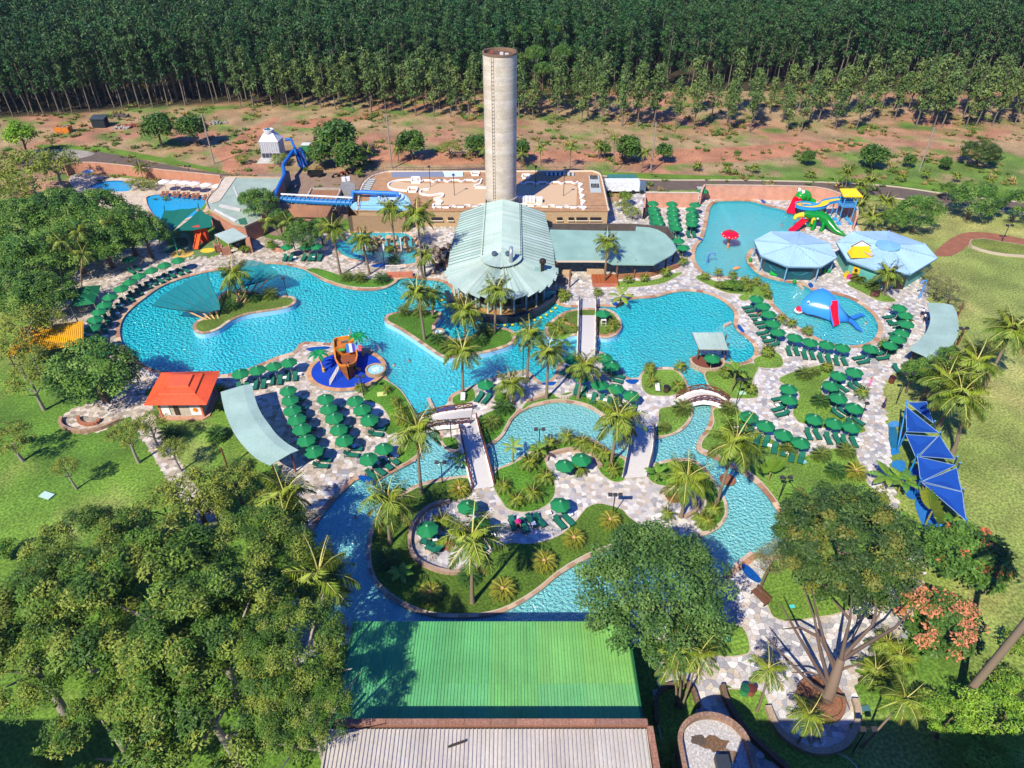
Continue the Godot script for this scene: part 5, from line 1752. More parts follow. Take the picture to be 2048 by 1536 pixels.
func curved_roof(t: Node3D,a: PackedVector2Array,c: PackedVector2Array,ya: float,yc: float) -> void:
	var n := 16
	for i in n:
		var u0 := float(i) / n
		var u1 := (i+1.0) / n
		var p := func(l: PackedVector2Array,u: float) -> Vector2:
			var s := u*(l.size() - 1)
			var k := mini(int(s),l.size() - 2)
			return l[k].lerp(l[k+1],s - k)
		var b := nb(vary(C(172,202,188),0.025))
		var q := [up(p.call(a,u0),ya),up(p.call(a,u1),ya),up(p.call(c,u1),yc),up(p.call(c,u0),yc)]
		var md := [q[0].lerp(q[3],0.72)+UP*0.16,q[1].lerp(q[2],0.72)+UP*0.16]
		sheet(b,A3([q[0],q[1],md[1],md[0]]),0.08)
		sheet(b,A3([md[0],md[1],q[2],q[3]]),0.08)
		part("roof_panel",b,M.roof,t)

func foreground() -> void:
	# sports hall with corrugated green roof, grey roofed wing, round roof and the hotel that throws the shade
	var t := thing("sports_hall","large hall with ribbed green metal roof at the bottom of the park","building")
	var y0 := 7.0
	var y1 := 7.4
	var xs := [-13.4,-9.5,-5.7,-1.8,2.1,5.9,9.75]
	var zs := [-35.9,-30.2,-26.6]
	for j in 2:
		for i in 6:
			var k := C(92,186,116).lerp(C(138,202,106),clampf(i / 5.0+rng.randf_range(-0.12,0.12),0,1))
			if j == 1: k = k.lerp(C(112,196,134),rng.randf()*0.7)
			var b := nb(k)
			var ya: float = y0+0.05*(zs[j]+36.0)
			var yb: float = y0+0.05*(zs[j+1]+36.0) - j*0.02
			ribbed(b,V3(xs[i],ya,zs[j]),V3(xs[i+1],ya,zs[j]),V3(xs[i+1],yb+0.02,zs[j+1]+0.1),V3(xs[i],yb+0.02,zs[j+1]+0.1),15,0.06)
			part("roof_sheet",b,M.roof,t)
	var w := nb(C(60,110,80))
	w.prism(A2([V2(-13.2,-35.6),V2(9.55,-35.6),V2(9.55,-26.0),V2(-13.2,-26.0)]),-0.1,6.9,false)
	part("wall",w,M.matte,t)
	var vg := nb(C(46,110,66))
	vg.beam(V3(9.8,6.95,-36.0),V3(9.8,7.35,-26.5),0.2,0.35)
	vg.beam(V3(-13.45,6.95,-36.0),V3(-13.45,7.35,-26.5),0.2,0.35)
	part("verge_trim",vg,M.paint,t)
	var g := thing("grey_roof_wing","wing with grey corrugated roof behind a stained red parapet","building")
	var zz := -25.35
	for i in 6:
		var b := nb(vary(C(206,198,188),0.05))
		ribbed(b,V3(-13.0+i*3.75,10.2,zz+0.3),V3(-13.0+(i+1)*3.75,10.2,zz+0.3),V3(-13.0+(i+1)*3.75,9.6,zz+8.0),V3(-13.0+i*3.75,9.6,zz+8.0),13,0.1)
		part("roof_sheet",b,M.roof,g)
	for s in [[V3(-12.6,10.35,zz),V3(9.6,10.35,zz)],[V3(9.7,10.25,zz+0.25),V3(9.85,10.0,zz+8)]]:
		var pb := nb(C(196,138,110))
		pb.beam(s[0],s[1],0.36,0.4)
		var pa := part("parapet",pb,M.rock,g)
		var n := 12 if s[0].z == s[1].z else 7
		for i in n:
			var cb := nb(vary(C(204,150,124),0.14))
			var d: Vector3 = (s[1] - s[0]) / n
			cb.beam(s[0]+d*i+UP*0.25,s[0]+d*(i+0.985)+UP*0.25,0.44,0.08)
			part("coping_tile",cb,M.rock,pa)
	var wl := nb(C(190,176,160))
	wl.prism(A2([V2(-12.8,zz),V2(9.6,zz),V2(9.6,zz+8),V2(-12.8,zz+8)]),0,10.15,false)
	part("wall",wl,M.matte,g)
	var ant := nb(C(60,52,46))
	ant.beam(V3(-4.4,10.3,zz+1.6),V3(-3.2,10.35,zz+1.2),0.12,0.12)
	part("loose_batten",ant,M.plain,g)
	# round roof
	var r := thing("round_roof_building","small rounded building with stained white roof and brick parapet at the bottom right","building")
	var c: Vector2 = L([15.47,-26.43,-222.63,-346.85])[0]
	var poly := PackedVector2Array()
	for i in 25:
		var a := PI+PI*i / 24.0
		poly.append(c+V2(cos(a)*2.6,sin(a)*2.3))
	poly.append_array(A2([c+V2(2.6,3.4),c+V2(-2.6,3.4)]))
	var rb := nb(C(188,150,126))
	rb.prism(grow(poly,-0.05),0,4.7,false)
	part("wall",rb,M.rock,r)
	var rr := nb(C(244,238,230))
	rr.prism(poly,4.6,4.75)
	part("roof",rr,M.rock,r)
	for s in [[0.1,-0.2,1.3,0.7,C(150,116,86)],[-1.1,-0.5,0.7,0.5,C(120,104,92)],[0.9,0.7,0.9,0.6,C(168,140,112)]]:
		var st := nb(s[4])
		var blob := PackedVector2Array()
		for i in 18:
			var a := TAU*i / 18
			blob.append(c+V2(s[0],s[1])+V2(cos(a)*s[2],sin(a)*s[3])*rng.randf_range(0.6,1.1))
		st.flat(blob,4.754+0.004*absf(s[0]))
		part("stain",st,M.rock,r)
	var i2 := 0
	for i in poly.size() - 1:
		var pb := nb(vary(C(196,158,132),0.14))
		var a := poly[i]
		var e := poly[i+1]
		if a.distance_to(e) > 2.0: continue
		pb.beam(up(a,4.95),up(a.lerp(e,0.97),4.95),0.36,0.7)
		part("parapet_block",pb,M.rock,r)
	for s in [-1.0,1.0]:
		for i in 5:
			var pb := nb(vary(C(196,158,132),0.14))
			pb.beam(up(c+V2(s*2.6,i*0.68),4.95),up(c+V2(s*2.6,i*0.68+0.66),4.95),0.36,0.7)
			part("parapet_block",pb,M.rock,r)
	var hb := nb(C(60,66,74))
	hb.box(V3(c.x+0.3,5.1,c.y+1.6),V3(1.0,0.7,1.4))
	part("roof_hatch",hb,M.paint,r)
	# hotel block the photograph was taken above: stands below the frame and shades the lawn
	for hb2 in [[10.5,90.0,"pale hotel wing just below the frame at right that shades the bottom lawn"],[-100.0,-37.0,"pale hotel wing just below the frame at left that shades the bottom left lawn"]]:
		var h := thing("hotel_wing",hb2[2],"building",V3((hb2[0]+hb2[1])*0.5,0,-0.4))
		var bx := nb(C(216,206,190))
		bx.box(V3(0,9.5,0),V3(hb2[1] - hb2[0],19,30))
		part("wall",bx,M.matte,h)
	# bench walls of the round seating loop and path walls
	var bw := thing("curved_bench_wall","pale curved bench wall round the dead tree's paved loop","bench")
	var b1 := nb(C(206,182,152))
	wall_run(b1,smooth(L([22.21,-32.02,22.33,-30.78,22.72,-29.67,23.61,-28.75,24.88,-28.18,26.34,-28.22,27.93,-28.91,29.35,-30.43,29.89,-31.62,30.03,-32.65]),3,false),0,0.5,0.55)
	part("seat_wall",b1,M.matte,bw)
	var tr := thing("round_tree_planter","round brick planter holding the big bare tree","planter",V3(27.04,0,-32.65))
	var tp := nb(C(186,130,96))
	tp.lathe(O3,A2([V2(2.05,0),V2(2.05,0.5),V2(1.75,0.5),V2(1.75,0.3),V2(0,0.35)]),28)
	part("brick_ring",tp,M.rock,tr)
	var pw := thing("garden_wall","curved stone garden wall beside the shaded path at the bottom right","wall")
	var pb2 := nb(C(150,122,98))
	wall_run(pb2,smooth(L([18.68,-33.86,18.72,-32.74,19.07,-31.31,19.72,-29.84,20.81,-28.42,22.33,-26.63]),3,false),0,0.7,0.4)
	part("wall",pb2,M.rock,pw)
	var pw2 := thing("planter_wall","low curved wall round the dark planter right of the green roof","wall")
	var pb3 := nb(C(150,122,98))
	wall_run(pb3,smooth(L([12.3,-30.52,12.58,-32.52,13.43,-33.67,14.64,-33.95,15.87,-33.86,16.18,-31.93]),3,false),0,0.6,0.35)
	part("wall",pb3,M.rock,pw2)

func walls() -> void:
	var salmon := C(242,176,148)
	var a := thing("curved_salmon_wall","tall curved salmon retaining wall behind the kids slides","wall")
	var p := smooth(L([38.67,-139.08,40,-142.43,41.75,-142.7,52.32,-142.43,63.07,-141.52,66.52,-138.33,67.69,-135.12,67.37,-131.09,65.99,-127.46]),3,false)
	var b := nb(salmon)
	wall_run(b,p,0,3.0,0.3)
	part("wall",b,M.matte,a)
	var cp := nb(C(232,200,172))
	wall_run(cp,p,3.0,3.14,0.42)
	part("coping",cp,M.matte,a)
	var a2 := thing("straight_salmon_wall","straight salmon wall above the three parasol columns","wall")
	var b2 := nb(salmon)
	wall_run(b2,L([27.22,-138.58,38,-138.33]),0,3.1,0.3)
	wall_run(b2,L([27.15,-138.08,26.09,-132.25]),0,2.6,0.3)
	part("wall",b2,M.matte,a2)
	var c2 := nb(C(240,224,200))
	wall_run(c2,L([27.22,-138.58,38,-138.33]),3.1,3.24,0.42)
	part("coping",c2,M.matte,a2)
	var a3 := thing("left_salmon_wall","long curved salmon wall behind the blue pool and white parasols","wall")
	var b3 := nb(C(220,156,124))
	var p3 := smooth(L([-100.04,-155.63,-99.2,-157.15,-94.94,-157.76,-85.5,-155.63,-77.26,-153.26,-69.96,-151.51,-63.23,-149.8]),3,false)
	wall_run(b3,p3,0,2.3,0.3)
	part("wall",b3,M.matte,a3)
	var c3 := nb(C(232,190,160))
	wall_run(c3,p3,2.3,2.42,0.4)
	part("coping",c3,M.matte,a3)
	# low terraces
	for w in [["low curved terrace wall round the parasols at the left end of the river island",L([-7.07,-56.13,-8.19,-55.82,-9.38,-55.22,-10.47,-53.72,-11,-51.99,-10.9,-49.71,-9.96,-47.85,-8.07,-46.7,-6.39,-46.25,-4.64,-46.32]),0.55,C(196,168,144)],["low curved seat wall behind the two parasols on the river island",L([4.13,-62.86,4.41,-63.75,5.55,-64.37,7.74,-64.91,9.73,-64.28,10.42,-62.51,10.72,-61.82]),0.5,C(206,176,150)],["round terrace wall under the lifeguard chair beside the long bridge",L([12.92,-91.64,13.24,-90.25,14.26,-89.84,15.28,-90.81,15.78,-92.49]),0.6,C(210,150,110)],["round stone terrace wall left of the long bridge",L([7.93,-95.97,7.99,-94.21,8.7,-93.05,9.77,-92.77]),0.6,C(210,150,110)],
			["curved seat wall round the end of the river island plaza",L([19.29,-53.87,20.59,-54.76,21.52,-55.98,21.9,-57.22]),0.4,C(196,166,140)],["curved white seat wall beneath the hammock palms",L([1.95,-74.27,3.24,-74.92,4.62,-75.68]),0.5,C(214,184,156)],["white scalloped bench left of the leaning plaza palm",L([5.92,-75.9,6.78,-75.35,7.73,-75.46,8.75,-76.45]),0.4,C(230,218,200)],["white scalloped bench right of the leaning plaza palm",L([9.64,-76.45,10.56,-75.24,11.6,-74.81,12.99,-75.14]),0.4,C(230,218,200)],
			["low curved stone wall round the paved loop on the left lawn",L([-58.71,-70.95,-58.3,-69.75,-56.98,-68.77,-54.78,-68.19,-52.58,-68.96,-51.03,-70.55]),0.5,C(196,160,130)],["small brick tree ring in the left paved loop",L([-56.66,-71.15,-56.04,-70.15,-54.83,-69.65,-53.68,-69.95,-53.72,-70.75]),0.4,C(200,130,96)],["small salmon planter under the slim palms by the waterfall",L([-44.15,-118.99,-41.93,-118.59,-42.39,-120.41]),0.6,C(226,160,130)]]:
		var t := thing("terrace_wall",w[0],"wall")
		var b4 := nb(w[3])
		wall_run(b4,smooth(w[1],3,false),0,w[2],0.4)
		part("wall",b4,M.matte,t)
	for q in [[V3(25.46,0,-59.8),"small round planting ring at the river island palm"],[V3(18.65,0,-57.06),"round brick ring round the lawn tuft on the island plaza"],[V3(-7.3,0,-50.18),"round red brick disc at the small palm on the round terrace"]]:
		var t := thing("tree_ring",q[1],"planter",q[0] if q[0].x < 15 else q[0])
		var b4 := nb(C(200,130,92))
		b4.lathe(O3,A2([V2(0.95,0),V2(0.95,0.12),V2(0.75,0.12),V2(0.7,0.08),V2(0,0.09)]),22)
		part("brick_ring",b4,M.rock,t)

func bridge(label: String,a: PackedVector2Array,c: PackedVector2Array,rise: float,k_rail: Color,arch: bool) -> void:
	# a and c: the two sides of the deck, from end to end
	var t := thing("footbridge",label,"bridge")
	var n := 14
	var A := PackedVector3Array()
	var B := PackedVector3Array()
	for i in n+1:
		var u := float(i) / n
		var y := rise*sin(PI*u)+0.12
		A.append(line_at(a,u,y))
		B.append(line_at(c,u,y))
	var d := nb(C(214,210,204))
	var s := [nb(C(244,242,236)),nb(C(244,242,236))]
	for i in n:
		d.q(A[i],A[i+1],B[i+1],B[i],UP)
		d.q(A[i]+DN*0.3,A[i+1]+DN*0.3,B[i+1]+DN*0.3,B[i]+DN*0.3,DN)
		var k := 0
		for e in [[A,B],[B,A]]:
			var o: Vector3 = (e[0][i] - e[1][i]).normalized()
			var lo := -0.35 - (0.0 if arch else 0.4)
			s[k].q(e[0][i]+o*0.15+UP*0.18,e[0][i+1]+o*0.15+UP*0.18,e[0][i+1]+o*0.15+V3(0,lo,0),e[0][i]+o*0.15+V3(0,lo,0),o)
			s[k].q(e[0][i]+o*0.15+UP*0.18,e[0][i+1]+o*0.15+UP*0.18,e[0][i+1] - o*0.12+UP*0.18,e[0][i] - o*0.12+UP*0.18,UP)
			s[k].q(e[0][i] - o*0.12+UP*0.18,e[0][i+1] - o*0.12+UP*0.18,e[0][i+1] - o*0.12,e[0][i] - o*0.12,-o)
			k += 1
	part("deck",d,M.stone,t)
	part("side_beam",s[0],M.plain,t)
	part("side_beam",s[1],M.plain,t)
	for e in [A,B]:
		var rail := nb(k_rail)
		for i in n:
			rail.beam(e[i]+UP*1.05,e[i+1]+UP*1.05,0.14,0.1)
			rail.beam(e[i]+UP*0.35,e[i+1]+UP*0.35,0.08,0.08)
		part("handrail",rail,M.stone,t)
		for i in range(0,n+1,2):
			var pp := nb(k_rail)
			pp.beam(e[i]+UP*0.1,e[i]+UP*1.1,0.12,0.12)
			part("rail_post",pp,M.stone,t)
			if i < n:
				var xx := nb(k_rail)
				xx.beam(e[i]+UP*0.38,e[i+2]+UP*1.0,0.07,0.07)
				xx.beam(e[i]+UP*1.0,e[i+2]+UP*0.38,0.07,0.07)
				part("cross_brace",xx,M.stone,t)

func line_at(p: PackedVector2Array,u: float,y: float) -> Vector3:
	var s := u*(p.size() - 1)
	var i := mini(int(s),p.size() - 2)
	return up(p[i].lerp(p[i+1],s - i),y)

func bridges() -> void:
	var wood := C(122,74,50)
	bridge("long straight stone footbridge from the restaurant to the central plaza",L([10.97,-100.58,10.48,-95.08,9.99,-89.44,9.56,-84.73]),L([13.76,-100.58,13.16,-95.08,12.63,-89.44,12.12,-84.73]),0.5,C(112,92,80),false)
	bridge("arched white footbridge with brown lattice rails over the right channel",L([22.15,-74.92,23.83,-75.57,25.57,-75.79,27.52,-75.35,29,-74.49]),L([22.29,-72.8,24.06,-73.32,25.41,-73.43,27.05,-73.32,28.77,-72.69]),0.8,wood,true)
	bridge("white footbridge with brown cross rails below the main pool",L([-12.11,-70.55,-10.37,-70.75,-7.81,-71.56,-5.24,-72.8]),L([-11.59,-68,-9.84,-68.38,-7.62,-68.67,-5.43,-69.75]),0.7,wood,true)
	bridge("long footbridge with white sides running down to the river island",L([-6.73,-68.77,-6.16,-65.46,-5.48,-61.91,-4.6,-58.17]),L([-4.63,-70.75,-3.97,-66.86,-3.11,-63.21,-2.1,-58.58]),0.7,wood,false)
	bridge("wide footbridge with white sides from the plaza to the river island",L([15.48,-68.57,14.75,-65.92,14.03,-63.21,13.14,-59.97]),L([18.17,-68.57,17.63,-65.92,17.02,-63.21,16.01,-60.22]),0.5,C(90,80,84),false)

func ball(b: MB,c: Vector3,r: Vector3,seg := 14,basis := Basis.IDENTITY) -> void:
	var rings := seg / 2
	for i in rings:
		var a0 := -PI / 2+PI*i / rings
		var a1 := -PI / 2+PI*(i+1) / rings
		for k in seg:
			var p := []
			var q := []
			for s in [[a0,k],[a0,k+1],[a1,k+1],[a1,k]]:
				var u: float = TAU*s[1] / seg
				var d := V3(cos(s[0])*cos(u),sin(s[0]),cos(s[0])*sin(u))
				p.append(c+basis*(d*r))
				q.append((basis*(d / r)).normalized())
			b.ts(p[0],p[1],p[2],q[0],q[1],q[2])
			b.ts(p[0],p[2],p[3],q[0],q[2],q[3])

func floodlight(at: Vector3,h: float,label: String,heads := 2) -> void:
	var t := thing("floodlight_pole",label,"lamp post",at,0.0,"floodlight poles")
	var k := C(40,40,44)
	post(t,"pole",O3,V3(0,h,0),0.06,k)
	var bar := nb(k)
	bar.beam(V3(-0.45,h,0),V3(0.45,h,0),0.06,0.06)
	part("crossbar",bar,M.plain,t)
	for i in heads:
		var x := (i - (heads - 1)*0.5)*(0.9 if heads < 3 else 0.55)
		var b := nb(C(52,52,58))
		b.box(V3(x,h+0.14,0.12),V3(0.46,0.22,0.38),Basis(Vector3.RIGHT,0.5))
		part("lamp_head",b,M.paint,t)

var parasol0: Node3D
var lounger0: Node3D
var table0: Node3D

func make_parasol() -> Node3D:
	var t := thing("parasol","x","parasol",V3(0,-50,0))
	var gr := [C(22,132,76),C(26,140,82)]
	var c := Node3D.new()
	for i in 8:
		var a := TAU*(i+0.5) / 8
		var b := nb(gr[i % 2])
		var r := 1.2
		var p0 := V3(cos(a)*r,2.12,sin(a)*r)
		var a1 := TAU*(i+1.5) / 8
		var p1 := V3(cos(a1)*r,2.12,sin(a1)*r)
		var top := V3(0,2.72,0)
		var m := (p0+p1)*0.5+UP*0.03
		m = m*V3(0.965,1,0.965)
		b.t(top,p0,m,V3(m.x,2,m.z))
		b.t(top,m,p1,V3(m.x,2,m.z))
		b.q(p0,m,m+DN*0.13,p0+DN*0.13,V3(m.x,0,m.z))
		b.q(m,p1,p1+DN*0.13,m+DN*0.13,V3(m.x,0,m.z))
		part("canopy_panel",b,M.cloth,t)
	post(t,"pole",O3,V3(0,2.85,0),0.035,C(190,180,160))
	var f := nb(C(120,190,150))
	f.lathe(O3,A2([V2(0.16,2.7),V2(0.14,2.76),V2(0.03,2.8),V2(0,2.9)]),8)
	part("finial",f,M.cloth,t)
	c.free()
	t.set_meta("stem","parasol")
	return t

func make_lounger() -> Node3D:   # head at -x, feet at +x
	var t := thing("sun_lounger","x","sun lounger",V3(0,-50,0))
	var g := C(26,120,96)
	var s := nb(g)
	s.box(V3(0.62,0.36,0),V3(1.25,0.06,0.62))
	part("seat",s,M.cloth,t)
	var b := nb(C(24,112,90))
	b.box(V3(-0.3,0.56,0),V3(0.75,0.06,0.62),Basis(Vector3.BACK,-0.62))
	part("backrest",b,M.cloth,t)
	var f := nb(C(16,62,52))
	for z in [-0.33,0.33]:
		f.beam(V3(-0.55,0.3,z),V3(1.28,0.3,z),0.05,0.07)
		f.beam(V3(-0.5,0,z),V3(-0.45,0.3,z),0.05,0.05)
		f.beam(V3(1.15,0,z),V3(1.1,0.3,z),0.05,0.05)
	f.beam(V3(1.26,0.3,-0.33),V3(1.26,0.3,0.33),0.05,0.05)
	f.beam(V3(-0.5,0.3,-0.33),V3(-0.5,0.3,0.33),0.05,0.05)
	part("frame",f,M.plain,t)
	t.set_meta("stem","sun_lounger")
	return t

func make_table() -> Node3D:
	var t := thing("side_table","x","side table",V3(0,-50,0))
	var b := nb(C(244,242,238))
	b.box(V3(0,0.42,0),V3(0.5,0.05,0.5))
	part("table_top",b,M.plain,t)
	for x in [-0.2,0.2]:
		for z in [-0.2,0.2]:
			post(t,"leg",V3(x,0,z),V3(x,0.42,z),0.025,C(226,222,216))
	t.set_meta("stem","side_table")
	return t

func row_of_parasols(pts: PackedVector3Array,row: String,dirn: Vector2,pair := true,tables := true,order := "") -> void:
	var d := dirn.normalized()
	var turn := atan2(-d.y,d.x)
	var o := d.orthogonal()
	for i in pts.size():
		var p := V3(pts[i].x,0.02,pts[i].z)
		var nth: String = ORD[i]+" " if pts.size() > 1 else ""
		var u := copy(parasol0,"green octagonal parasol, %s%s" % [nth+"of the " if pts.size() > 1 else "",row],p,rng.randf()*0.3,rng.randf_range(0.97,1.03))
		u.set_meta("group","green parasols round the pools")
		u.rotation.x = rng.randf_range(-0.03,0.03)
		u.rotation.z = rng.randf_range(-0.03,0.03)
		if not pair:
			continue
		for s in [-1.0,1.0]:
			var q: Vector3 = p+up(o)*s*0.55+up(d)*(0.55+rng.randf_range(-0.12,0.12))
			var side := "left" if o.x*s < -0.05 or (absf(o.x) < 0.05 and o.y*s > 0) else "right"
			if absf(d.x) > 0.7:
				side = "nearer" if o.y*s > 0 else "farther"
			var l := copy(lounger0,"%s green lounger under the %sparasol of the %s" % [side,nth,row],q,turn+rng.randf_range(-0.06,0.06))
			l.set_meta("group","green sun loungers round the pools")
		if tables and rng.randf() < 0.75:
			var q := p+up(o)*(1.18 if d.x > -0.2 else -1.18)+up(d)*0.5
			var tb := copy(table0,"side table by the %sparasol of the %s" % [nth,row],q,turn)
			tb.set_meta("group","white side tables between the loungers")

func park_things() -> void:
	parasol0 = make_parasol()
	lounger0 = make_lounger()
	table0 = make_table()
	# rows: canopy points measured at canopy height
	row_of_parasols(L3([-29.68,2.6,-74.24,-28.92,2.6,-72.3,-28.08,2.6,-70.17,-27.02,2.6,-68.24,-26,2.6,-66.37,-25,2.6,-64.45,-23.68,2.6,-62.49]),"left plaza column",V2(1,0.12),true,false)
	row_of_parasols(L3([-24.41,2.6,-72.43,-23.52,2.6,-70.54,-22.47,2.6,-68.6,-21.48,2.6,-66.48,-20.42,2.6,-64.45]),"middle plaza column",V2(1,0.12),true,false)
	row_of_parasols(L3([-20.37,2.6,-72.17,-19.12,2.6,-70.17,-18,2.6,-68.24]),"right plaza column",V2(1,0.12),true,false)
	row_of_parasols(L3([-16.87,2.6,-61.23,-15.32,2.6,-62.92]),"pair by the river steps",V2(0.75,0.66))
	row_of_parasols(L3([-37.13,2.6,-78.05,-35,2.6,-78.76,-33.01,2.6,-79.76,-31.12,2.6,-80.66]),"poolside row above the plaza",V2(0.15,1))
	row_of_parasols(L3([-57.99,2.6,-110.98,-59.74,2.6,-109.21,-61.08,2.6,-107.34,-62.43,2.6,-105.52,-62.99,2.6,-103.17,-63.6,2.6,-101.15,-64.12,2.6,-98.45,-63.91,2.6,-96.04,-63.93,2.6,-94.1,-63.42,2.6,-91.65,-62.75,2.6,-89.46,-60.46,2.6,-86.21]),"west poolside row",V2(0.72,0.69))
	row_of_parasols(L3([-66.73,2.6,-111.36]),"patch under the west trees",V2(0.8,0.6))
	row_of_parasols(L3([-40.31,2.6,-116.11,-36.95,2.6,-116.31,-35.16,2.6,-116.23]),"bar-side trio below the trees",V2(0,1))
	row_of_parasols(L3([13.04,2.6,-81.62,13.85,2.6,-79.72]),"pair at the right pool's left bank",V2(0.9,0.4))
	row_of_parasols(L3([9.53,2.6,-77.26,11.75,2.6,-75.53,13.76,2.6,-74.6,15.69,2.6,-73.29]),"central plaza row behind the hammock palms",V2(-0.25,1))
	row_of_parasols(L3([-3.55,2.6,-75.67]),"left corner of the central plaza",V2(-0.5,1))
	row_of_parasols(L3([8.33,2.6,-81.32]),"spot by the bridge foot on the plaza",V2(-0.6,0.8))
	row_of_parasols(L3([38.94,2.6,-98.06,39.33,2.6,-95.68,39.52,2.6,-93.42,39.32,2.6,-90.62,39.52,2.6,-88.41]),"row left of the kids pool",V2(-1,0.25))
	row_of_parasols(L3([41.37,2.6,-86.77,43.37,2.6,-85.72,45.45,2.6,-85.02,47.47,2.6,-84.24]),"row below the kids pool",V2(-0.12,1))
	row_of_parasols(L3([51.4,2.6,-84,54.51,2.6,-84.92,56.38,2.6,-86.48,57.77,2.6,-88.2,59.37,2.6,-90.47,60.45,2.6,-93.14,60.38,2.6,-95.11]),"row right of the kids pool",V2(-1,0.2))
	row_of_parasols(L3([36.78,2.6,-74.5,36.12,2.6,-72.36]),"pair left of the hourglass lawn",V2(-1,0.3))
	row_of_parasols(L3([46.93,2.6,-78.24,44.48,2.6,-77.63,42.57,2.6,-75.23,42.72,2.6,-72.64,43.9,2.6,-70.57]),"curved row right of the hourglass lawn",V2(0.5,0.86))
	row_of_parasols(L3([38.04,2.6,-68.44,40.23,2.6,-67.67,42.14,2.6,-66.97]),"row below the hourglass lawn",V2(0.02,1))
	row_of_parasols(L3([30,2.6,-68.84,31.62,2.6,-67.15,33.25,2.6,-65.39,34.99,2.6,-64.05]),"slanting row by the south lawn",V2(-0.4,0.9))
	row_of_parasols(L3([6.13,2.6,-59.99,8.2,2.6,-61.02]),"pair in the island seat-wall nook",V2(-0.3,0.95),false)
	row_of_parasols(L3([5.24,2.6,-53.84]),"east end of the island sunbed strip",V2(0.6,0.9))
	row_of_parasols(L3([-4.82,2.6,-53.48]),"foot of the island footbridge",V2(0.5,0.86),false)
	row_of_parasols(L3([-3.33,2.6,-51]),"middle of the island sunbed strip",V2(0.5,0.9))
	row_of_parasols(L3([-8.91,2.6,-50.36]),"round island terrace",V2(0.95,0.1))
	row_of_parasols(L3([28.25,2.6,-135.28,28.07,2.6,-132.93,27.88,2.6,-130.65,28.02,2.6,-128.43,27.97,2.6,-126.42,28.01,2.6,-124.14]),"left column under the salmon wall",V2(0.1,1),true,false)
	row_of_parasols(L3([32.01,2.6,-134.91,31.84,2.6,-132.76,31.51,2.6,-130.48,31.18,2.6,-128.26,30.99,2.6,-126.09,30.92,2.6,-123.82]),"middle column under the salmon wall",V2(0.1,1),true,false)
	row_of_parasols(L3([36.57,2.6,-134.55,35.38,2.6,-132.4,35.07,2.6,-130.03,34.72,2.6,-127.75,34.12,2.6,-125.67]),"right column under the salmon wall",V2(0.05,1),true,false)
	row_of_parasols(L3([30.36,2.6,-118.61,30.71,2.6,-115.9]),"pair at the pavilion's right end",V2(0.3,1),false)
	row_of_parasols(L3([39.66,2.6,-141.47]),"shelter chair by the wall bend",V2(0,1),false)
	row_of_parasols(L3([28.16,2.6,-81.62]),"square gazebo's round deck",V2(0,1),false)
	row_of_parasols(L3([14.01,2.9,-93.56]),"lifeguard chair beside the long bridge",V2(0,1),false)
	for set_ in [[V3(2,0,-53.36),0.6,"left green lounger of the pair beside the island's small palm row"],[V3(2.89,0,-53.43),0.6,"right green lounger of the pair beside the island's small palm row"],[V3(0,0,-53),0.3,"green lounger left of the pink sunhat on the island strip"],[V3(1.21,0,-52.71),0.4,"green lounger right of the pink sunhat on the island strip"],[V3(-8.67,0,-49.91),2.7,"upper slanting green lounger on the round island terrace"],[V3(-8.07,0,-49.04),2.6,"lower slanting green lounger on the round island terrace"],[V3(-5.02,0,-49.71),2.6,"green lounger half under the coconut palm on the round terrace"],[V3(54.66,0,-81.77),0.1,"green lounger in the shade of the right curved roof"],[V3(19.34,0,-38.91),1.3,"lone green lounger on the little lawn by the big round tree"],[V3(-28.16,0,-61.06),0.3,"green lounger under the near end of the left curved roof"]]:
		var a: float = set_[1]
		copy(lounger0,set_[2],set_[0]+UP*0.02,-PI / 2+a if a < 2 else a)
	for q in [[V3(2.37,0,-52.71),"white side table between the paired loungers on the island strip"],[V3(-8.3,0,-50.53),"white side table beside the round terrace loungers"],[V3(-3.21,0,-48.18),"white side table under the big terrace coconut palm"],[V3(4.14,0,-54.32),"white side table by the east island parasol"]]:
		copy(table0,q[1],q[0],0.3)
	# white parasols and brown loungers by the blue pool
	var k := 0
	for p in L3([-93.31,2.4,-152.44,-74.32,2.4,-146.65,-71.88,2.4,-146.43,-69.67,2.4,-146.06,-67.41,2.4,-145.56,-64.73,2.4,-144.84,-62.02,2.4,-144.27]):
		var t := thing("white_parasol","round white parasol, "+["alone beside the splash pool","first from left above the blue pool","second from left above the blue pool","third from left above the blue pool","fourth from left above the blue pool","fifth from left above the blue pool","last before the worn roof"][k],"parasol",V3(p.x,0,p.z),0.0,"white parasols by the blue pool")
		var b := nb(C(250,246,240))
		b.lathe(O3,A2([V2(1.15,2.15),V2(1.2,2.25),V2(0.6,2.5),V2(0,2.7)]),16)
		part("canopy",b,M.cloth,t)
		post(t,"pole",O3,V3(0,2.7,0),0.05,C(170,140,110))
		if k > 0 and k < 6:
			for s in [-0.45,0.45]:
				var l := thing("brown_lounger","brown lounger %s under the %s white parasol from the left" % ["left" if s < 0 else "right",ORD[k - 1]],"sun lounger",V3(p.x+s+0.5,0,p.z+2.2),-1.5,"brown loungers by the blue pool")
				var lb := nb(C(150,96,70))
				lb.box(V3(0.4,0.3,0),V3(1.4,0.1,0.62))
				part("seat",lb,M.stone,l)
				var lc := nb(C(140,88,64))
				lc.box(V3(-0.55,0.5,0),V3(0.75,0.08,0.62),Basis(Vector3.BACK,-0.5))
				part("backrest",lc,M.stone,l)
		k += 1
	# square green canopies on the left
	k = 0
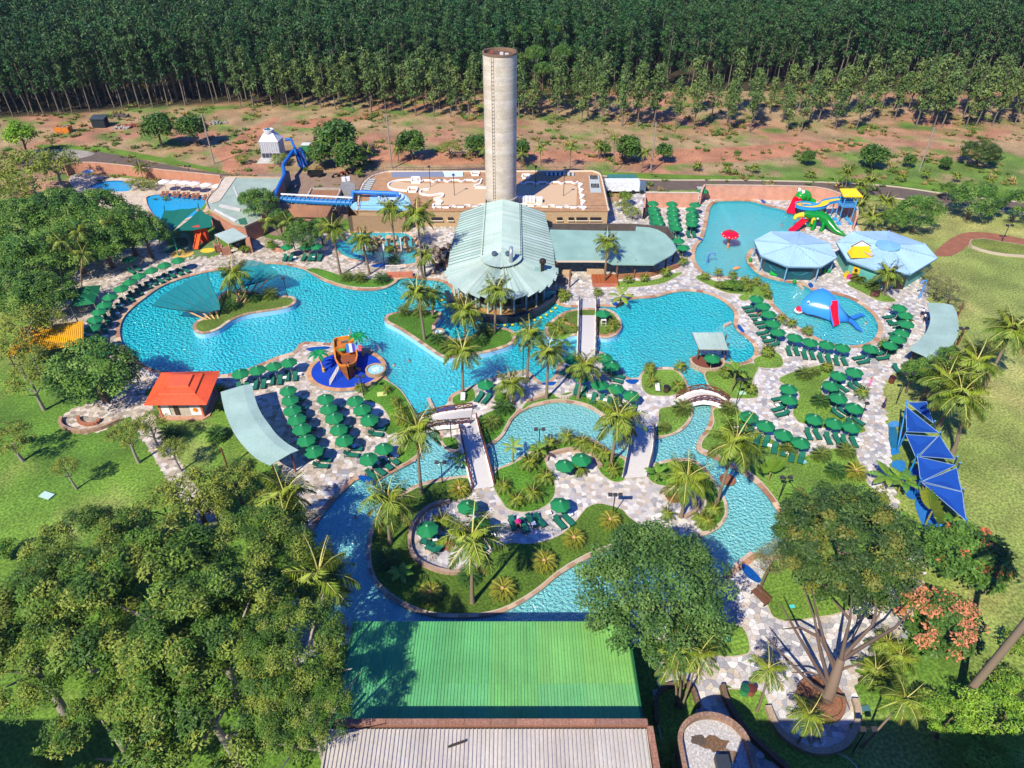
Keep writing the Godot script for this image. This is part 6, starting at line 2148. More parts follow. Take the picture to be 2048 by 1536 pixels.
	for p in L3([-70.87,2.5,-99.32,-68.44,2.5,-100.15,-67.8,2.5,-97.49]):
		var t := thing("square_canopy",["square green canopy nearest the dense left trees","square green canopy at the back of the trio","square green canopy at the front of the trio"][k],"canopy",V3(p.x,0,p.z),0.3,"square green canopies left of the pool")
		var cs := [V3(-1.7,2.2,-1.7),V3(1.7,2.2,-1.7),V3(1.7,2.2,1.7),V3(-1.7,2.2,1.7)]
		for i in 4:
			var b := nb(C(18,124,74))
			b.t(cs[i],cs[(i+1) % 4],V3(0,3.2,0),(cs[i]+cs[(i+1) % 4])*V3(1,0,1)+UP)
			part("canopy_panel",b,M.cloth,t)
		for c in cs:
			post(t,"post",c*V3(1,0,1),c,0.05,C(180,170,150))
		k += 1
	# floodlight poles
	for f in [[V3(-20.22,0,-75.9),3.2,"twin floodlight pole on the grass beside the blue ship deck",2],[V3(1.55,0,-80.34),5.2,"twin floodlight pole standing by the water left of the plaza palms",2],[V3(-8.17,0,-59.23),3.4,"twin floodlight pole at the river edge left of the island bridge",2],[V3(3.35,0,-65.01),3.4,"twin floodlight pole at the water's edge beside the half round pool",2],[V3(11.24,0,-54.17),3.4,"double headed floodlight pole on the island lawn bend",3],[V3(30.53,0,-56.6),3.6,"twin floodlight pole on the right lawn above the big tree",2],[V3(29.87,0,-73.64),4.4,"floodlight pole at the right end of the arched bridge",2],[V3(-7.6,0,-66.48),3.4,"floodlight pole on the tiny lawn between two footbridges",2],[V3(45.2,0,-70.45),3.0,"floodlight pole at the right tip of the hourglass lawn",1],[V3(51.49,0,-74.06),5.0,"tall floodlight pole beside the blue shade sails",2],[V3(65.02,0,-86.13),4.2,"floodlight pole behind the right curved shade roof",2],[V3(-22.92,0,-114.3),4.4,"twin floodlight pole at the waterfall pool",2],[V3(-36.84,0,-101.22),4.0,"thin pole at the right tip of the canopy island",1],[V3(-5.73,0,-89.03),3.4,"thin pole on the right part of the wedge island",1],[V3(31.96,0,-38.43),4.0,"floodlight pole behind the bare tree",2],[V3(-70.93,0,-152.38),3.4,"floodlight pole behind the white parasols",2],[V3(92.03,0,-122.28),3.4,"floodlight pole by the brick path on the far right",2],[V3(28.21,0,-28.22),4.0,"floodlight pole in the shade at the bottom lawn",2]]:
		floodlight(f[0],f[1],f[2],f[3])
	for f in [[V3(-69.52,0,-163.12),11.5,"tall leaning grey utility pole by the red track"],[V3(-27.66,0,-160.25),12.0,"thin tall pole left of the tower on the bare slope"],[V3(31.58,0,-158.07),11.0,"thin tall pole right of the terrace building"],[V3(92.95,0,-158.38),10.0,"thin tall pole on the green slope at the far right"]]:
		var t := thing("utility_pole",f[2],"pole",f[0])
		post(t,"pole",O3,V3(0,f[1],0),0.16,C(150,140,128))
		var b := nb(C(120,112,104))
		b.beam(V3(-0.6,f[1] - 0.4,0),V3(0.6,f[1] - 0.4,0),0.12,0.12)
		part("crossarm",b,M.plain,t)
	pirate_ship()
	slides()
	whale_and_water_toys()
	playgrounds()
	# low blue number boards in the grass edges and foot-bath trays: blue basins beside pool steps
	k = 0
	for p in [L([-16.34,-58.9,-16.11,-60.05,-17.97,-60.55,-18.11,-59.97]),L([-10.1,-72.17,-9.77,-73.01,-7.74,-73.53,-7.81,-72.59]),L([4.1,-78.36,4.6,-78.82,6.14,-78.94,5.62,-78.13]),L([15.9,-79.4,17.72,-79.4,17.1,-78.48,16.28,-78.59]),L([35.17,-93.63,35.53,-93.48,35.78,-91.78,35.4,-91.5,35,-92.63]),L([24.07,-47.53,24.74,-47.08,25.49,-45.51,25.08,-45.14,24.19,-45.82,23.87,-46.76]),L([50.44,-106.53,51.07,-106.88,51.09,-105.68,50.33,-105.17]),L([35.13,-124.4,35.6,-124.4,36.13,-123.33,35.52,-123.12]),L([52.25,-142.17,52.64,-142.43,53.04,-140.87,52.26,-140.36]),L([-30.57,-87.17,-27.93,-87.7,-27.07,-87.17,-29.5,-86.39]),L([-24.84,-113.36,-22.69,-113.92,-22.71,-112.8,-24.43,-112.43]),L([-40.63,-115.26,-39.24,-115.84,-38.6,-115.45,-39.85,-114.68]),L([16.31,-100.74,16.92,-101.06,17.25,-99.64,16.56,-99.33])]:
		var t := thing("foot_bath","bright blue foot bath tray "+["beside the river steps below the plaza","at the bridge below the main pool","at the plaza steps by the leaning palms","at the steps of the right pool's left bank","beside the ramp on the right pool's far bank","at the bottom end of the lazy river","by the steps of the whale pool","at the stone spur of the kids pool","below the salmon wall at the slide pool","left of the pirate ship","behind the left planter at the waterfall pool","at the beach steps of the main pool","left of the right pool beside the banana plant"][k],"basin")
		var b := nb(C(20,110,206))
		b.prism(smooth(p,3),0,0.06)
		part("tray",b,M.pool_tile,t)
		k += 1
	# benches, bins, showers, boxes
	for f in [[V3(24.65,0,-43.22),-1.05,"brown slatted bench beside the lawn at the bottom right","bench"],[V3(25.61,0,-49.37),0.5,"bench","skip"]]:
		if f[3] == "skip": continue
		var t := thing("slatted_bench",f[2],f[3],f[0],f[1])
		for i in 5:
			var b := nb(vary(C(122,80,60),0.1))
			b.box(V3(0,0.45,-0.3+i*0.15),V3(1.9,0.05,0.12))
			part("seat_slat",b,M.stone,t)
		for i in 3:
			var b := nb(vary(C(122,80,60),0.1))
			b.box(V3(0,0.6+i*0.15,-0.42),V3(1.9,0.12,0.05))
			part("back_slat",b,M.stone,t)
		for x in [-0.85,0.85]:
			var b := nb(C(60,56,54))
			b.box(V3(x,0.22,0),V3(0.08,0.44,0.7))
			part("leg",b,M.plain,t)
	for f in [[V3(20.5,0,-33.34),C(60,150,100),"green recycling bin on the shaded bottom lawn"],[V3(21.08,0,-33.34),C(150,84,76),"brown recycling bin next to the green one"],[V3(21.1,0,-76.67),C(80,66,58),"dark round bin on the lawn by the arched bridge"],[V3(52.84,0,-78.82),C(110,60,50),"brown bin under the right tree"],[V3(59.73,0,-102.52),C(110,76,66),"left brown pot under the planter cycads"],[V3(60.26,0,-102.19),C(104,70,60),"right brown pot under the planter cycads"]]:
		var t := thing("bin",f[2],"bin",f[0])
		var b := nb(f[1])
		b.lathe(O3,A2([V2(0.36,0),V2(0.42,0.9)]),12)
		part("body",b,M.paint,t)
		var b2 := nb(Color(f[1].r*0.4,f[1].g*0.4,f[1].b*0.4))
		b2.lathe(O3,A2([V2(0.44,0.88),V2(0.44,0.98),V2(0,1.05)]),12)
		part("lid",b2,M.paint,t)
	for f in [[V3(-6.62,0,-75.03),"grey lounger shaped sign board at the pool edge lawn"],[V3(19.94,0,-77.12),"white sloping board on the lawn by the right pool"]]:
		var t := thing("sign_board",f[1],"board",f[0])
		var b := nb(C(200,204,204))
		b.box(V3(0,0.55,0),V3(0.62,0.06,1.25),Basis(Vector3.RIGHT,0.35))
		part("panel",b,M.plain,t)
		for x in [-0.25,0.25]:
			post(t,"leg",V3(x,0,0.4),V3(x,0.5,0.4),0.04,C(110,110,110))
			post(t,"leg",V3(x,0,-0.4),V3(x,0.75,-0.4),0.04,C(110,110,110))
	for f in [[V3(-53.6,0,-57.22),1.5,0.9,-0.35,C(176,206,196),"pale green hatch plate on the left lawn"],[V3(-17.73,0,-76.12),1.3,0.9,0.2,C(196,206,120),"yellowish mat on the lawn beside the ship deck"],[V3(31.43,0,-76.34),1.0,0.7,0.1,C(170,210,170),"pale hatch on the lawn right of the arched bridge"],[V3(35.47,0,-62.78),0.6,0.4,0.2,C(130,190,200),"small blue grey plate on the right lawn"],[V3(27.6,0,-42.29),0.5,0.35,0.1,C(80,200,190),"small turquoise plate on the lawn near the bench"],[V3(30.71,0,-31.93),0.8,0.5,0.1,C(70,110,110),"dark square hatch right of the paved loop"]]:
		var t := thing("lawn_hatch",f[5],"hatch",f[0],f[3])
		var b := nb(f[4])
		b.box(V3(0,0.1,0),V3(f[1],0.08,f[2]))
		part("plate",b,M.plain,t)
	# jacuzzi on the deck and fountain on the wedge island
	for f in [[V3(-19.21,0.4,-80.74),1.45,0.95,"round bubbling spa tub at the edge of the blue ship deck"],[V3(-11.15,0.6,-90.31),0.95,1.0,"round blue fountain basin on the wedge island"]]:
		var t := thing("spa_tub",f[3],"spa",V3(f[0].x,0.0,f[0].z))
		var r: float = f[1]
		var b := nb(C(226,190,150))
		b.lathe(O3,A2([V2(r,-0.6),V2(r,f[2]),V2(r - 0.3,f[2]),V2(r - 0.35,0.1)]),28)
		part("rim",b,M.rock,t)
		var w := MB.new()
		w.flat(ring2(Vector2.ZERO,r - 0.32,r - 0.32,24),f[2] - 0.12)
		part("water",w,M.foam_water,t)
		var fl := nb(C(60,180,230))
		fl.flat(ring2(Vector2.ZERO,r - 0.32,r - 0.32,24),f[2] - 0.3)
		part("floor",fl,M.pool_tile,t)
		var fo := nb(C(236,246,250))
		for i in 10: ball(fo,V3(rng.randf_range(-0.4,0.4),f[2] - 0.1,rng.randf_range(-0.4,0.4)),V3(0.16,0.06,0.14),8)
		part("foam",fo,M.plain,t).set_meta("kind","stuff")
	# blue float tiles of the waterfall pool: water loungers
	k = 0
	for p in [V3(-32.26,0,-121.86),V3(-31.94,0,-120.21),V3(-31.3,0,-118.79),V3(-30.52,0,-117.6),V3(-29.38,0,-116.81),V3(-27.97,0,-116.03)]:
		var t := thing("water_lounger","blue built-in water lounger, %s from the top in the waterfall pool" % ORD[k],"water lounger",p+V3(0.8,-0.3,-0.3),0.1 - k*0.12,"water loungers in the waterfall pool")
		var pr := L3([-0.9,0.35,0,-0.4,0.18,0,0.1,0.26,0,0.6,0.1,0,1.0,0.05,0])
		var b := nb(C(50,150,200))
		for i in 4:
			b.q(pr[i]+V3(0,0.1,-0.34),pr[i+1]+V3(0,0.1,-0.34),pr[i+1]+V3(0,0.1,0.34),pr[i]+V3(0,0.1,0.34),UP)
		part("wave_seat",b,M.pool_tile,t)
		k += 1
	# handrails at the pool steps
	k = 0
	for f in [[V3(33,0,-93.34),V3(34.34,0,-94.35)],[V3(-11.31,0,-75.24),V3(-10.09,0,-72.07)],[V3(25.4,0,-48.97),V3(23.22,0,-47.27)],[V3(48.82,0,-106.53),V3(49.04,0,-104.83)]]:
		var t := thing("step_wall",["white ramp rail on the right pool's far bank","thin stone wall beside the steps below the main pool","stone spur wall at the end of the lazy river","grey stone steps between the two kids pools"][k],"wall")
		var b := nb(C(226,200,176))
		b.beam(f[0]+DN*0.3,f[1]+DN*0.3,0.4,0.9)
		part("wall",b,M.matte,t)
		k += 1
	# lifeguard chair
	for f in [[V3(14.12,0,-92.91),"white lifeguard chair under the green parasol beside the long bridge"],[V3(40.82,0,-144.29),"white lifeguard chair below the parasol at the wall bend"]]:
		var t := thing("lifeguard_chair",f[1],"chair",f[0])
		for x in [-0.4,0.4]:
			for z in [-0.4,0.4]:
				post(t,"leg",V3(x,0,z),V3(x*0.8,1.6,z*0.8),0.04,C(226,222,216))
		var b := nb(C(232,228,222))
		b.box(V3(0,1.5,0),V3(0.75,0.06,0.7))
		b.box(V3(0,1.85,-0.33),V3(0.75,0.7,0.06))
		part("seat",b,M.plain,t)
		for y in [0.5,1.0]:
			post(t,"rung",V3(-0.38,y,0.35),V3(0.38,y,0.35),0.03,C(226,222,216))

func pirate_ship() -> void:
	var o := V3(-23.43,0,-80.34)
	var dk := thing("blue_play_deck","round bright blue rubber deck under the pirate ship","play deck",o)
	var rx := 4.95
	var rz := 4.35
	var b := nb(C(10,76,206))
	b.flat(ring2(V2(0,-1.0),rx,rz,48),0.42)
	part("rubber_floor",b,M.matte,dk)
	for i in 44:
		var a := TAU*i / 44
		var a1 := TAU*(i+0.97) / 44
		var s := nb(vary(C(206,160,116),0.2))
		var p := []
		for q in [[a,0.0],[a1,0.0],[a1,0.65],[a,0.65]]:
			p.append(V3(cos(q[0])*(rx+q[1]),0.46,-1.0+sin(q[0])*(rz+q[1])))
		s.q(p[0],p[1],p[2],p[3],UP)
		s.q(p[2],p[3],p[3]+DN*0.12,p[2]+DN*0.12,p[2] - V3(0,0,-1))
		part("coping_stone",s,M.stone,dk)
	var w := nb(C(176,214,232))
	w.prism(ring2(V2(0,-1.0),rx+0.55,rz+0.55,48),-1.2,0.36,false)
	part("deck_wall",w,M.pool_tile,dk)
	# the ship: curved hull with decks, stern castle, mural sail, net, cannon
	var t := thing("pirate_ship","wooden play pirate ship with orange rails on the blue deck","play ship",o+V3(0.1,0.42,-1.4),0.25)
	var hull := [C(166,100,50),C(150,88,44)]
	var prof := [[-2.9,1.35,2.3],[-1.6,1.5,1.9],[0.0,1.5,1.5],[1.4,1.2,1.55],[2.4,0.7,1.9],[3.0,0.1,2.25]]
	var nn := 6
	for j in 5:
		for s in [-1.0,1.0]:
			for lv in 4:
				var pb := nb(vary(hull[lv % 2],0.1))
				var q := []
				for e in [[j,lv],[j+1,lv],[j+1,lv+1],[j,lv+1]]:
					var pr: Array = prof[e[0]]
					var u: float = e[1] / 4.0
					var bulge := 0.62+0.38*sin(u*1.7)
					q.append(V3(pr[1]*bulge*s,pr[2]*u,pr[0]))
				pb.q(q[0],q[1],q[2],q[3],V3(s,0,0.1))
				part("hull_plank",pb,M.stone,t)
			var rl := nb(C(232,140,44))
			var a: Array = prof[j]
			var c: Array = prof[j+1]
			rl.beam(V3(a[1]*s,a[2]+0.32,a[0]),V3(c[1]*s,c[2]+0.32,c[0]),0.2,0.16)
			for i in 4:
				var u := (i+0.5) / 4.0
				rl.beam(V3(lerpf(a[1],c[1],u)*s,lerpf(a[2],c[2],u),lerpf(a[0],c[0],u)),V3(lerpf(a[1],c[1],u)*s,lerpf(a[2],c[2],u)+0.3,lerpf(a[0],c[0],u)),0.12,0.14)
			part("rail",rl,M.paint,t)
	for i in 9:
		var dkb := nb(vary(C(150,84,54),0.12))
		var z := -1.5+i*0.42
		var wd := 1.4 if z < 0.4 else 1.4 - (z - 0.4)*0.45
		dkb.box(V3(0,1.1+(0.25 if z > 1.0 else 0.0),z),V3(wd*2 - 0.2,0.08,0.4))
		part("deck_plank",dkb,M.stone,t)
	var st := nb(C(214,124,40))
	st.prism(A2([V2(-1.45,-1.6),V2(1.45,-1.6),V2(1.2,-3.2),V2(-1.2,-3.2)]),0.6,2.6)
	part("stern_castle",st,M.paint,t)
	var rr := nb(C(240,152,48))
	wall_run(rr,A2([V2(-1.45,-1.6),V2(-1.45,-3.0),V2(-0.9,-3.5),V2(0.9,-3.5),V2(1.45,-3.0)]),2.5,3.1,0.16)
	part("stern_rail",rr,M.paint,t)
	var hl := nb(C(90,84,76))
	hl.box(V3(0.0,2.65,-2.7),V3(0.9,0.12,0.5))
	part("stern_hatch",hl,M.plain,t)
	var bs := nb(C(150,84,54))
	bs.beam(V3(0,1.3,0.4),V3(0.15,2.0,2.3),0.16,0.16)
	part("bowsprit",bs,M.stone,t)
	# mural board in generic blues and whites
	for i in 14:
		var m := nb([C(60,130,214),C(236,240,244),C(90,80,190),C(120,190,230),C(220,90,110)][i % 5])
		var px := 0.35+(i % 5)*0.42
		var py := 2.0+(i / 5)*0.4
		m.box(V3(px,py,-1.2 - 0.14*(i / 5)),V3(0.44,0.44,0.09),Basis(Vector3.RIGHT,-0.35))
		part("mural_tile",m,M.paint,t)
	var gr := nb(C(60,170,96))
	gr.box(V3(-0.5,2.3,-1.4),V3(0.9,0.08,0.7))
	part("green_step",gr,M.paint,t)
	var net := nb(C(214,206,190))
	for i in 5:
		net.beam(V3(-1.15 - i*0.02,1.5,1.0+i*0.3),V3(-2.7,0.0,2.3+i*0.3),0.05,0.05)
	for i in 7:
		var u := i / 6.0
		net.beam(V3(lerpf(-1.15,-2.7,u),lerpf(1.5,0.0,u),lerpf(1.0,2.3,u)),V3(lerpf(-1.2,-2.75,u),lerpf(1.5,0,u),lerpf(2.2,3.5,u)),0.05,0.05)
	part("climbing_net",net,M.plain,t)
	for i in 3:
		var sp := nb(C(206,36,60))
		ball(sp,V3(0.1+i*0.2,0.35+i*0.1,2.35 - i*0.1),V3(0.36,0.42,0.3),10)
		part("red_figure",sp,M.paint,t)
	var cn := nb(C(30,30,34))
	cn.tube(A3([V3(0.9,1.2,1.9),V3(1.5,1.15,2.4)]),[0.26,0.2],10)
	cn.tube(A3([V3(1.5,1.15,2.4),V3(1.6,1.14,2.48)]),[0.27],10)
	part("cannon",cn,M.gloss,t)
	var mast := nb(C(214,150,80))
	mast.tube(A3([V3(1.1,2.4,-3.2),V3(1.0,4.4,-3.6)]),[0.1,0.05],6)
	part("flagstaff",mast,M.paint,t)
	var k := 0
	for f in [[V3(-26.58,0.4,-80.86),3.0,"green artificial play palm left of the pirate ship"],[V3(-21.7,0.4,-84.67),3.4,"green artificial play palm behind the pirate ship"]]:
		var p := thing("artificial_palm",f[2],"play palm",f[0])
		var h: float = f[1]
		post(p,"trunk",O3,V3(-0.3,h,0),0.1,C(206,160,110))
		var base := nb(C(226,170,60))
		base.lathe(O3,A2([V2(0.22,0),V2(0.22,0.6),V2(0.1,0.7)]),10)
		part("base",base,M.paint,p)
		for i in 8:
			var a := TAU*i / 8+0.2
			var d := V3(cos(a),0,sin(a))
			var s := d.cross(UP)
			var fb := nb(C(20,140,74))
			var c0 := V3(-0.3,h,0)
			var pts := [c0,c0+d*0.6+UP*0.3,c0+d*1.2+UP*0.15,c0+d*1.6+DN*0.25]
			var ws := [0.08,0.26,0.24,0.02]
			for j in 3:
				fb.q(pts[j]+s*ws[j]+DN*0.06,pts[j+1]+s*ws[j+1]+DN*0.06,pts[j+1],pts[j],UP)
				fb.q(pts[j],pts[j+1],pts[j+1] - s*ws[j+1]+DN*0.06,pts[j] - s*ws[j]+DN*0.06,UP)
			part("frond",fb,M.paint,p)
		k += 1
	var rl := thing("deck_railing","thin grey curved railing behind the pirate ship deck","railing")
	var rb := nb(C(180,190,190))
	var pp := smooth(L([-23.19,-88.36,-21.64,-88.09,-20.17,-86.78,-18.98,-84.73]),4,false)
	for i in pp.size() - 1:
		rb.beam(up(pp[i],1.4),up(pp[i+1],1.4),0.05,0.05)
		rb.beam(up(pp[i],0.95),up(pp[i+1],0.95),0.04,0.04)
		if i % 2 == 0: rb.beam(up(pp[i],0.3),up(pp[i],1.4),0.05,0.05)
	part("rail",rb,M.metal,rl)

func slides() -> void:
	# frog with a red tongue slide
	var g := C(26,150,44)
	var t := thing("frog_slide","green frog slide with white eyes and red tongue chute","slide",V3(59.91,0,-139.85),0.35)
	var b := nb(g)
	ball(b,V3(0.6,1.5,-0.4),V3(1.7,1.35,1.5),18)
	ball(b,V3(-0.5,2.0,0.2),V3(1.3,1.0,1.1),18)
	part("body",b,M.gloss,t)
	for s in [-1.0,1.0]:
		var l := nb(g)
		l.tube(L3([1.4,1.2,0.9*s,2.2,0.9,1.3*s,1.9,0.2,1.7*s,1.2,0.1,1.6*s]),[0.5,0.45,0.3,0.3],10)
		part("leg",l,M.gloss,t)
		var e := nb(C(250,250,250))
		ball(e,V3(-0.75,3.05,0.62*s),V3(0.42,0.42,0.42),12)
		var ey := part("eye",e,M.gloss,t)
		var pu := nb(C(10,10,14))
		ball(pu,V3(-1.05,3.12,0.68*s),V3(0.16,0.2,0.2),8)
		part("pupil",pu,M.gloss,ey)
	var mo := nb(C(206,16,40))
	ball(mo,V3(-1.3,1.75,0.2),V3(0.6,0.5,0.95),12)
	part("mouth",mo,M.gloss,t)
	var to := nb(C(222,20,44))
	chute(to,L3([-1.3,1.6,0.2,-2.2,1.25,0.9,-3.2,0.7,1.7,-4.2,0.25,2.5,-4.9,0.1,3.0]),0.75,0.18)
	part("tongue",to,M.gloss,t)
	# crocodile / dragon slide
	var c := thing("dragon_slide","long green dragon slide with yellow snout and red tongue by the blue octagon","slide",V3(59.18,0,-128.8),0.0)
	var cb := nb(C(20,128,44))
	cb.tube(L3([-3.2,2.3,-0.5,-2.2,2.7,-0.3,-1.2,2.5,0.0,0.0,2.6,0.2,1.2,2.2,0.8,2.0,1.4,1.6,2.8,0.7,2.8,3.8,0.35,3.6,4.6,0.12,4.0]),[0.3,0.75,0.8,0.95,0.95,0.8,0.6,0.4,0.12],12)
	part("body",cb,M.gloss,c)
	for i in 9:
		var sp := nb(C(36,160,60))
		var p := curve_at(L3([-1.4,3.2,0,0.0,3.5,0.2,1.2,3.1,0.8,2.0,2.2,1.6,2.8,1.3,2.8,3.8,0.8,3.6]),i / 8.0)
		sp.tube(A3([p+DN*0.2,p+UP*0.3]),[0.25,0.02],6)
		part("back_spike",sp,M.gloss,c)
	var sn := nb(C(240,200,50))
	sn.tube(L3([-2.6,2.5,-0.4,-3.4,2.4,-0.4,-4.2,2.2,-0.2,-4.6,1.8,0.2]),[0.55,0.5,0.42,0.25],10)
	part("snout",sn,M.gloss,c)
	var tg := nb(C(210,24,50))
	chute(tg,L3([-2.4,1.8,0.3,-3.4,1.3,0.9,-4.4,0.6,1.5,-5.4,0.15,2.0]),0.6,0.16)
	part("tongue",tg,M.gloss,c)
	for q in [V3(-0.9,0,0.9),V3(0.7,0,1.3),V3(-0.9,0,-0.7),V3(1.6,0,0.2)]:
		var l := nb(C(24,140,50))
		l.tube(A3([q+UP*2.0,q+V3(0.1,1.0,0.2),q+V3(-0.2,0.05,0.4)]),[0.4,0.32,0.36],8)
		part("leg",l,M.gloss,c)
	var bel := nb(C(240,180,40))
	ball(bel,V3(-1.0,1.7,0.75),V3(0.5,0.8,0.3),10)
	part("belly",bel,M.gloss,c)
	for q in [V3(0.3,2.7,1.1),V3(-0.4,2.3,1.0)]:
		var w := nb(C(244,246,244))
		ball(w,q,V3(0.24,0.2,0.12),8)
		part("white_spot",w,M.gloss,c)
	# spiral slide with tower
	var s := thing("spiral_water_slide","yellow and blue spiral water slide beside the frog","water slide",V3(61.59,0,-132.96))
	var ctr := V3(-2.0,0,-0.9)
	var path := A3([V3(5.6,3.7,-1.1),V3(4.0,3.55,-1.0),V3(2.2,3.4,-0.9),V3(0.6,3.3,-0.4)])
	for i in 26:
		var a := 0.35+TAU*1.28*i / 25.0
		path.append(ctr+V3(cos(a)*2.4,3.2 - 2.6*i / 25.0,sin(a)*1.9))
	path.append(V3(-2.9,0.35,2.2)); path.append(V3(-4.2,0.15,2.6))
	var yc := nb(C(250,196,20))
	chute(yc,path,0.72,0.0)
	part("slide_bed",yc,M.gloss,s)
	for sd in [-1.0,1.0]:
		var bc := nb(C(40,150,214))
		chute(bc,path,0.72,0.34,sd)
		part("side_wall",bc,M.gloss,s)
	for q in [V3(-2.0,0,-0.9),V3(2.4,0,-0.9),V3(-4.0,0,-0.9)]:
		post(s,"support",q,q+UP*2.9,0.1,C(60,160,226),M.paint)
	var tw := thing("slide_tower","blue slide tower with flat yellow roof at the top of the spiral slide","tower",V3(65.47,0,-131.55))
	for x in [-1.2,1.2]:
		for z in [-1.0,1.0]:
			post(tw,"leg",V3(x,0,z),V3(x,5.9,z),0.1,C(90,180,232),M.paint)
			var fo := nb(C(70,170,230))
			fo.box(V3(x,0.2,z+0.3),V3(0.7,0.4,1.0))
			part("foot",fo,M.paint,tw)
	var dk := nb(C(80,150,210))
	dk.box(V3(0,3.5,0),V3(2.8,0.15,2.4))
	part("platform",dk,M.paint,tw)
	for e in [[V3(-1.2,4.5,-1),V3(1.2,4.5,-1)],[V3(1.2,4.5,-1),V3(1.2,4.5,1)],[V3(-1.2,4.5,1),V3(1.2,4.5,1)]]:
		var r := nb(C(90,180,236))
		for dy in [0.0,-0.35,-0.7]:
			r.beam(e[0]+V3(0,dy,0),e[1]+V3(0,dy,0),0.07,0.07)
		part("railing",r,M.paint,tw)
	var rf := nb(C(250,206,10))
	sheet(rf,L3([-1.8,5.8,1.4,1.9,5.8,1.4,1.5,6.2,-1.5,-1.6,6.2,-1.5]),0.18)
	part("roof",rf,M.gloss,tw)
	var la := nb(C(80,170,230))
	for i in 9: la.box(V3(1.3+(8 - i)*0.12,0.35+i*0.38,1.3),V3(0.16,0.07,0.9))
	la.beam(V3(2.3,0.1,1.75),V3(1.3,3.5,1.75),0.07,0.1)
	la.beam(V3(2.3,0.1,0.85),V3(1.3,3.5,0.85),0.07,0.1)
	part("stair",la,M.paint,tw)

func chute(b: MB,p: PackedVector3Array,half: float,wall: float,side := 0.0) -> void:
	for i in p.size() - 1:
		var d0 := (p[mini(i+1,p.size() - 1)] - p[maxi(i - 1,0)]).normalized()
		var d1 := (p[mini(i+2,p.size() - 1)] - p[i]).normalized()
		var s0 := d0.cross(UP).normalized()*half
		var s1 := d1.cross(UP).normalized()*half
		if side == 0.0:
			b.q(p[i]+s0,p[i+1]+s1,p[i+1] - s1,p[i] - s0,UP)
			b.q(p[i]+s0+DN*0.1,p[i+1]+s1+DN*0.1,p[i+1] - s1+DN*0.1,p[i] - s0+DN*0.1,DN)
		for sd in ([side] if side != 0.0 else [-1.0,1.0]):
			if wall > 0.0:
				var w := UP*wall
				var a: Vector3 = p[i]+s0*sd
				var c: Vector3 = p[i+1]+s1*sd
				b.q(a - w*0.9,c - w*0.9,c+w,a+w,s0*sd)
				b.q(a+w,c+w,c+w+s1*sd*0.16,a+w+s0*sd*0.16,UP)

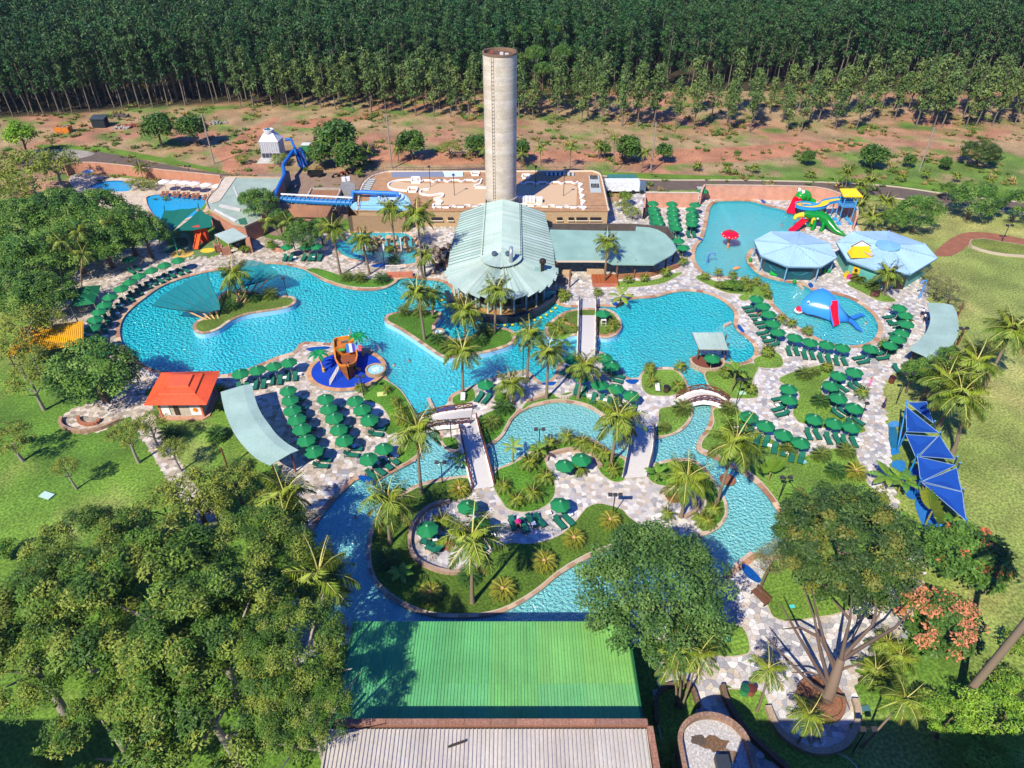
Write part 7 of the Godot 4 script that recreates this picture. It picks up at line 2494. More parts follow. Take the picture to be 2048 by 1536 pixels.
func whale_and_water_toys() -> void:
	var t := thing("whale_slide","big blue whale slide with red chute standing in the round kids pool","slide",V3(49.59,0,-96.27),-0.45)
	t.scale = Vector3.ONE*1.14
	# lathe-like body along x, mouth at -x, tail at +x
	var bl := C(56,140,226)
	var b := nb(bl)
	var st := [[-3.3,0.5,0.3,1.0],[-3.0,1.3,0.9,1.2],[-2.2,1.95,1.6,1.7],[-1.2,2.15,1.85,2.0],[-0.2,2.05,1.8,1.8],[0.9,1.7,1.5,1.2],[1.9,1.25,0.9,0.7],[2.9,0.8,0.42,0.4],[3.6,0.5,0.2,0.3]]
	var rings := []
	for s in st:
		var r := []
		for k in 20:
			var a := TAU*k / 20
			r.append(V3(s[0],maxf(s[3]+sin(a)*s[2],-0.5),cos(a)*s[1]))
		rings.append(r)
	for i in rings.size() - 1:
		for k in 20:
			var l := (k+1) % 20
			var q := [rings[i][k],rings[i][l],rings[i+1][l],rings[i+1][k]]
			var ns := []
			for v: Vector3 in q:
				ns.append(V3(v.x*0.12,(v.y - 0.8)*0.9,v.z).normalized())
			b.ts(q[0],q[1],q[2],ns[0],ns[1],ns[2])
			b.ts(q[0],q[2],q[3],ns[0],ns[2],ns[3])
	for k in range(1,19):
		b.t(rings[0][0],rings[0][k],rings[0][k+1],Vector3.LEFT)
	part("body",b,M.gloss,t)
	for s in [-1.0,1.0]:
		var tl := nb(C(44,118,206))
		tl.tube(A3([V3(3.2,0.35,0.2*s),V3(3.9,0.4,0.9*s),V3(4.5,0.35,1.9*s),V3(5.2,0.2,2.3*s)]),[0.3,0.32,0.25,0.05],10)
		part("tail_fluke",tl,M.gloss,t)
	var lip := nb(C(220,40,70))
	ball(lip,V3(-3.35,0.55,0.5),V3(0.5,0.28,0.75),12)
	part("mouth",lip,M.gloss,t)
	var lw := nb(C(244,236,226))
	ball(lw,V3(-3.4,0.32,0.55),V3(0.62,0.16,0.85),12)
	part("lower_lip",lw,M.gloss,t)
	var e := nb(C(250,250,250))
	ball(e,V3(-2.35,2.25,1.35),V3(0.3,0.3,0.2),10)
	var ey := part("eye",e,M.gloss,t)
	var pu := nb(C(16,30,90))
	ball(pu,V3(-2.45,2.26,1.5),V3(0.13,0.15,0.1),8)
	part("pupil",pu,M.gloss,ey)
	var ch := nb(C(216,24,44))
	var pth := L3([0.5,3.0,0.75,0.75,2.5,1.25,1.05,1.8,1.65,1.4,1.0,1.95,1.8,0.3,2.2])
	chute(ch,pth,0.55,0.1)
	part("slide_chute",ch,M.gloss,t)
	for s in [-1.0,1.0]:
		var sw := nb(bl)
		chute(sw,pth,0.6,0.24,s)
		part("chute_wall",sw,M.gloss,t)
	# mushroom fountain
	var m := thing("mushroom_shower","red toadstool shower with white spots in the kids pool","shower",V3(40.21,0,-120.62))
	var mc := nb(C(214,20,48))
	mc.lathe(O3,A2([V2(0.3,2.1),V2(1.3,2.05),V2(1.62,2.25),V2(1.5,2.6),V2(0.95,2.95),V2(0.4,3.05),V2(0,3.0)]),24)
	part("cap",mc,M.gloss,m)
	for i in 16:
		var a := TAU*i / 16
		var sp := nb(C(250,246,240))
		ball(sp,V3(cos(a)*1.5,2.35+0.14*(i % 2),sin(a)*1.5),V3(0.12,0.12,0.12),6)
		part("white_spot",sp,M.gloss,m)
	post(m,"stem",V3(0,-0.6,0),V3(0,2.15,0),0.26,C(226,150,110),M.paint)
	var ms := nb(C(150,70,50))
	ms.lathe(O3,A2([V2(0.4,3.0),V2(0.4,3.1),V2(0,3.1)]),12)
	part("cap_top",ms,M.paint,m)
	var sh := thing("blue_water_jet","small blue curved water spout in the lower kids pool","spout",V3(35.1,0,-114.68))
	var sb := nb(C(90,120,200))
	sb.tube(L3([0,-0.5,0,0,1.2,0,0.4,1.7,0,1.0,1.7,0.1,1.2,1.3,0.2]),[0.22,0.15,0.13,0.12,0.1],8)
	part("pipe",sb,M.paint,sh)
	var sx := thing("green_frog_slide","small green frog panel slide on the kerb of the blue octagon","slide",V3(45.66,0,-110.59))
	var sf := nb(C(30,160,60))
	chute(sf,L3([0.7,1.9,-1.4,0.45,1.5,-0.8,0.1,0.9,0.2,-0.4,0.25,1.4]),0.55,0.14)
	part("slide_bed",sf,M.gloss,sx)
	var sg := nb(C(40,170,70))
	sg.box(V3(0.75,1.0,-1.5),V3(1.3,2.0,0.15))
	part("front_panel",sg,M.gloss,sx)
	for q in [V3(0.5,2.1,-1.35),V3(1.0,2.1,-1.35)]:
		var w := nb(C(246,250,246))
		ball(w,q,V3(0.16,0.16,0.12),8)
		part("eye",w,M.gloss,sx)
	var i := 0
	for p in [V3(42.68,0,-114.49),V3(54.43,0,-110.41),V3(55.22,0,-110.41),V3(48.11,0,-106.71)]:
		var fr := thing("small_frog_spout",["tiny green frog spout on the left kerb of the octagon","tiny green frog spout right of the octagon, left of two","tiny green frog spout right of the octagon, right of two","tiny green frog spout on the octagon's front kerb"][i],"spout",p)
		var fb := nb(C(30,150,60))
		ball(fb,V3(0,0.35,0),V3(0.35,0.35,0.4),10)
		ball(fb,V3(-0.1,0.75,0.2),V3(0.28,0.22,0.26),10)
		part("body",fb,M.gloss,fr)
		i += 1
	var os := thing("orange_float","small orange floating toy in the lower kids pool","toy",V3(39.71,-0.1,-112.24))
	var ob := nb(C(240,150,90))
	ball(ob,V3(0,0.1,0),V3(0.9,0.22,0.35),10,Basis(UP,0.5))
	part("body",ob,M.gloss,os)
	var bs := thing("blue_arch_shower","tall curved blue shower post right of the kids clubhouse","shower",V3(67.23,0,-101.87))
	var bb := nb(C(90,150,214))
	bb.tube(L3([0,0,0,0.2,2.0,-0.1,0.3,2.9,-0.1,0.0,3.3,0,-0.5,3.2,0.1,-0.8,2.8,0.2]),[0.2,0.18,0.15,0.14,0.13,0.12],8)
	part("pipe",bb,M.paint,bs)

func playgrounds() -> void:
	var t := thing("rubber_playground","small playground floor of green and yellow rubber shapes under green sails","play area")
	var cs := [[L([-64.7,-120.41,-63.91,-122.49,-62.33,-124.61,-59.78,-125.48,-56.28,-124.18,-54.63,-119.2,-54.83,-117.6,-56.55,-116.22,-58.01,-115.26,-61.15,-116.42,-63.58,-117.99]),C(112,146,84),0.02],[L([-63.61,-125.48,-62.23,-125.91,-58.88,-119.2,-60.17,-119.2]),C(120,176,126),0.03],[L([-62.95,-122.7,-63.92,-123.76,-61.99,-124.18,-60.54,-121.24,-61.88,-120.83]),C(60,110,70),0.034],[L([-63.94,-119.4,-63.74,-120.83,-62.47,-120.41,-61.9,-118.39,-63.03,-117.99]),C(60,130,90),0.04]]
	for c in cs:
		var b := nb(c[1])
		b.flat(smooth(c[0],3),c[2])
		part("rubber_patch",b,M.matte,t)
	for e in [[L([-60.32,-117.6,-242.87,-378.38])[0],2.1,1.6,C(244,200,96)],[L([-56.13,-118.99,-242.87,-378.38])[0],1.3,1.0,C(250,220,60)]]:
		var b := nb(e[3])
		b.flat(ring2(e[0],e[1],e[2],24),0.046)
		part("rubber_patch",b,M.matte,t)
	var p := thing("orange_slide_house","orange play slide with red house front under the green sails","play house",V3(-58.23,0,-119.2))
	var b := nb(C(236,96,40))
	b.box(V3(0,1.2,-1.6),V3(0.8,0.12,4.0),Basis(Vector3.RIGHT,0.5))
	part("slide",b,M.gloss,p)
	var b2 := nb(C(220,80,44))
	b2.box(V3(0,1.6,-3.6),V3(2.2,3.2,1.2))
	part("house",b2,M.paint,p)
	for s in [-1.0,1.0]:
		var sd := nb(C(240,110,50))
		sd.box(V3(0.42*s,1.35,-1.6),V3(0.08,0.35,4.0),Basis(Vector3.RIGHT,0.5))
		part("side_rail",sd,M.gloss,p)
	# blue and yellow splash playground on the right
	var y := thing("blue_yellow_playground","blue and cream rubber splash floor under the blue sails","play area")
	var cols := [[L([49.24,-70.95,49.51,-69.75,45.31,-58.58,45.14,-56.6,47.53,-55.82,49.02,-57.77,48.76,-62.34,50.27,-67.8,50.16,-69.75]),C(244,222,150),0.024],[L([48.47,-69.26,49.39,-69.16,47.91,-65.28,47.08,-65.37]),C(30,120,160),0.03],[L([49.01,-70.25,50.12,-70.55,50.03,-69.45,48.57,-69.36]),C(80,160,220),0.034],[L([47.06,-65.19,47.93,-65.19,47.74,-64.46,46.73,-64.1]),C(30,140,220),0.038],[L([46.2,-62.86,47.74,-63.04,47.07,-60.97,46.02,-60.22,45.73,-61.48]),C(40,140,210),0.042],[L([46.21,-60.63,48.57,-61.91,48.23,-58.58,46.06,-56.6,45.43,-57.77]),C(30,120,206),0.046],[L([46.17,-56.6,47.64,-55.82,46.9,-52.14,45.48,-51.43,45.37,-53.58]),C(40,130,214),0.05]]
	for c in cols:
		var bb := nb(c[1])
		bb.flat(smooth(c[0],3),c[2])
		part("rubber_patch",bb,M.matte,y)
	var dr := thing("dragon_play_piece","blue and white play structure half under the banana plants","play structure",V3(46.04,0,-51.71))
	var db := nb(C(40,130,214))
	db.tube(L3([-1,0.2,0.8,-0.5,1.2,0.5,0.4,1.5,0,1.2,1.0,-0.4,1.8,0.3,-0.8]),[0.3,0.4,0.45,0.4,0.2],10)
	part("body",db,M.gloss,dr)
	var dw := nb(C(240,226,214))
	ball(dw,V3(-0.9,0.5,1.0),V3(0.6,0.4,0.5),10)
	part("head",dw,M.gloss,dr)

var crowns := {}
var frond_mesh := []
var frond_old: ArrayMesh

func rdir() -> Vector3:
	var y := rng.randf_range(-1,1)
	var a := rng.randf()*TAU
	var r := sqrt(1 - y*y)
	return V3(cos(a)*r,y,sin(a)*r)

func crown_mesh(clumps: int,per: int,size: float,ry: float,cols: Array,low := -0.35,cr0 := 0.2,cr1 := 0.34,accent := 0.0,accent_col := Color.WHITE,long := 0.55,inner := 0.35) -> ArrayMesh:
	var b := MB.new()
	for i in clumps:
		var d := rdir()
		while d.y < low:
			d = rdir()
		var f := rng.randf_range(inner,1.0)
		f = pow(f,0.6)
		var cr := rng.randf_range(cr0,cr1)
		var c := V3(d.x,d.y*ry,d.z)*f*(1.0 - cr*0.8)
		var base: Color = vary(cols[rng.randi() % cols.size()],0.14)
		var acc := accent > 0.0 and rng.randf() < accent and d.y > -0.1
		for j in per:
			var e := rdir()
			if e.y < -0.3: e.y = -e.y
			var p := c+e*cr*rng.randf_range(0.55,1.05)
			var nrm := (e*0.7+UP*0.5+rdir()*0.55).normalized()
			var dr := nrm.cross(rdir()).normalized()
			dr = (dr+e*0.35+DN*0.15).normalized()
			var k := vary(base,0.16)
			if acc and e.y > 0.1 and rng.randf() < 0.8:
				k = vary(accent_col,0.2)
			var s := size*rng.randf_range(0.7,1.3)
			b.leaf(p,dr,nrm,s,s*long,k)
	return b.mesh()

func trunk_mesh(h: float,r: float,k: Color,limbs := 4,spread := 0.5,lean := O3) -> MB:
	var b := nb(k)
	var p := PackedVector3Array()
	for i in 5:
		var u := i / 4.0
		p.append(V3(sin(u*3+h)*r*0.7,h*u,cos(u*2.3+h)*r*0.5)+lean*u*u)
	b.tube(p,[r*1.25,r,r*0.85,r*0.7,r*0.5],7)
	for i in limbs:
		var a := TAU*(i+rng.randf()*0.6) / maxi(limbs,1)
		var q := p[2].lerp(p[4],rng.randf_range(0.1,0.9))
		var e := q+V3(cos(a),rng.randf_range(0.5,1.0),sin(a))*h*spread
		b.tube(A3([q,q.lerp(e,0.5)+UP*h*0.03,e]),[r*0.5,r*0.35,r*0.12],5)
	return b

func tree(called: String,label: String,spec: Array,kind: String,group: String,trunk_col: Color,squash := 1.0,turn := -1.0,category := "tree") -> Node3D:
	var t := thing(called,label,category,V3(spec[0],0,spec[1]),0.0,group)
	var r: float = spec[3]
	var h: float = spec[2]
	part("trunk",trunk_mesh(maxf(h - r*0.15,0.4),clampf(r*0.07,0.05,0.4),trunk_col,5 if r > 1.5 else 2,0.35),M.bark,t)
	var set_: Array = crowns[kind]
	var o := put("crown",set_[rng.randi() % set_.size()],M.leaf,t,V3(0,h,0))
	o.scale = V3(r,r*squash,r)
	o.rotation.y = rng.randf()*TAU
	return t

func make_fronds() -> void:
	# five ages of a feather palm leaf, one metre long
	for age in 5:
		var e0: float = [1.25,0.85,0.45,0.1,-0.3][age]
		var droop: float = [0.9,1.3,1.35,1.2,0.9][age]
		var b := MB.new()
		var pts := A3([O3])
		var n := 12
		for i in n:
			var th := e0 - droop*(i+0.5) / n
			pts.append(pts[i]+V3(cos(th),sin(th),0) / n)
		var lit: Color = [C(170,190,62,0.5),C(146,174,54,0.5),C(118,152,48,0.48),C(108,138,46,0.46),C(140,140,58,0.5)][age]
		b.col = C(206,200,110,0.66)
		for i in n:
			var w := 0.016*(1.0 - i / float(n))+0.004
			b.q(pts[i]+V3(0,0.004,w),pts[i+1]+V3(0,0.004,w),pts[i+1]+V3(0,0.004,-w),pts[i]+V3(0,0.004,-w),UP)
		var m := 30
		for i in m:
			var u := 0.1+0.9*i / (m - 1.0)
			var s := u*n
			var k := mini(int(s),n - 1)
			var p := pts[k].lerp(pts[k+1],s - k)
			var tan_ := (pts[k+1] - pts[k]).normalized()
			var ln := 0.3*pow(sin(PI*clampf(u*0.86+0.12,0,1)),0.7)+0.05
			for sd in [-1.0,1.0]:
				var dr := (tan_*0.55+V3(0,0,sd)*0.8+DN*rng.randf_range(0.35,1.3)).normalized()
				var nrm := (UP*0.8+V3(0,0,-sd*0.35)+tan_.cross(V3(0,0,1))*0.2).normalized()
				b.leaf(p,dr,nrm,ln*rng.randf_range(0.85,1.1),0.03,vary(lit,0.25))
		frond_mesh.append(b.mesh())

func fronds_on(t: Node3D,at: Vector3,ln: float,n: int,called := "frond",stiff := 0) -> void:
	var a := rng.randf()*TAU
	for i in n:
		a += 2.39996+rng.randf_range(-0.15,0.15)
		var age := clampi(int(5.0*i / n) - stiff,0,4)
		var o := put(called,frond_mesh[age],M.leaf,t,at)
		o.basis = Basis(UP,a)*Basis(Vector3.BACK,rng.randf_range(-0.12,0.12))*Basis(Vector3.RIGHT,rng.randf_range(-0.3,0.3))
		o.scale = Vector3.ONE*ln*rng.randf_range(0.88,1.1)

func palm(label: String,s: Array,ln := 3.2,n := 22,r := 0.16,group := "coconut palms round the pools",called := "coconut_palm",stiff := 0) -> Node3D:
	var t := thing(called,label,"palm tree",V3(s[0],0,s[1]),0.0,group)
	var h: float = s[2] - ln*0.1
	var dx: float = clampf(s[3],-2.5,2.5)
	var b := nb(C(150,134,112))
	var p := PackedVector3Array()
	for i in 8:
		var u := i / 7.0
		p.append(V3(dx*pow(u,1.5),h*u,0.15*sin(u*3.0)))
	b.tube(p,[r*1.6,r*1.1,r,r*0.95,r*0.9,r*0.85,r*0.8,r*0.9],7)
	part("trunk",b,M.bark,t)
	fronds_on(t,p[7],ln,n,"frond",stiff)
	if called == "coconut_palm" and ln > 2.5:
		for i in 5:
			var nb := nb(vary(C(150,160,60),0.2))
			var a := TAU*i / 5+0.3
			ball(nb,p[7]+V3(cos(a)*0.3,-0.35,sin(a)*0.3),V3(0.15,0.18,0.15),7)
			part("coconut",nb,M.paint,t)
	return t

func combined_crown(n: int,ages: Array) -> ArrayMesh:
	var st := SurfaceTool.new()
	for i in n:
		var a := i*2.39996
		var m: ArrayMesh = frond_mesh[ages[int(float(i) / n*ages.size())]]
		st.append_from(m,0,Transform3D((Basis(UP,a)*Basis(Vector3.RIGHT,rng.randf_range(-0.3,0.3))).scaled(Vector3.ONE*rng.randf_range(0.85,1.1)),O3))
	return st.commit()

func cycad_mesh(gold := 0.0) -> ArrayMesh:
	var b := MB.new()
	var n := 38
	for i in n:
		var a := i*2.39996
		var e0 := lerpf(1.25,-0.05,float(i) / n)
		var d := V3(cos(a),0,sin(a))
		var s := V3(-sin(a),0,cos(a))
		var p := O3
		var prev := [p,p]
		var k := vary(C(70,108,46,0.62).lerp(C(190,180,60,0.62),gold*rng.randf_range(0.5,1.1)*clampf(1.3 - float(i) / n,0,1)),0.2)
		for j in 6:
			var th := e0 - 1.15*j / 6.0
			var q: Vector3 = p+(d*cos(th)+UP*sin(th))*0.185
			b.col = k
			# feathered pair of leaflet combs on each step of the rib
			for sd in [-1.0,1.0]:
				var w := 0.18*sin(PI*(j+0.8) / 7.0)+0.06
				for f in 2:
					var o := p.lerp(q,f*0.5)
					b.leaf(o,(s*sd*0.9+(q - p).normalized()*0.75+UP*0.18).normalized(),(UP+d*0.2).normalized(),w,0.085,k)
			p = q
	return b.mesh()

func leafy(label: String,at: Vector3,h: float,n: int,called: String,spread := 1.0,category := "plant",group := "banana and traveller palms",yellow := 0.2) -> void:
	# banana-like plant: every broad leaf its own mesh with a torn, bent blade
	var t := thing(called,label,category,at,rng.randf()*TAU,group)
	post(t,"stem",O3,V3(0,h*0.55,0),0.11 if h > 2 else 0.06,C(150,150,80),M.bark)
	for i in n:
		var a := (PI*2.0*i / n) if called != "traveller_palm" else (PI*0.15+PI*0.7*i / (n - 1.0))
		var b := nb(vary(C(96,150,50,0.62).lerp(C(220,206,70,0.66),yellow*rng.randf()),0.15))
		var d := V3(cos(a),0,sin(a)) if called != "traveller_palm" else V3(cos(a),sin(a),0.15).normalized()
		var s := d.cross(UP).normalized() if called != "traveller_palm" else d.cross(Vector3.BACK).normalized()
		var l := h*0.75*spread
		var p := V3(0,h*0.5,0)
		var e0 := rng.randf_range(0.5,1.25)
		var pts := [p]
		for j in 7:
			var th := e0 - 1.5*j / 7.0*rng.randf_range(0.8,1.2)
			var step: Vector3 = (d*cos(th)+UP*sin(th)) if called != "traveller_palm" else d
			pts.append(pts[j]+step*l / 7.0)
		for j in range(1,7):
			var w0 := l*0.17*sin(PI*(j - 0.6) / 6.4)
			var w1 := l*0.17*sin(PI*(j+0.3) / 6.4)
			for sd in [-1.0,1.0]:
				var tilt := DN*0.25
				b.q(pts[j],pts[j+1] - (pts[j+1] - pts[j])*0.08,pts[j+1] - (pts[j+1] - pts[j])*0.08+(s*sd+tilt)*w1,pts[j]+(s*sd+tilt)*w0,UP)
		part("leaf_blade",b,M.leaf,t)

func eucalyptus_mesh(h: float,olive: float,wide: float) -> Array:
	var tb := nb(C(150,138,122,0.6))
	var p := PackedVector3Array()
	for i in 6:
		p.append(V3(sin(i*1.3+h)*0.12,h*0.92*i / 5.0,cos(i*1.7)*0.12))
	tb.tube(p,[0.2,0.17,0.15,0.12,0.08,0.03],5)
	var b := MB.new()
	var dark := C(40,84,48,0.55)
	var mid := C(66,116,58,0.55)
	var ol := C(120,142,72,0.6)
	var n := 24
	for i in n:
		var u := (i+rng.randf()) / n
		var y := h*lerpf(0.34,1.0,u)
		var rr := 2.35*wide*pow(sin(PI*clampf(u*0.82+0.16,0,1)),0.8)+0.25
		var a := rng.randf()*TAU
		var c := V3(cos(a),0,sin(a))*rr*rng.randf_range(0.2,0.85)+UP*y
		tb.tube(A3([V3(0,y - 1.2,0),c+DN*0.2]),[0.05,0.02],3,false)
		var cr := rng.randf_range(0.8,1.35)
		var base := dark.lerp(mid,rng.randf()).lerp(ol,olive*rng.randf_range(0.6,1.2))
		base = vary(base,0.15)
		for j in 30:
			var e := rdir()
			if e.y < -0.4: e.y = -e.y
			var q: Vector3 = c+e*V3(cr,cr*0.85,cr)*rng.randf_range(0.5,1.05)
			var nrm := (e*0.8+rdir()*0.7+UP*0.35).normalized()
			b.leaf(q,(nrm.cross(rdir())+DN*0.4).normalized(),nrm,rng.randf_range(0.5,0.9),0.34,vary(base,0.18))
	return [tb,b]

func planting() -> void:
	make_fronds()
	var g := func(r: float,gg: float,b: float) -> Color: return C(r,gg,b,0.62)
	crowns["mango"] = [crown_mesh(70,46,0.16,0.85,[g.call(84,120,44),g.call(70,108,46),g.call(100,134,50)]),crown_mesh(64,48,0.16,0.9,[g.call(76,114,44),g.call(92,128,46)])]
	var dc := [g.call(84,130,52),g.call(104,146,56),g.call(126,164,70),g.call(70,112,46)]
	crowns["dense"] = [crown_mesh(84,120,0.06,0.75,dc,-0.3,0.13,0.22,0.0,Color.WHITE,0.5,0.6),crown_mesh(80,120,0.06,0.68,dc,-0.3,0.14,0.22,0.0,Color.WHITE,0.5,0.6)]
	crowns["lime"] = [crown_mesh(60,46,0.13,0.85,[g.call(140,190,40),g.call(160,206,50),g.call(120,170,40)])]
	var gc := [g.call(92,130,42),g.call(118,148,54),g.call(76,112,40),g.call(142,158,62)]
	crowns["giant"] = [crown_mesh(120,190,0.04,0.7,gc,-0.25,0.1,0.17,0.0,Color.WHITE,0.42,0.6),crown_mesh(116,190,0.04,0.62,gc,-0.25,0.1,0.18,0.0,Color.WHITE,0.42,0.6),crown_mesh(124,180,0.042,0.66,gc,-0.25,0.09,0.16,0.0,Color.WHITE,0.42,0.55)]
	crowns["fresh"] = [crown_mesh(60,60,0.07,0.55,[g.call(140,184,56),g.call(160,196,70),g.call(116,164,52)],-0.3,0.12,0.2,0.0,Color.WHITE,0.4,0.35)]
	crowns["ficus"] = [crown_mesh(190,150,0.04,0.62,[g.call(92,130,60),g.call(108,142,68),g.call(76,114,54)],-0.25,0.11,0.19,0.0,Color.WHITE,0.5,0.4)]
	crowns["brown"] = [crown_mesh(190,150,0.042,0.85,[g.call(84,112,50),g.call(70,100,44),g.call(124,130,58),g.call(64,90,46)],-0.45,0.09,0.16,0.0,Color.WHITE,0.6,0.6)]
	crowns["loose"] = [crown_mesh(70,34,0.085,0.55,[g.call(140,156,60),g.call(160,170,66),g.call(118,140,56)],-0.3,0.12,0.22,0.0,Color.WHITE,0.45,0.3),crown_mesh(64,34,0.085,0.6,[g.call(150,160,60),g.call(128,146,56)],-0.3,0.12,0.22,0.0,Color.WHITE,0.45,0.3)]
	crowns["flower"] = [crown_mesh(120,60,0.09,0.6,[g.call(70,110,44),g.call(90,126,52)],-0.3,0.12,0.2,0.62,g.call(226,150,108),0.5,0.55)]
	crowns["few_flower"] = [crown_mesh(120,60,0.09,0.6,[g.call(80,120,48),g.call(96,138,54),g.call(110,150,60)],-0.3,0.12,0.2,0.13,g.call(230,128,84),0.5,0.5)]
	crowns["grey"] = [crown_mesh(80,40,0.07,0.7,[g.call(150,150,92),g.call(166,166,108),g.call(128,136,80)],-0.5,0.12,0.2,0.0,Color.WHITE,0.3,0.3)]
	crowns["bush"] = [crown_mesh(40,40,0.17,0.7,[g.call(96,140,44),g.call(120,156,50),g.call(80,124,44)],-0.1,0.22,0.34),crown_mesh(40,40,0.17,0.7,[g.call(104,134,50),g.call(136,160,60)],-0.1,0.22,0.34)]
	var bark := C(120,104,88)
	var pale := C(176,166,150)
	# big trees of the foreground and the left
	var giants := [[-30.01,-35.54,9.5,8.29],[-38.21,-35.86,8,6.76],[-23.45,-40.68,8.5,6.27],[-15.78,-28.74,13.5,4.49],[-22.09,-26.8,9.5,6.95],[-39.89,-43.02,7,5.84],[-38.65,-31.57,7.5,5.21],[-14.09,-24.94,13,3.57],[-29.45,-25.83,7,5.56],[-18.34,-38.01,8.5,4.33],[-22.45,-30.92,12,6.43]]
	var gl := ["middle giant tree of the bottom left grove","giant yellow green tree at the left edge of the grove","giant tree at the top right of the bottom left grove","giant tree overhanging the green hall roof's left end","giant tree at the bottom of the grove","spreading tree at the upper left of the grove","giant tree in the bottom left corner above the dark lawn","tree beside the grey roof's left edge","low tree at the bottom left of the grove","slim giant tree facing the river's left bend","tallest tree in the heart of the bottom left grove"]
	for i in giants.size():
		tree("broadleaf_tree",gl[i],giants[i],"giant","giant trees of the bottom left grove",pale)
	var fg := [[2.62,-226.45,15,3.79],[6.22,-206.58,14,3.24],[11.12,-228.15,16,4.1],[13.81,-209.44,14,3.01],[8.04,-199.06,12,2.9],[0.81,-205.44,13,2.7]]
	for i in 6:
		tree("broadleaf_tree","bright broadleaf tree among the eucalyptus right of the tower top, %s of six from left" % ORD[[1,2,4,5,3,0][i]],fg[i],"dense","bright broadleaf trees in the plantation",bark)
	var y2 := [[-33.68,-52.96,5,3.98],[-35.9,-50.48,5,3.62],[-38.07,-46.51,5,2.97],[-31.74,-52.35,4.5,2.91],[-30.55,-55.81,4,2.76]]
	for i in 5:
		tree("yellowish_tree","yellow green feathery tree, %s above the grove" % ["rightmost but one","middle","leftmost","third from left","rightmost"][i],y2[i],"loose","yellow feathery trees above the grove",bark)
	tree("round_tree","huge round green tree overhanging the right end of the green roof",[[12.3,-37.39,9,7.17]][0],"ficus","",bark)
	tree("round_tree","big brownish green round tree with glossy leaves beside the river bend",[[31.85,-44.63,6.5,6.98]][0],"brown","",bark)
	tree("flowering_tree","low tree covered with orange blossom at the right",[[39.56,-38.78,2.6,4.07]][0],"flower","",bark,0.8)
	tree("flowering_tree","green tree with a few orange blossoms below the blue sails",[[45.91,-46.27,3,4.62]][0],"few_flower","",bark,0.8)
	tree("weeping_tree","slim drooping grey green tree at the end of the lazy river",[[25.16,-44.44,4.5,1.85]][0],"grey","",bark,2.0)
	var d2 := [[-54.53,-74.53,4.5,6.21],[-88.65,-119.11,5,6.31],[-83.78,-122.29,5.5,6.6],[-75.75,-121.17,6,6.54],[-68.21,-116.99,5.5,5.5],[-79.49,-106.61,4.5,5.83],[-76.36,-95.99,4,5.43],[-74.61,-110.26,4.5,5.98],[-65.04,-116.07,4.5,4.43],[-84.41,-107.57,4,5.04],[-72.34,-96.84,3.5,4.7],[-70.34,-112.14,4.5,5.19]]
	var dl := ["round glossy tree between the yellow awning and the orange kiosk","leftmost dark tree behind the green playground sails","dark dense tree in the upper left grove, second from left","tallest dark dense tree behind the green sails","dark dense tree next to the blue pool","dense tree low in the upper left grove","dense tree above the yellow awning at the left edge","dense tree in the middle of the upper left grove","dense dark tree touching the green sails","dense tree cut by the left edge of the photo","dense tree right above the yellow awning","dense tree behind the square green canopies"]
	for i in d2.size():
		tree("dense_tree",dl[i],d2[i],"dense","dense dark trees on the left",bark)
	tree("lime_tree","bright lime green tree at the upper left edge",[[-115.15,-167.69,5,3.99]][0],"lime","",bark)
	var lo := [[-99.28,-141.98,6,7.68],[-97.59,-148.93,5,5.34],[-69.63,-85.83,5,4.15],[-67.35,-87.95,4.5,2.62],[-67.91,-79.55,5,3.4],[-64.83,-78.49,4.5,2.43],[-45.21,-62.72,4.5,2.65],[-43.68,-65.1,4,2.41],[-59.58,-62.96,3.5,2.97],[-61.89,-72.78,5,3.21],[-50.73,-58.3,3.5,1.82],[-39.63,-61.21,3.5,2.04],[-97.63,-132.76,5,5.86]]
	var ll := ["big feathery pale tree at the upper left","pale spreading tree beside the road's left end","feathery tree over the yellow awning's left end","feathery tree over the middle of the yellow awning","loose tree at the left edge below the awning","loose tree in front of the yellow awning","yellow green small tree beside the winding left path","small yellow tree over the winding left path","grey thin tree at the left edge of the left lawn","thin tree with long pale trunk on the left lawn","small half bare tree with yellow tips on the left lawn","small loose tree at the foot of the left path","pale loose tree cut by the left edge near the road"]
	for i in lo.size():
		tree("loose_tree",ll[i],lo[i],"loose","loose feathery trees on the left",pale)
	# trees along the road and on the right
	var mg := [[-85.93,-174.36,4.5,4.36],[-77.86,-175.3,4.2,4.14],[-40.72,-164.89,5,5.55],[-23.61,-165.89,3.5,3.74],[-8.37,-167.36,3,3.07],[26.79,-164.05,3.2,3.48],[35.41,-163.76,2.6,2.32],[82.43,-159.91,2.8,3.42],[68.34,-162.15,2,1.85],[91.37,-160.67,1.6,1.61],[99.13,-159.4,1.6,1.6],[-43.84,-160.65,3,3.43],[-36.38,-157.64,3.5,4.04],[1.86,-163.95,3,2.78],[21.96,-166.83,2,1.65]]
	var ml := ["left of two round mango trees by the grey pole","right of two round mango trees by the grey pole","big dark tree above the motorcycles","round dark tree left of the tower","small dark tree just left of the tower","dark tree between the roadside palms right of the tower","small upright tree right of the roadside palms","round green tree on the slope above the palm clump","small bush tree on the slope at right","small dark shrub tree right of the round green one","small dark shrub tree at far right of the slope","lower dark tree beside the green cabinet","lower right part tree above the motorcycles","dark tree half hidden right of the tower","small tree among the roadside palms"]
	for i in mg.size():
		tree("mango_tree",ml[i],mg[i],"mango","round dark trees along the road",bark)
	tree("purple_tree","dark olive spreading tree at the far right of the slope",[[107.78,-161.96,3,4.6]][0],"brown","",bark,0.7)
	tree("yellow_shrub_tree","yellowish shrub tree left of the tower",[[-14.61,-166.75,2.5,3.06]][0],"loose","",bark)
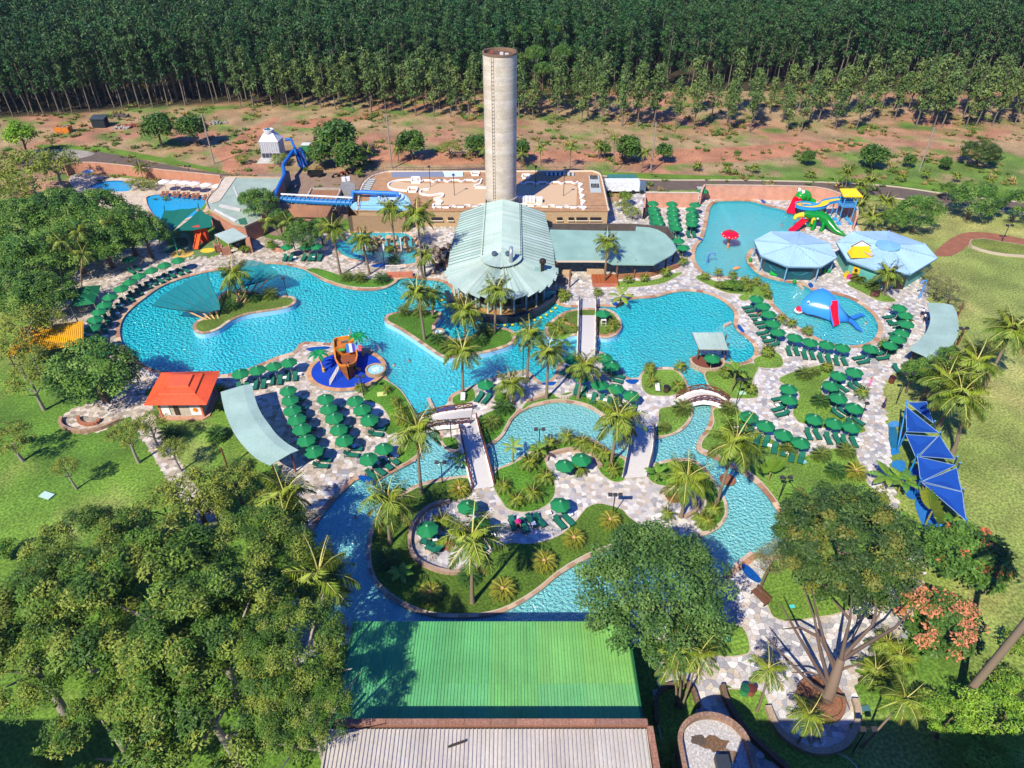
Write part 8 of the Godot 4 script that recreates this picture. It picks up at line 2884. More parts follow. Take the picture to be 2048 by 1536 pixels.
	var fr := [[77.42,-127.01,3.6,4.76],[90.87,-132.42,3.6,5.1],[99.02,-131.21,3.6,4.39],[72.98,-126.52,2.6,2.86],[90.78,-141.41,2.5,2.07],[55.58,-74.98,4,3.29],[53.9,-76.43,3.5,2.14],[59.75,-79.2,4,2.05]]
	var fl := ["fruit tree beside the blue clubhouse roof","fruit tree in the middle of the right trio","fruit tree at the right edge of the photo","small fruit tree left of the trio","slim tree beside the road bend at right","glossy tree at the end of the right curved roof","small tree left of the glossy one by the curved roof","yellow tipped tree behind the right curved roof"]
	for i in fr.size():
		tree("fruit_tree",fl[i],fr[i],"dense","fruit trees on the right",bark)
	var br := [[-48.34,-129.12,4.5,4.03],[-50.5,-130.32,5,2.51],[-37.8,-118.16,3.5,4.06],[-43.13,-123.44,4,2.79],[-35.31,-121.29,3.5,2.39]]
	for i in 5:
		tree("service_tree",["tall loose tree in front of the worn green roof","thin topped tree at the edge of the worn roof","round tree above the bar-side parasols","tree in front of the brown tiled roof","small tree beside the waterfall wall"][i],br[i],"dense","trees in front of the service roofs",bark)
	var gy := [[69.62,-101.59,2.6,2.93],[70.32,-98.73,2.4,2.87],[70.46,-105.67,2.2,2.01]]
	for i in 3:
		tree("grey_shrub",["grey olive shrub behind the right curved roof","largest grey olive shrub at the right lawn edge","small grey olive shrub by the clubhouse corner"][i],gy[i],"grey","grey olive shrubs on the right",bark,1.0,-1.0,"shrub")
	var bu := [[36.95,-104.27,0.8,1.84],[35.01,-105.13,0.6,1.01],[22.44,-135.37,1.6,2.01],[23.91,-132.68,1.4,2.18],[23.13,-138.71,2,1.84],[-48.88,-118.41,0.7,1.46],[-51.3,-120.44,0.9,1.3],[-53.79,-162.42,1.2,2.78],[-62.92,-163.07,1.2,2.09],[-81.31,-148.93,0.8,2.82],[-78.27,-148.05,0.7,2.16],[-61.29,-66.08,0.7,0.87],[47.88,-43.7,1.2,0.99],[46.24,-37.17,1.5,1.56],[43.35,-33.75,1.5,1.58],[39.42,-29.41,3,3.67],[35.74,-29.41,3,2.45],[42.42,-31.11,3,2.51],[37.26,-27.24,2.5,2.79],[35.31,-31.21,2,1.52],[-52.91,-48.38,1.2,1.46],[41.6,-55.84,0.8,1.13],[-44.1,-119.21,0.5,1.1],[-22.29,-118,0.6,1.28],[-27.91,-54.71,2,1.99],[-31.82,-53.5,2.5,2.18]]
	var bl := ["rounded clipped bush between the two pools","small round bush left of the big clipped one","lush bush left of the three parasol columns","flowering bush at the pavilion's back corner","upright bush beside the terrace building","low hedge bush by the entrance shelter","bush behind the entrance shelter","bush below the cooling tower","bush on the red track","dark bush in the bed behind the blue pool, left","dark bush in the bed behind the blue pool, right","bush on the left lawn edge","grass like shrub by the tall leaning trunk","upper clipped dark ball shrub at the right edge","lower clipped dark ball shrub at the right edge","light green feathery tree in the bottom right corner","light green shrub tree left of the corner one","leafy tree at the right edge near the corner","low leafy tree at the bottom right","leafy shrub right of the bottom palms","pale tufted grass clump at the left edge","low shrub under the banana plants","small shrub in the slim palm planter","small shrub by the waterfall pool's kerb","shrub under the pair of left palms","shrub beside the left path's end"]
	for i in bu.size():
		tree("shrub",bl[i],bu[i],"bush" if bu[i][3] < 1.9 else ("fresh" if i in [15,16,17,18,19] else "loose"),"shrubs and bushes",bark,0.85,-1.0,"shrub")
	# coconut palms
	var cp := [[-44.16,-99.33,6.3,0.29],[-29.83,-109.69,8.9,-0.03],[-24.81,-109.87,6.9,-0.43],[-21.05,-116.42,9.7,0.01],[-15.43,-108.27,12.25,0.12],[-15.1,-109.33,4.4,0.24],[-13.1,-88.76,9.05,-0.47],[-12.5,-95.67,4.7,0.24],[-6.89,-88.09,6.45,0.04],[-2.67,-90.53,8.25,0.49],[-6.68,-76.12,7.6,0.25],[2.1,-79.05,8.4,0.29],[4.67,-75.24,8.05,0.02],[8.94,-75.24,5.9,0.58],[0.2,-74.17,3.7,-0.33],[-10.47,-57.62,10.25,0.26],[11.99,-62.43,7.9,0.19],[-3.91,-42.75,10.25,0.3],[23.2,-55.82,9.95,0.32],[18.88,-54.02,6.4,-0.23],[-13.06,-50.25,7.25,0.45],[-24.17,-51.08,7.05,0.84],[-23.05,-47.4,6.55,0.55],[-18.12,-38.33,10.4,1.58],[15.96,-108.45,7.15,-0.07],[61.62,-102.68,4.5,-0.39]]
	var cl := ["leaning palm on the canopy island","tall palm at the left of the waterfall pool planter","palm in the middle of the waterfall planter strip","tall slim palm in front of the waterfall","tallest palm between the waterfall and the green roof","short palm behind the wedge island by the rockery","tall palm on the left part of the wedge island","shorter palm at the back corner of the wedge island","leafy palm in the middle of the wedge island","tall palm in front of the swim-up bar on the wedge island","palm at the pool edge beside the sloping sign board","palm at the water's edge on the plaza, left of two","palm at the plaza steps, right of two","leaning palm between the two hammock benches","low palm at the plaza's left lawn circle","palm at the river bank by the lower left footbridge","broad palm beside the wide island footbridge","biggest palm near the round island terrace","leaning palm on the right river bank","palm at the island plaza's right end","palm on the left lawn of the river island","upper palm of the pair left of the river","lower palm of the pair left of the river","dark palm at the river's left bend by the hall","palm rising from the wooden slatted planter","palm in the bed before the blue clubhouse"]
	for i in cp.size():
		palm(cl[i],cp[i],[3.3,3.0,2.9,3.0,3.5,2.6,3.0,2.6,3.2,3.0,3.0,2.7,2.7,2.8,2.6,3.4,3.6,3.5,3.5,3.3,3.3,3.4,3.4,3.6,2.6,2.6][i],26,0.19)
	# slender palms of the road and the bottom right corner
	var qp := [[6.63,-162.15,4.3,-0.1],[13.41,-160.88,5,-0.02],[20.53,-166.4,3.35,-0.25],[23,-157.76,8.15,-0.37],[29.37,-157.76,5.05,0.44],[-33.78,-162.47,3.4,0.42],[-26.65,-164.09,3.3,0.32],[-6.34,-164.09,3.3,-0.16],[2.08,-160.88,3.6,0.09],[72.43,-148.67,3.45,-0.33],[76.02,-145.37,3.1,-0.21],[74.28,-134.15,3.2,-0.14],[69.1,-127.23,3.1,-0.19],[74.99,-131.09,2.6,-0.14],[73.89,-143.49,2.55,-0.78],[70.2,-135.85,1.8,-0.01],[-81.58,-152.67,3.4,-0.02],[21.21,-31.71,7.05,-0.46],[23.78,-28.87,5.2,-0.2],[29.23,-28.71,7.75,0.98],[14.42,-32.06,9.55,-1.2],[14.7,-31.93,8.65,0.26],[14.23,-32.2,7.2,-1.21],[-72.37,-113.74,7.85,2.72],[-76,-105.85,8.5,3.25],[-74.53,-109.33,8.55,3.49],[-70.93,-102.52,7.85,2.85],[-40.05,-119.2,5.9,-0.27],[-41.81,-119.6,5.75,-1.77]]
	var ql := ["first roadside palm right of the tower","second roadside palm right of the tower","third roadside palm right of the tower","tallest roadside palm behind the truck","roadside palm at the thin pole","small palm beside the bare tree by the yard","small palm under the round dark tree","palm half behind the tower's left edge","palm at the tower's right edge","topmost yellow palm of the clump behind the slide pool","second highest yellow palm of the slide pool clump","middle yellow palm of the slide pool clump","lowest yellow palm of the slide pool clump","right yellow palm of the slide pool clump","left upper yellow palm of the slide pool clump","left lower yellow palm of the slide pool clump","palm in the bed by the splash pool","slim palm beside the recycling bins","slim palm in the middle of the paved loop","leaning slim palm on the bottom right lawn","middle stem of the palm cluster right of the green roof","right stem of the palm cluster right of the green roof","left stem of the palm cluster right of the green roof","dry yellow palm among the upper left trees","yellow palm in the upper left grove","dark palm in the upper left grove","palm at the lower edge of the upper left grove","slim curved palm in the salmon planter","slim straight palm left of the salmon planter"]
	for i in qp.size():
		palm(ql[i],qp[i],2.0 if i < 9 else (2.7 if i < 16 else (2.1 if i < 23 else 2.3)),15,0.1,"slender palms","slender_palm",1 if i in range(9,16) else 0)
	# three big feather palms by the right lawn
	var rp := [[65.13,-77.79,9.7,-0.02],[61.18,-74.92,6.8,-1.03],[54.39,-64.55,9.4,-2.38],[55.33,-69.75,7.9,-1.78]]
	for i in 4:
		palm(["tallest queen palm at the right lawn","queen palm behind the glossy tree","broad queen palm beside the blue sails","queen palm half hidden by the glossy tree"][i],rp[i],3.6,30,0.22,"queen palms at the right lawn","queen_palm")
	palm("very tall palm trunk leaning out of the right edge of the photo",[V3(38.89,0,-32.2).x,V3(38.89,0,-32.2).z,21.0,0.8],3.2,20,0.34,"","tall_palm")
	# cycads
	var cyc := [cycad_mesh(),cycad_mesh(0.25),cycad_mesh(0.8)]
	var cy0 := Node3D.new()
	var cyp := L3([40.92,0.5,-80.06,41.15,0.5,-73.92,37.65,0.5,-63.52,40.89,0.5,-64.12,38.32,0.5,-60.63,40.66,0.5,-60.52,44.77,0.5,-81.65,42.68,0.5,-80.53,34.11,0.5,-64.72])
	cyp.append_array(L3([-1.25,0.5,-72.54,-2.71,0.5,-69.45,-6.08,0.5,-57.58,10.77,0.5,-52.87,6.63,0.5,-50.29,3.32,0.5,-47.22]))
	cyp.append_array(L3([-8.13,0.5,-43.35,-0.93,0.5,-43.78,-4.38,0.5,-45.47,-13,0.5,-47.51,-13.91,0.5,-52.28]))
	cyp.append_array(L3([22.46,0.5,-72.39,19.48,0.5,-68.59,28.5,0.5,-72.39]))
	cyp.append_array(L3([-43.14,0.5,-67.3,-37.19,0.5,-66.97]))
	cyp.append_array(L3([-37.17,0.5,-67.23,-32.62,0.5,-61.41]))
	cyp.append_array(L3([-28.3,0.7,-107.96,-25.96,0.7,-107.6,-22.32,0.7,-107.24,-21.11,0.7,-113.94]))
	cyp.append_array(L3([-17,0.8,-95.89,-14.47,0.8,-95.71,-11.13,0.8,-87.97,-9.34,0.8,-85.73,-4.11,0.8,-90.28,-4.94,0.8,-87.64]))
	cyp.append_array(L3([-44.74,0.8,-97.57,-41.96,0.8,-100.08,-39.47,0.8,-101.02]))
	cyp.append_array(L3([59.32,0.6,-107.36,60.68,0.6,-104.93]))
	var cyl := ["at the top of the hourglass lawn","in the waist of the hourglass lawn","left of two on the top of the right lawn","right of two on the top of the right lawn","third of the right lawn, below the first two","golden one on the right lawn","small one at the hourglass lawn's upper edge","small one beside the hourglass lawn's big cycad","under the slanting parasol row","top one of two left of the half round pool","lower one of two left of the half round pool","golden one at the foot of the island footbridge","golden one under the island floodlight","golden one in the middle of the island lawn","dark one below the golden island cycad","golden one in the island's lower left curve","golden one right of the biggest palm's foot","under the biggest island palm","dark one in the island's left shade","dark one by the river palm's trunk","left of the arched bridge's channel","on the small lawn beside the wide footbridge","right of the arched bridge's channel","dark left one below the orange kiosk","right one below the orange kiosk","beside the curved shade's left edge","under the curved shade's lower post","left of three in the waterfall planter strip","middle of three in the waterfall planter strip","right of three in the waterfall planter strip","by the waterfall pool's front rail","left back one on the wedge island","right back one on the wedge island","beside the wedge island's fountain","at the wedge island's lower point","left of the bar palm on the wedge island","under the wedge island's leafy palm","front one on the canopy island","middle one on the canopy island","right one on the canopy island","left one before the blue clubhouse","right one before the blue clubhouse"]
	for i in cyp.size():
		var p := cyp[i]
		var lift := 0.6 if i in range(31,40) else 0.0
		var t := thing("cycad","sago cycad rosette "+cyl[i],"cycad",V3(p.x,lift,p.z),rng.randf()*TAU,"sago cycads on the lawns")
		post(t,"trunk",O3,V3(0,0.55,0),0.22,C(120,92,66),M.bark)
		var gold: bool = cyl[i].contains("golden")
		var o := put("crown",cyc[2] if gold else cyc[rng.randi() % 2],M.leaf,t,V3(0,0.55,0))
		o.scale = Vector3.ONE*(1.35 if not cyl[i].contains("small") else 0.8)*rng.randf_range(0.9,1.1)
		if gold:
			var cn := nb(C(206,160,110))
			ball(cn,V3(0,0.95,0),V3(0.24,0.3,0.24),8)
			part("cone",cn,M.bark,t)
	cy0.free()
	# dwarf date palms in clumps
	var dw := [combined_crown(22,[0,1,2,3]),combined_crown(26,[0,1,2,2,3])]
	var sets := [[L3([-1.02,1,-58.16,0.52,1,-55.86,2.39,1,-56.62,3.89,1,-59.55,2.08,1,-61.81,3.16,1,-63.74,4.72,1,-65.51,6.81,1,-66.41,8.63,1,-65.28,10.05,1,-64.39,11.26,1,-63.09,12.03,1,-60.77,8.01,1,-61.08,-7.63,1,-52.6]),"on the river island",1.3],[L3([19.45,1,-80.85,19.26,1,-78,24,1,-81.73,22.75,1,-76.9,29.98,1,-79.98,37.24,1,-85.07,32.51,1,-76.35,31.91,1,-78.84,32.01,1,-80.56,15.87,1,-92.3,15.19,1,-91.27]),"round the right pool",1.1],[L3([26.6,0.8,-109.2,30.27,0.8,-112.96,30.71,0.8,-116.9,22.64,0.8,-107.38,19.79,0.8,-106.79,43.16,0.8,-92.8,45.03,0.8,-90.87,37.48,0.8,-85.4,19.51,0.8,-81.37,33.12,0.8,-107.98,35.53,0.8,-108.89,37.81,0.8,-107.98,39.39,0.8,-106.2,41.42,0.8,-106.2,42.37,0.8,-104.45,42.14,0.8,-101.64,39.36,0.8,-103.88,42.03,0.8,-94.28,44.48,0.8,-81.16,61.18,0.8,-93.29,55.19,0.8,-87.17]),"between pavilion and kids pools",1.05],[L3([-20.78,0.8,-76.93,-17.05,0.8,-76.52,-15.54,0.8,-73.86,-14.67,0.8,-72.07,-14.19,0.8,-70.82,-14.7,0.8,-69.84,-39.66,0.8,-76.79,-38.62,0.8,-72.83]),"on the lawn strip right of the plaza",0.9],[L3([8.1,0.9,-102.29,8.41,0.9,-100.71,14.18,0.9,-102.69,5.88,0.9,-92.6,6.93,0.9,-91.22,7.42,0.9,-89.87,9.36,0.9,-91.22,15.7,0.9,-92.95,7.84,0.9,-94,9.08,0.9,-101.89]),"round the long bridge",1.0],[L3([17.15,0.8,-53.61,20.78,0.8,-53.22,22.33,0.8,-54.21,21.39,0.8,-52.64]),"on the island's right tongue",1.1],[L3([47.09,0.9,-75,60.96,0.9,-93.23,55.21,0.9,-87.15,50.47,0.9,-99.05]),"among the kids pool parasols",1.2],[L3([42.24,0.8,-158.42,48.62,0.8,-157.29,55.03,0.8,-157.29,66.9,0.8,-155.06,86.17,0.8,-152.35,92.17,0.8,-153.97,98.01,0.8,-151.82,104.13,0.8,-149.71]),"along the roadside lawn at right",1.3],[L3([16.18,0,-40.26,17.88,0,-39.18,34.41,0,-37.29,32.26,0,-34.62,35.1,0,-36.08,-26.28,0,-55.44,-26.49,0,-50.05]),"in the shrubbery at the bottom",1.7],[L3([-44.84,0.9,-120.4,-49.47,0.9,-120.4,-34.14,0.9,-154.89,-36.27,0.9,-174.88]),"round the service yard",1.1]]
	for s in sets:
		var pts: PackedVector3Array = s[0]
		var order := range(pts.size())
		order.sort_custom(func(a,b): return pts[a].x < pts[b].x)
		for r in order.size():
			var p := pts[order[r]]
			var nth: String = ORD[r] if r < 20 else "twenty-first"
			var t := thing("dwarf_palm","dwarf date palm %s, %s from left" % [s[1],nth],"palm",V3(p.x,0,p.z),rng.randf()*TAU,"dwarf date palms in the beds")
			var h: float = s[2]*rng.randf_range(0.6,1.1)
			post(t,"stem",O3,V3(rng.randf_range(-0.1,0.1),h,0),0.09,C(130,110,84),M.bark)
			var o := put("crown",dw[rng.randi() % 2],M.leaf,t,V3(0,h,0))
			o.scale = Vector3.ONE*float(s[2])*rng.randf_range(0.95,1.2)
	# bananas and traveller palms
	for f in [[V3(29.98,0,-76.56),7.0,9,"banana_plant","tall narrow banana like plant leaning by the gazebo lawn"],[V3(0.12,0,-62.78),5.0,6,"banana_plant","tall banana plant with pale stem by the half round pool, left"],[V3(3.09,0,-62.34),5.0,6,"banana_plant","tall banana plant at the half round pool, right"],[V3(16.83,0,-59.39),2.6,6,"banana_plant","small banana plant at the wide footbridge's lower end"],[V3(30.07,0,-59.39),3.0,9,"traveller_palm","fan shaped traveller palm on the right lawn"],[V3(32.47,0,-56.21),2.6,6,"banana_plant","banana plant left of the brown round tree"],[V3(31.03,0,-54.32),2.4,6,"banana_plant","banana plant at the river's right bend"],[V3(43.27,0,-58.58),3.4,9,"banana_plant","lush banana clump at the path's top right"],[V3(44.68,0,-57.77),3.4,9,"banana_plant","lush banana clump beside the blue sails"],[V3(45.59,0,-52.85),4.0,12,"traveller_palm","pale ribbed traveller palm fan below the blue sails"],[V3(42.21,0,-51.43),3.0,8,"banana_plant","banana clump above the right path"],[V3(41.29,0,-48.7),2.6,7,"banana_plant","banana plant over the narrow right path"],[V3(-11.2,0,-45.2),2.4,7,"banana_plant","small leafy banana plant on the island's left lawn"],[V3(7.12,0,-86.78),3.0,6,"banana_plant","banana plant left of the long bridge"],[V3(17.53,0,-99.33),3.4,6,"banana_plant","yellow banana plant at the right pool's left corner"],[V3(12.95,0,-27.41),2.6,8,"banana_plant","palm like banana plant between grey roof and round roof"],[V3(-6.27,0,-61.91),2.2,5,"banana_plant","narrow banana plant beside the island footbridge"],[V3(46.94,0,-51.08),3.0,9,"banana_plant","banana clump by the blue play structure"]]:
		leafy(f[4],f[0],f[1],f[2],f[3],0.42 if f[4].begins_with("tall") else 1.0,"plant","banana and traveller palms",0.5 if f[4].contains("yellow") or f[4].contains("pale") else 0.2)
	# the bare tree
	var dt := thing("bare_tree","large bare pruned tree with grey limbs over the paved loop","tree")
	var tb := nb(C(140,120,104))
	tb.tube(L3([27.56,0.2,-32.77,27.65,1.6,-32.86,27.9,3,-33.44,28.24,4.2,-34.12]),[0.6,0.5,0.45,0.34],9)
	part("trunk",tb,M.bark,dt)
	for br2 in [L3([27.46,1,-32.74,25.89,2.2,-32.98,23.62,4.2,-34.02,21.66,6,-35.12]),L3([27.62,1.4,-32.88,25.86,4,-34.14,24.28,6.2,-35.61,23.07,8,-36.95]),L3([27.61,1.6,-33,26.35,5,-34.47,25.94,7,-36.05,25.27,8.6,-38.09]),L3([27.95,3,-33.58,26.85,5.2,-34.82,26.23,7.2,-36.41,25.79,8.8,-37.74]),L3([28.24,4.2,-34.12,28.53,5.6,-35.04,28.94,7,-36.05,29.34,8.2,-37.56]),L3([28.22,4,-34.14,29.49,5.4,-34.93,30.9,6.6,-35.83,32.19,7.4,-37.17]),L3([28.19,4,-34.05,30.39,5,-34.94,32.97,6.2,-35.86,34.91,7.4,-37.17]),L3([27.88,2.8,-33.69,29.18,3.4,-33.94,30.1,3.8,-33.84]),L3([27.67,2,-33.46,25.89,2.6,-33.81,24.2,3,-33.58]),L3([27.82,3.6,-33.92,26.96,4.6,-35.93,25.07,5.6,-36.26,23.24,6.2,-35.71]),L3([28.94,7,-36.05,28.22,7.6,-36.88,27.53,8.2,-37.21]),L3([30.9,6.6,-35.83,31.41,7.2,-36.81,31.42,7.8,-37.5]),L3([27.51,1,-32.88,28.77,1.2,-32.31,28.88,1,-31.31])]:
		var b := nb(vary(C(130,110,98,0.6),0.1))
		b.tube(br2,[0.22,0.16,0.11,0.04] if br2.size() > 3 else [0.16,0.1,0.04],6)
		part("limb",b,M.bark,dt)
	var bt := thing("leafless_shrub_tree","grey leafless small tree by the service yard","tree",V3(-34.4,0,-167.07))
	var bb := nb(C(150,126,112))
	for i in 34:
		var a := rng.randf()*TAU
		var e := V3(cos(a)*rng.randf_range(0.6,2.6),rng.randf_range(2.0,4.6),sin(a)*rng.randf_range(0.6,2.4))
		bb.tube(A3([V3(0,0.6,0),e*0.5+UP*0.5,e]),[0.09,0.05,0.015],4,false)
	part("branches",bb,M.bark,bt)
	plantation()
	ground_cover()

func plantation() -> void:
	var tall := []
	var soft := []
	for i in 5:
		tall.append(eucalyptus_mesh(rng.randf_range(18.5,21.5),0.06*i,1.0))
	for i in 4:
		soft.append(eucalyptus_mesh(rng.randf_range(12.0,14.5),0.5+0.15*i,0.78))
	var spots := []
	# front edge of the dense plantation, then rows running back
	for ix in range(-72,73):
		for iz in range(0,62):
			var x := ix*3.9+rng.randf_range(-0.5,0.5)
			var zf := line_z(forest_edge,x)
			var z := zf - iz*3.7+rng.randf_range(-0.7,0.7)
			if z < -425.0 or absf(x) > 30.0+absf(z)*0.7:
				continue
			if rng.randf() < 0.05 or dirt_noise.get_noise_2d(x*0.6,z*0.6) > 0.42:
				continue
			spots.append([x,z,0])
	var rows := [open_row,L([-67.08,-212.72,-46.31,-209.78,-17.39,-205.04,10.54,-202.27,37.46,-196.92,57,-193.48,77.35,-194.33,112.12,-196.92,140,-198.68,176.37,-201.36]),L([49.21,-201.36,65.79,-201.36,87.16,-203.19,115.86,-205.04,144.71,-206.91,182.37,-209.78]),L([-47.2,-214.72,-17.79,-210.76,10.82,-208.82,31.82,-205.97])]
	for r: PackedVector2Array in rows:
		for k in r.size() - 1:
			var n := int(r[k].distance_to(r[k+1]) / 4.2)
			for i in n:
				var p := r[k].lerp(r[k+1],(i+rng.randf()*0.5) / n)
				if rng.randf() < 0.16: continue
				spots.append([p.x+rng.randf_range(-0.4,0.4),p.y+rng.randf_range(-0.5,0.5),1])
	spots.sort_custom(func(a,b): return a[0]*a[0]*0.3+a[1]*a[1] < b[0]*b[0]*0.3+b[1]*b[1])
	var protos := []
	for k in 2:
		for m in (tall if k == 0 else soft):
			var t := thing("eucalyptus","x","tree",V3(0,-80,0))
			part("trunk",m[0],M.bark,t)
			part("crown",m[1],M.leaf,t)
			t.set_meta("stem","eucalyptus")
			protos.append(t)
	var mass := []
	for i in 9: mass.append([])
	for i in spots.size():
		var s: Array = spots[i]
		var v := rng.randi() % 5 if s[2] == 0 else 5+rng.randi() % 4
		var sc := rng.randf_range(0.8,1.15)*(1.0+0.22*dirt_noise.get_noise_2d(s[0]*0.7,s[1]*0.7))
		var turn := rng.randf()*TAU
		if i < 300:
			var o := copy(protos[v],"tall slender eucalyptus at the front of the plantation" if s[2] == 0 else "young olive eucalyptus with pale trunk in the open rows before the plantation",V3(s[0],0,s[1]),turn,sc)
			o.set_meta("group","front eucalyptus of the plantation" if s[2] == 0 else "open rows of young eucalyptus")
		else:
			mass[v].append(Transform3D(Basis(UP,turn).scaled(V3(sc,sc*rng.randf_range(0.9,1.1),sc)),V3(s[0],0,s[1])))
	for p in protos:
		remove_child(p)
	var root := Node3D.new()
	root.name = "eucalyptus_plantation"
	add_child(root)
	tag(root,"dark mass of eucalyptus crowns filling the top of the photo","plantation","","stuff")
	for v in 9:
		if mass[v].is_empty(): continue
		var src: Array = tall[v] if v < 5 else soft[v - 5]
		for j in 2:
			var mm := MultiMesh.new()
			mm.transform_format = MultiMesh.TRANSFORM_3D
			mm.mesh = src[j].mesh()
			mm.instance_count = mass[v].size()
			for i in mass[v].size():
				mm.set_instance_transform(i,mass[v][i])
			var o := MultiMeshInstance3D.new()
			o.name = "trunks" if j == 0 else "crowns"
			o.multimesh = mm
			o.material_override = M.bark if j == 0 else M.leaf
			root.add_child(o,true)
			o.set_meta("kind","stuff")

func ground_cover() -> void:
	# tufts of grass and weeds on the rough slope, and soft undergrowth along the forest edge
	var b := MB.new()
	for i in 26:
		var d := rdir()
		d.y = absf(d.y)+0.5
		b.leaf(V3(rng.randf_range(-0.3,0.3),0,rng.randf_range(-0.3,0.3)),d.normalized(),rdir(),rng.randf_range(0.35,0.8),0.16,Color(rng.randf_range(0.75,1.2),rng.randf_range(0.75,1.2),0.9))
	var tuft := b.mesh()
	var where := []
	var cols := PackedColorArray()
	for i in 5200:
		var x := rng.randf_range(-170,190)
		var z := rng.randf_range(-236,-142)
		var n := dirt_noise.get_noise_2d(x*2.0,z*2.0)
		if n < -0.02: continue
		var sc := rng.randf_range(0.5,1.5)*(0.6+n)
		where.append(Transform3D(Basis(UP,rng.randf()*TAU).scaled(V3(sc*1.6,sc,sc*1.6)),V3(x,-0.03,z)))
		var dry := rng.randf() < 0.45
		cols.append(vary(C(180,158,96,0.6) if dry else C(104,136,52,0.6),0.2))
	var mm := MultiMesh.new()
	mm.transform_format = MultiMesh.TRANSFORM_3D
	mm.use_colors = true
	mm.mesh = tuft
	mm.instance_count = where.size()
	for i in where.size():
		mm.set_instance_transform(i,where[i])
		mm.set_instance_color(i,cols[i])
	var o := MultiMeshInstance3D.new()
	o.name = "rough_grass"
	o.multimesh = mm
	o.material_override = M.leaf
	add_child(o)
	tag(o,"tufts of dry and green weeds on the rough slope","grass","","stuff")

func figure(bones: Array,cell := 0.035) -> ArrayMesh:
	# one continuous skin over tapered bones: smooth union of capsules, meshed as surface nets
	var lo := Vector3.ONE*99
	var hi := -lo
	for e in bones:
		for k in 2:
			var r: float = e[2+k]+cell*3
			lo = lo.min(e[k] - Vector3.ONE*r)
			hi = hi.max(e[k]+Vector3.ONE*r)
	var n := Vector3i((hi - lo) / cell)+Vector3i.ONE*2
	var f := PackedFloat32Array()
	f.resize(n.x*n.y*n.z)
	f.fill(1.0)
	var who := PackedInt32Array()
	who.resize(f.size())
	var best := PackedFloat32Array()
	best.resize(f.size())
	best.fill(9.0)
	for bi in bones.size():
		var a: Vector3 = bones[bi][0]
		var c: Vector3 = bones[bi][1]
		var ra: float = bones[bi][2]
		var rb: float = bones[bi][3]
		var m := maxf(ra,rb)+cell*2.5
		var i0 := Vector3i((a.min(c) - Vector3.ONE*m - lo) / cell).max(Vector3i.ZERO)
		var i1 := Vector3i((a.max(c)+Vector3.ONE*m - lo) / cell).min(n - Vector3i.ONE)
		var ab := c - a
		var l2 := maxf(ab.length_squared(),1e-6)
		for z in range(i0.z,i1.z+1):
			for y in range(i0.y,i1.y+1):
				for x in range(i0.x,i1.x+1):
					var p := lo+V3(x,y,z)*cell
					var u := clampf((p - a).dot(ab) / l2,0,1)
					var d := p.distance_to(a+ab*u) - lerpf(ra,rb,u)
					var id := (z*n.y+y)*n.x+x
					var h := maxf(0.035 - absf(f[id] - d),0.0) / 0.035
					f[id] = minf(f[id],d) - h*h*0.035*0.25
					if d < best[id]:
						best[id] = d
						who[id] = bi
	var ids := {}
	var pos := PackedVector3Array()
	var col := PackedColorArray()
	for z in n.z - 1:
		for y in n.y - 1:
			for x in n.x - 1:
				var acc := O3
				var cnt := 0
				var base := (z*n.y+y)*n.x+x
				var s0 := f[base] < 0.0
				var mixed := false
				for k in range(1,8):
					if (f[base+(k & 1)+((k >> 1) & 1)*n.x+(k >> 2)*n.x*n.y] < 0.0) != s0:
						mixed = true
						break
				if not mixed:
					continue
				for e in [[0,1],[2,3],[4,5],[6,7],[0,2],[1,3],[4,6],[5,7],[0,4],[1,5],[2,6],[3,7]]:
					var va := f[base+(e[0] & 1)+((e[0] >> 1) & 1)*n.x+(e[0] >> 2)*n.x*n.y]
					var vb := f[base+(e[1] & 1)+((e[1] >> 1) & 1)*n.x+(e[1] >> 2)*n.x*n.y]
					if (va < 0.0) != (vb < 0.0):
						var u := va / (va - vb)
						acc += V3(e[0] & 1,(e[0] >> 1) & 1,e[0] >> 2).lerp(V3(e[1] & 1,(e[1] >> 1) & 1,e[1] >> 2),u)
						cnt += 1
				ids[base] = pos.size()
				pos.append(lo+(V3(x,y,z)+acc / cnt)*cell)
				col.append(bones[who[base]][4])
	var b := MB.new()
	var step := [1,n.x,n.x*n.y]
	for base in ids:
		for ax in 3:
			var o: int = base+step[ax]
			if o >= f.size() or (f[base] < 0.0) == (f[o] < 0.0):
				continue
			var j: int = step[(ax+1) % 3]
			var k: int = step[(ax+2) % 3]
			if not (ids.has(base - j) and ids.has(base - k) and ids.has(base - j - k)):
				continue
			var axis := O3
			axis[ax] = 1.0 if f[base] < 0.0 else -1.0
			b.col = col[ids[base]]
			b.q(pos[ids[base]],pos[ids[base - j]],pos[ids[base - j - k]],pos[ids[base - k]],axis)
	var st := SurfaceTool.new()
	st.begin(Mesh.PRIMITIVE_TRIANGLES)
	st.set_smooth_group(0)
	for i in b.v.size():
		st.set_color(b.c[i])
		st.add_vertex(b.v[i])
	st.generate_normals()
	return st.commit()

func hand(bones: Array,w: Vector3,d: Vector3,skin: Color) -> void:
	var s := d.cross(UP)
	if s.length() < 0.1: s = Vector3.RIGHT
	s = s.normalized()
	bones.append([w,w+d*0.09,0.028,0.03,skin])
	for i in 4:
		bones.append([w+d*0.09+s*(i - 1.5)*0.02,w+d*(0.16 - absf(i - 1.4)*0.01)+s*(i - 1.5)*0.026+DN*0.01,0.011,0.008,skin])
	bones.append([w+d*0.03 - s*0.03,w+d*0.08 - s*0.06,0.013,0.01,skin])

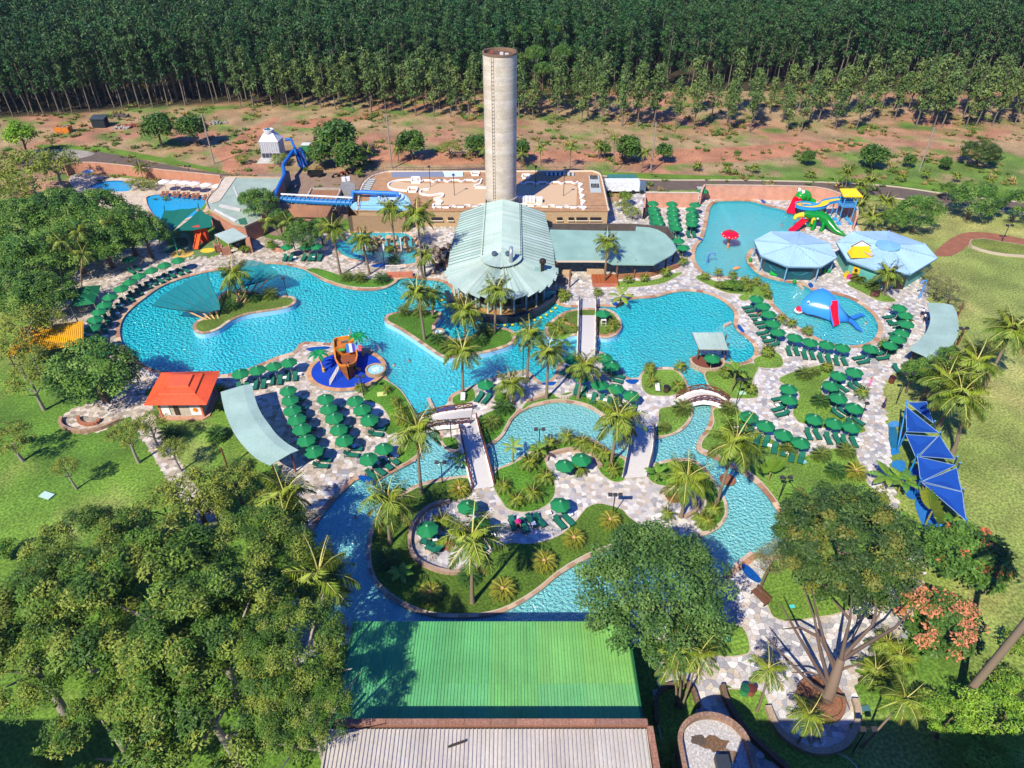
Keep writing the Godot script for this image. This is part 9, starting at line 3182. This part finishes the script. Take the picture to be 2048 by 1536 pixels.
func standing(skin: Color,top: Color,bottom: Color,hair: Color,stride: float,dress := false) -> ArrayMesh:
	var b := []
	b.append([V3(0,0.95,0),V3(0,1.15,0),0.15,0.13,bottom if not dress else top])
	b.append([V3(0,1.15,0),V3(0,1.36,0),0.13,0.15,top])
	b.append([V3(-0.14,1.4,0),V3(0.14,1.4,0),0.075,0.075,top])
	b.append([V3(0,1.42,0),V3(0,1.52,0.01),0.05,0.05,skin])
	b.append([V3(0,1.6,0.03),V3(0,1.64,0.02),0.085,0.095,skin])
	b.append([V3(0,1.6,0.125),V3(0,1.62,0.11),0.018,0.015,skin])
	b.append([V3(0,1.66,-0.03),V3(0,1.7,0.0),0.095,0.09,hair])
	b.append([V3(0,1.6,-0.07),V3(0,1.46,-0.08),0.07,0.04,hair])
	for s in [-1.0,1.0]:
		var fw: float = stride*s
		var kn := V3(0.1*s,0.5,fw*0.5+0.03)
		var an := V3(0.1*s,0.09,fw)
		b.append([V3(0.09*s,0.92,0),kn,0.095,0.06,bottom if not dress else top])
		b.append([kn,an,0.058,0.04,skin])
		b.append([an+V3(0,-0.04,-0.03),an+V3(0,-0.05,0.15),0.04,0.03,Color(0.1,0.08,0.07)])
		var el := V3(0.24*s,1.13,-fw*0.3)
		var wr := V3(0.25*s,0.9,-fw*0.6+0.06)
		b.append([V3(0.18*s,1.38,0),el,0.05,0.04,top if not dress else skin])
		b.append([el,wr,0.038,0.028,skin])
		hand(b,wr,V3(0,-0.95,0.2).normalized(),skin)
	if dress:
		b.append([V3(0,1.0,0),V3(0,0.55,0),0.17,0.24,top])
	return figure(b)

func swimming(skin: Color,top: Color,hair: Color) -> ArrayMesh:
	var b := []
	b.append([V3(0,-0.4,0),V3(0,-0.1,0),0.14,0.14,top])
	b.append([V3(-0.14,0.05,0),V3(0.14,0.05,0),0.08,0.08,skin])
	b.append([V3(0,-0.15,0),V3(0,0.04,0),0.14,0.13,skin])
	b.append([V3(0,0.08,0),V3(0,0.18,0.01),0.05,0.05,skin])
	b.append([V3(0,0.25,0.03),V3(0,0.29,0.02),0.085,0.09,skin])
	b.append([V3(0,0.26,0.12),V3(0,0.27,0.11),0.018,0.015,skin])
	b.append([V3(0,0.31,-0.03),V3(0,0.35,0.0),0.095,0.09,hair])
	for s in [-1.0,1.0]:
		var el := V3(0.32*s,-0.08,0.12)
		var wr := V3(0.4*s,-0.08,0.36)
		b.append([V3(0.18*s,0.04,0),el,0.05,0.04,skin])
		b.append([el,wr,0.038,0.028,skin])
		hand(b,wr,V3(0.2*s,0,0.97).normalized(),skin)
	return figure(b)

func reclining(skin: Color, top: Color, bottom: Color, hair: Color, sit := false) -> ArrayMesh:   # along +x, feet at +x, on a sunbed
	var b := []
	var hip := V3(0,0.52,0)
	var ch := V3(-0.3,0.78,0) if not sit else V3(-0.08,0.98,0)
	var nk := ch+(ch - hip).normalized()*0.17
	b.append([hip,hip.lerp(ch,0.6),0.15,0.125,bottom])
	b.append([hip.lerp(ch,0.55),ch,0.125,0.14,top])
	b.append([ch+V3(0,0.03,-0.15),ch+V3(0,0.03,0.15),0.07,0.07,top])
	b.append([ch,nk,0.06,0.05,skin])
	var hd := nk+(ch - hip).normalized()*0.1+V3(0.03,0.02,0)
	b.append([hd,hd+V3(0,0.03,0),0.085,0.09,skin])
	b.append([hd+V3(0.09,0,0),hd+V3(0.1,0,0),0.018,0.015,skin])
	b.append([hd+V3(-0.05,0.04,0),hd+V3(-0.02,0.08,0),0.09,0.085,hair])
	for s in [-1.0,1.0]:
		var kn := V3(0.42,0.56+(0.14 if s > 0 else 0.0),0.11*s)
		var an := V3(0.84,0.47,0.11*s)
		b.append([hip+V3(0.04,0,0.09*s),kn,0.09,0.058,bottom if sit else skin])
		b.append([kn,an,0.056,0.04,skin])
		b.append([an,an+V3(0.06,0.13,0),0.04,0.03,skin])
		var el := ch+V3(0.1,-0.22,0.24*s)
		var wr := hip+V3(0.12,0.06,0.26*s)
		b.append([ch+V3(0,0.02,0.18*s),el,0.048,0.04,skin])
		b.append([el,wr,0.038,0.028,skin])
		hand(b,wr,V3(0.95,-0.2,0).normalized(),skin)
	return figure(b)

func person(label: String,m: ArrayMesh,at: Vector3,turn: float) -> Node3D:
	var t := thing("person",label,"person",at,turn)
	put("body",m,M.plain,t)
	return t

func people() -> void:
	var skin := C(206,150,116)
	var tan_ := C(170,110,80)
	var dark := C(50,36,28)
	var white := C(240,240,238)
	var navy := C(36,40,80)
	person("person in a dark navy dress walking with a bag along the right path",standing(tan_,navy,navy,dark,0.22,true),V3(49.25,0,-73.01),1.2)
	person("person in a pink top standing on the right plaza",standing(skin,C(236,110,176),C(240,140,190),dark,0.08),V3(49.2,0,-77.57),0.4)
	person("person in a white shirt standing by the right curved roof, left of two",standing(tan_,white,C(30,34,50),dark,0.05),V3(64.79,0,-95.97),2.0)
	person("person in a white shirt standing by the right curved roof, right of two",standing(tan_,white,C(30,34,50),dark,0.1),V3(64.44,0,-94.35),-1.0)
	person("person in a red top under the blue shade sails",standing(skin,C(226,50,90),C(60,60,70),dark,0.1),V3(48.95,0,-66.67),0.0)
	var k := 0
	for f in [[V3(-17.05,-0.24,-83.19),0.5],[V3(-14.94,-0.24,-84.31),1.0],[V3(-17.52,-0.24,-54.09),3.0],[V3(53.11,-0.15,-130.26),0.2],[V3(55.51,-0.15,-94.44),1.4]]:
		person(["person with bare back swimming beside the blue ship deck","person with dark hair swimming in the middle of the main pool","person swimming in the river's left bend","person swimming in the slide pool","child like swimmer in the round whale pool"][k],swimming(skin if k % 2 == 0 else tan_,[C(60,60,90),dark,dark,C(220,90,110),C(230,230,240)][k],dark),f[0],f[1])
		k += 1
	person("person in a dark swimsuit lying on a towel covered lounger by the river steps",reclining(skin,dark,dark,dark),V3(-15.04,0,-63.48)+V3(0,-0.08,0),-0.7)
	person("person sitting on a lounger with white towel left of the kids pool",reclining(skin,C(206,80,60),C(60,40,40),dark,true),V3(39.17,0,-95.97)+V3(0,-0.08,0),2.6)
	person("person sitting in the shade on the west poolside row",reclining(tan_,C(214,110,120),navy,dark,true),V3(-64.29,0,-105.85)+V3(0,-0.08,0),-0.6)
	person("person with white towel sitting by the first parasol right of the kids pool",reclining(skin,white,C(120,120,130),dark,true),V3(60.72,0,-97.78)+V3(0,-0.08,0),2.8)
	var h := person("person with a bright pink sunhat sitting on the island sunbed strip",reclining(skin,dark,dark,dark,true),V3(0.66,0,-52.28)+V3(0,-0.08,0),-1.4)
	var hb := nb(C(240,40,140))
	hb.lathe(V3(-0.02,1.36,0),A2([V2(0.34,-0.02),V2(0.16,0.02),V2(0.13,0.13),V2(0,0.15)]),14)
	part("sunhat",hb,M.cloth,h)
	# towels on the loungers
	k = 0
	for f in [[V3(-17.11,0,-61.91),0.7],[V3(-16.46,0,-62.34),0.7],[V3(-15.47,0,-63.04),0.7],[V3(-19.88,0,-65.28),0.1],[V3(39.4,0,-95.08),2.8],[V3(39.35,0,-97.78),2.8]]:
		var t := thing("towel",["white towel on the nearer lounger by the river steps","white towel on the second lounger by the river steps","white towel on the third lounger by the river steps","white towel on the last lounger of the middle plaza column","white towel on a lounger left of the kids pool, nearer","white towel on a lounger left of the kids pool, farther"][k],"towel",f[0]+V3(0,0.44,0),-f[1])
		var b := nb(C(248,248,246))
		for i in 6:
			for j in 3:
				var y := func(a: int,c: int) -> float: return 0.03*sin(a*1.7+c*2.3)
				b.q(V3(-0.5+i*0.17,y.call(i,j),-0.3+j*0.2),V3(-0.33+i*0.17,y.call(i+1,j),-0.3+j*0.2),V3(-0.33+i*0.17,y.call(i+1,j+1),-0.1+j*0.2),V3(-0.5+i*0.17,y.call(i,j+1),-0.1+j*0.2),UP)
		part("cloth",b,M.cloth,t)
		k += 1
	for p in [parasol0,lounger0,table0]:
		remove_child(p)
		p.free()
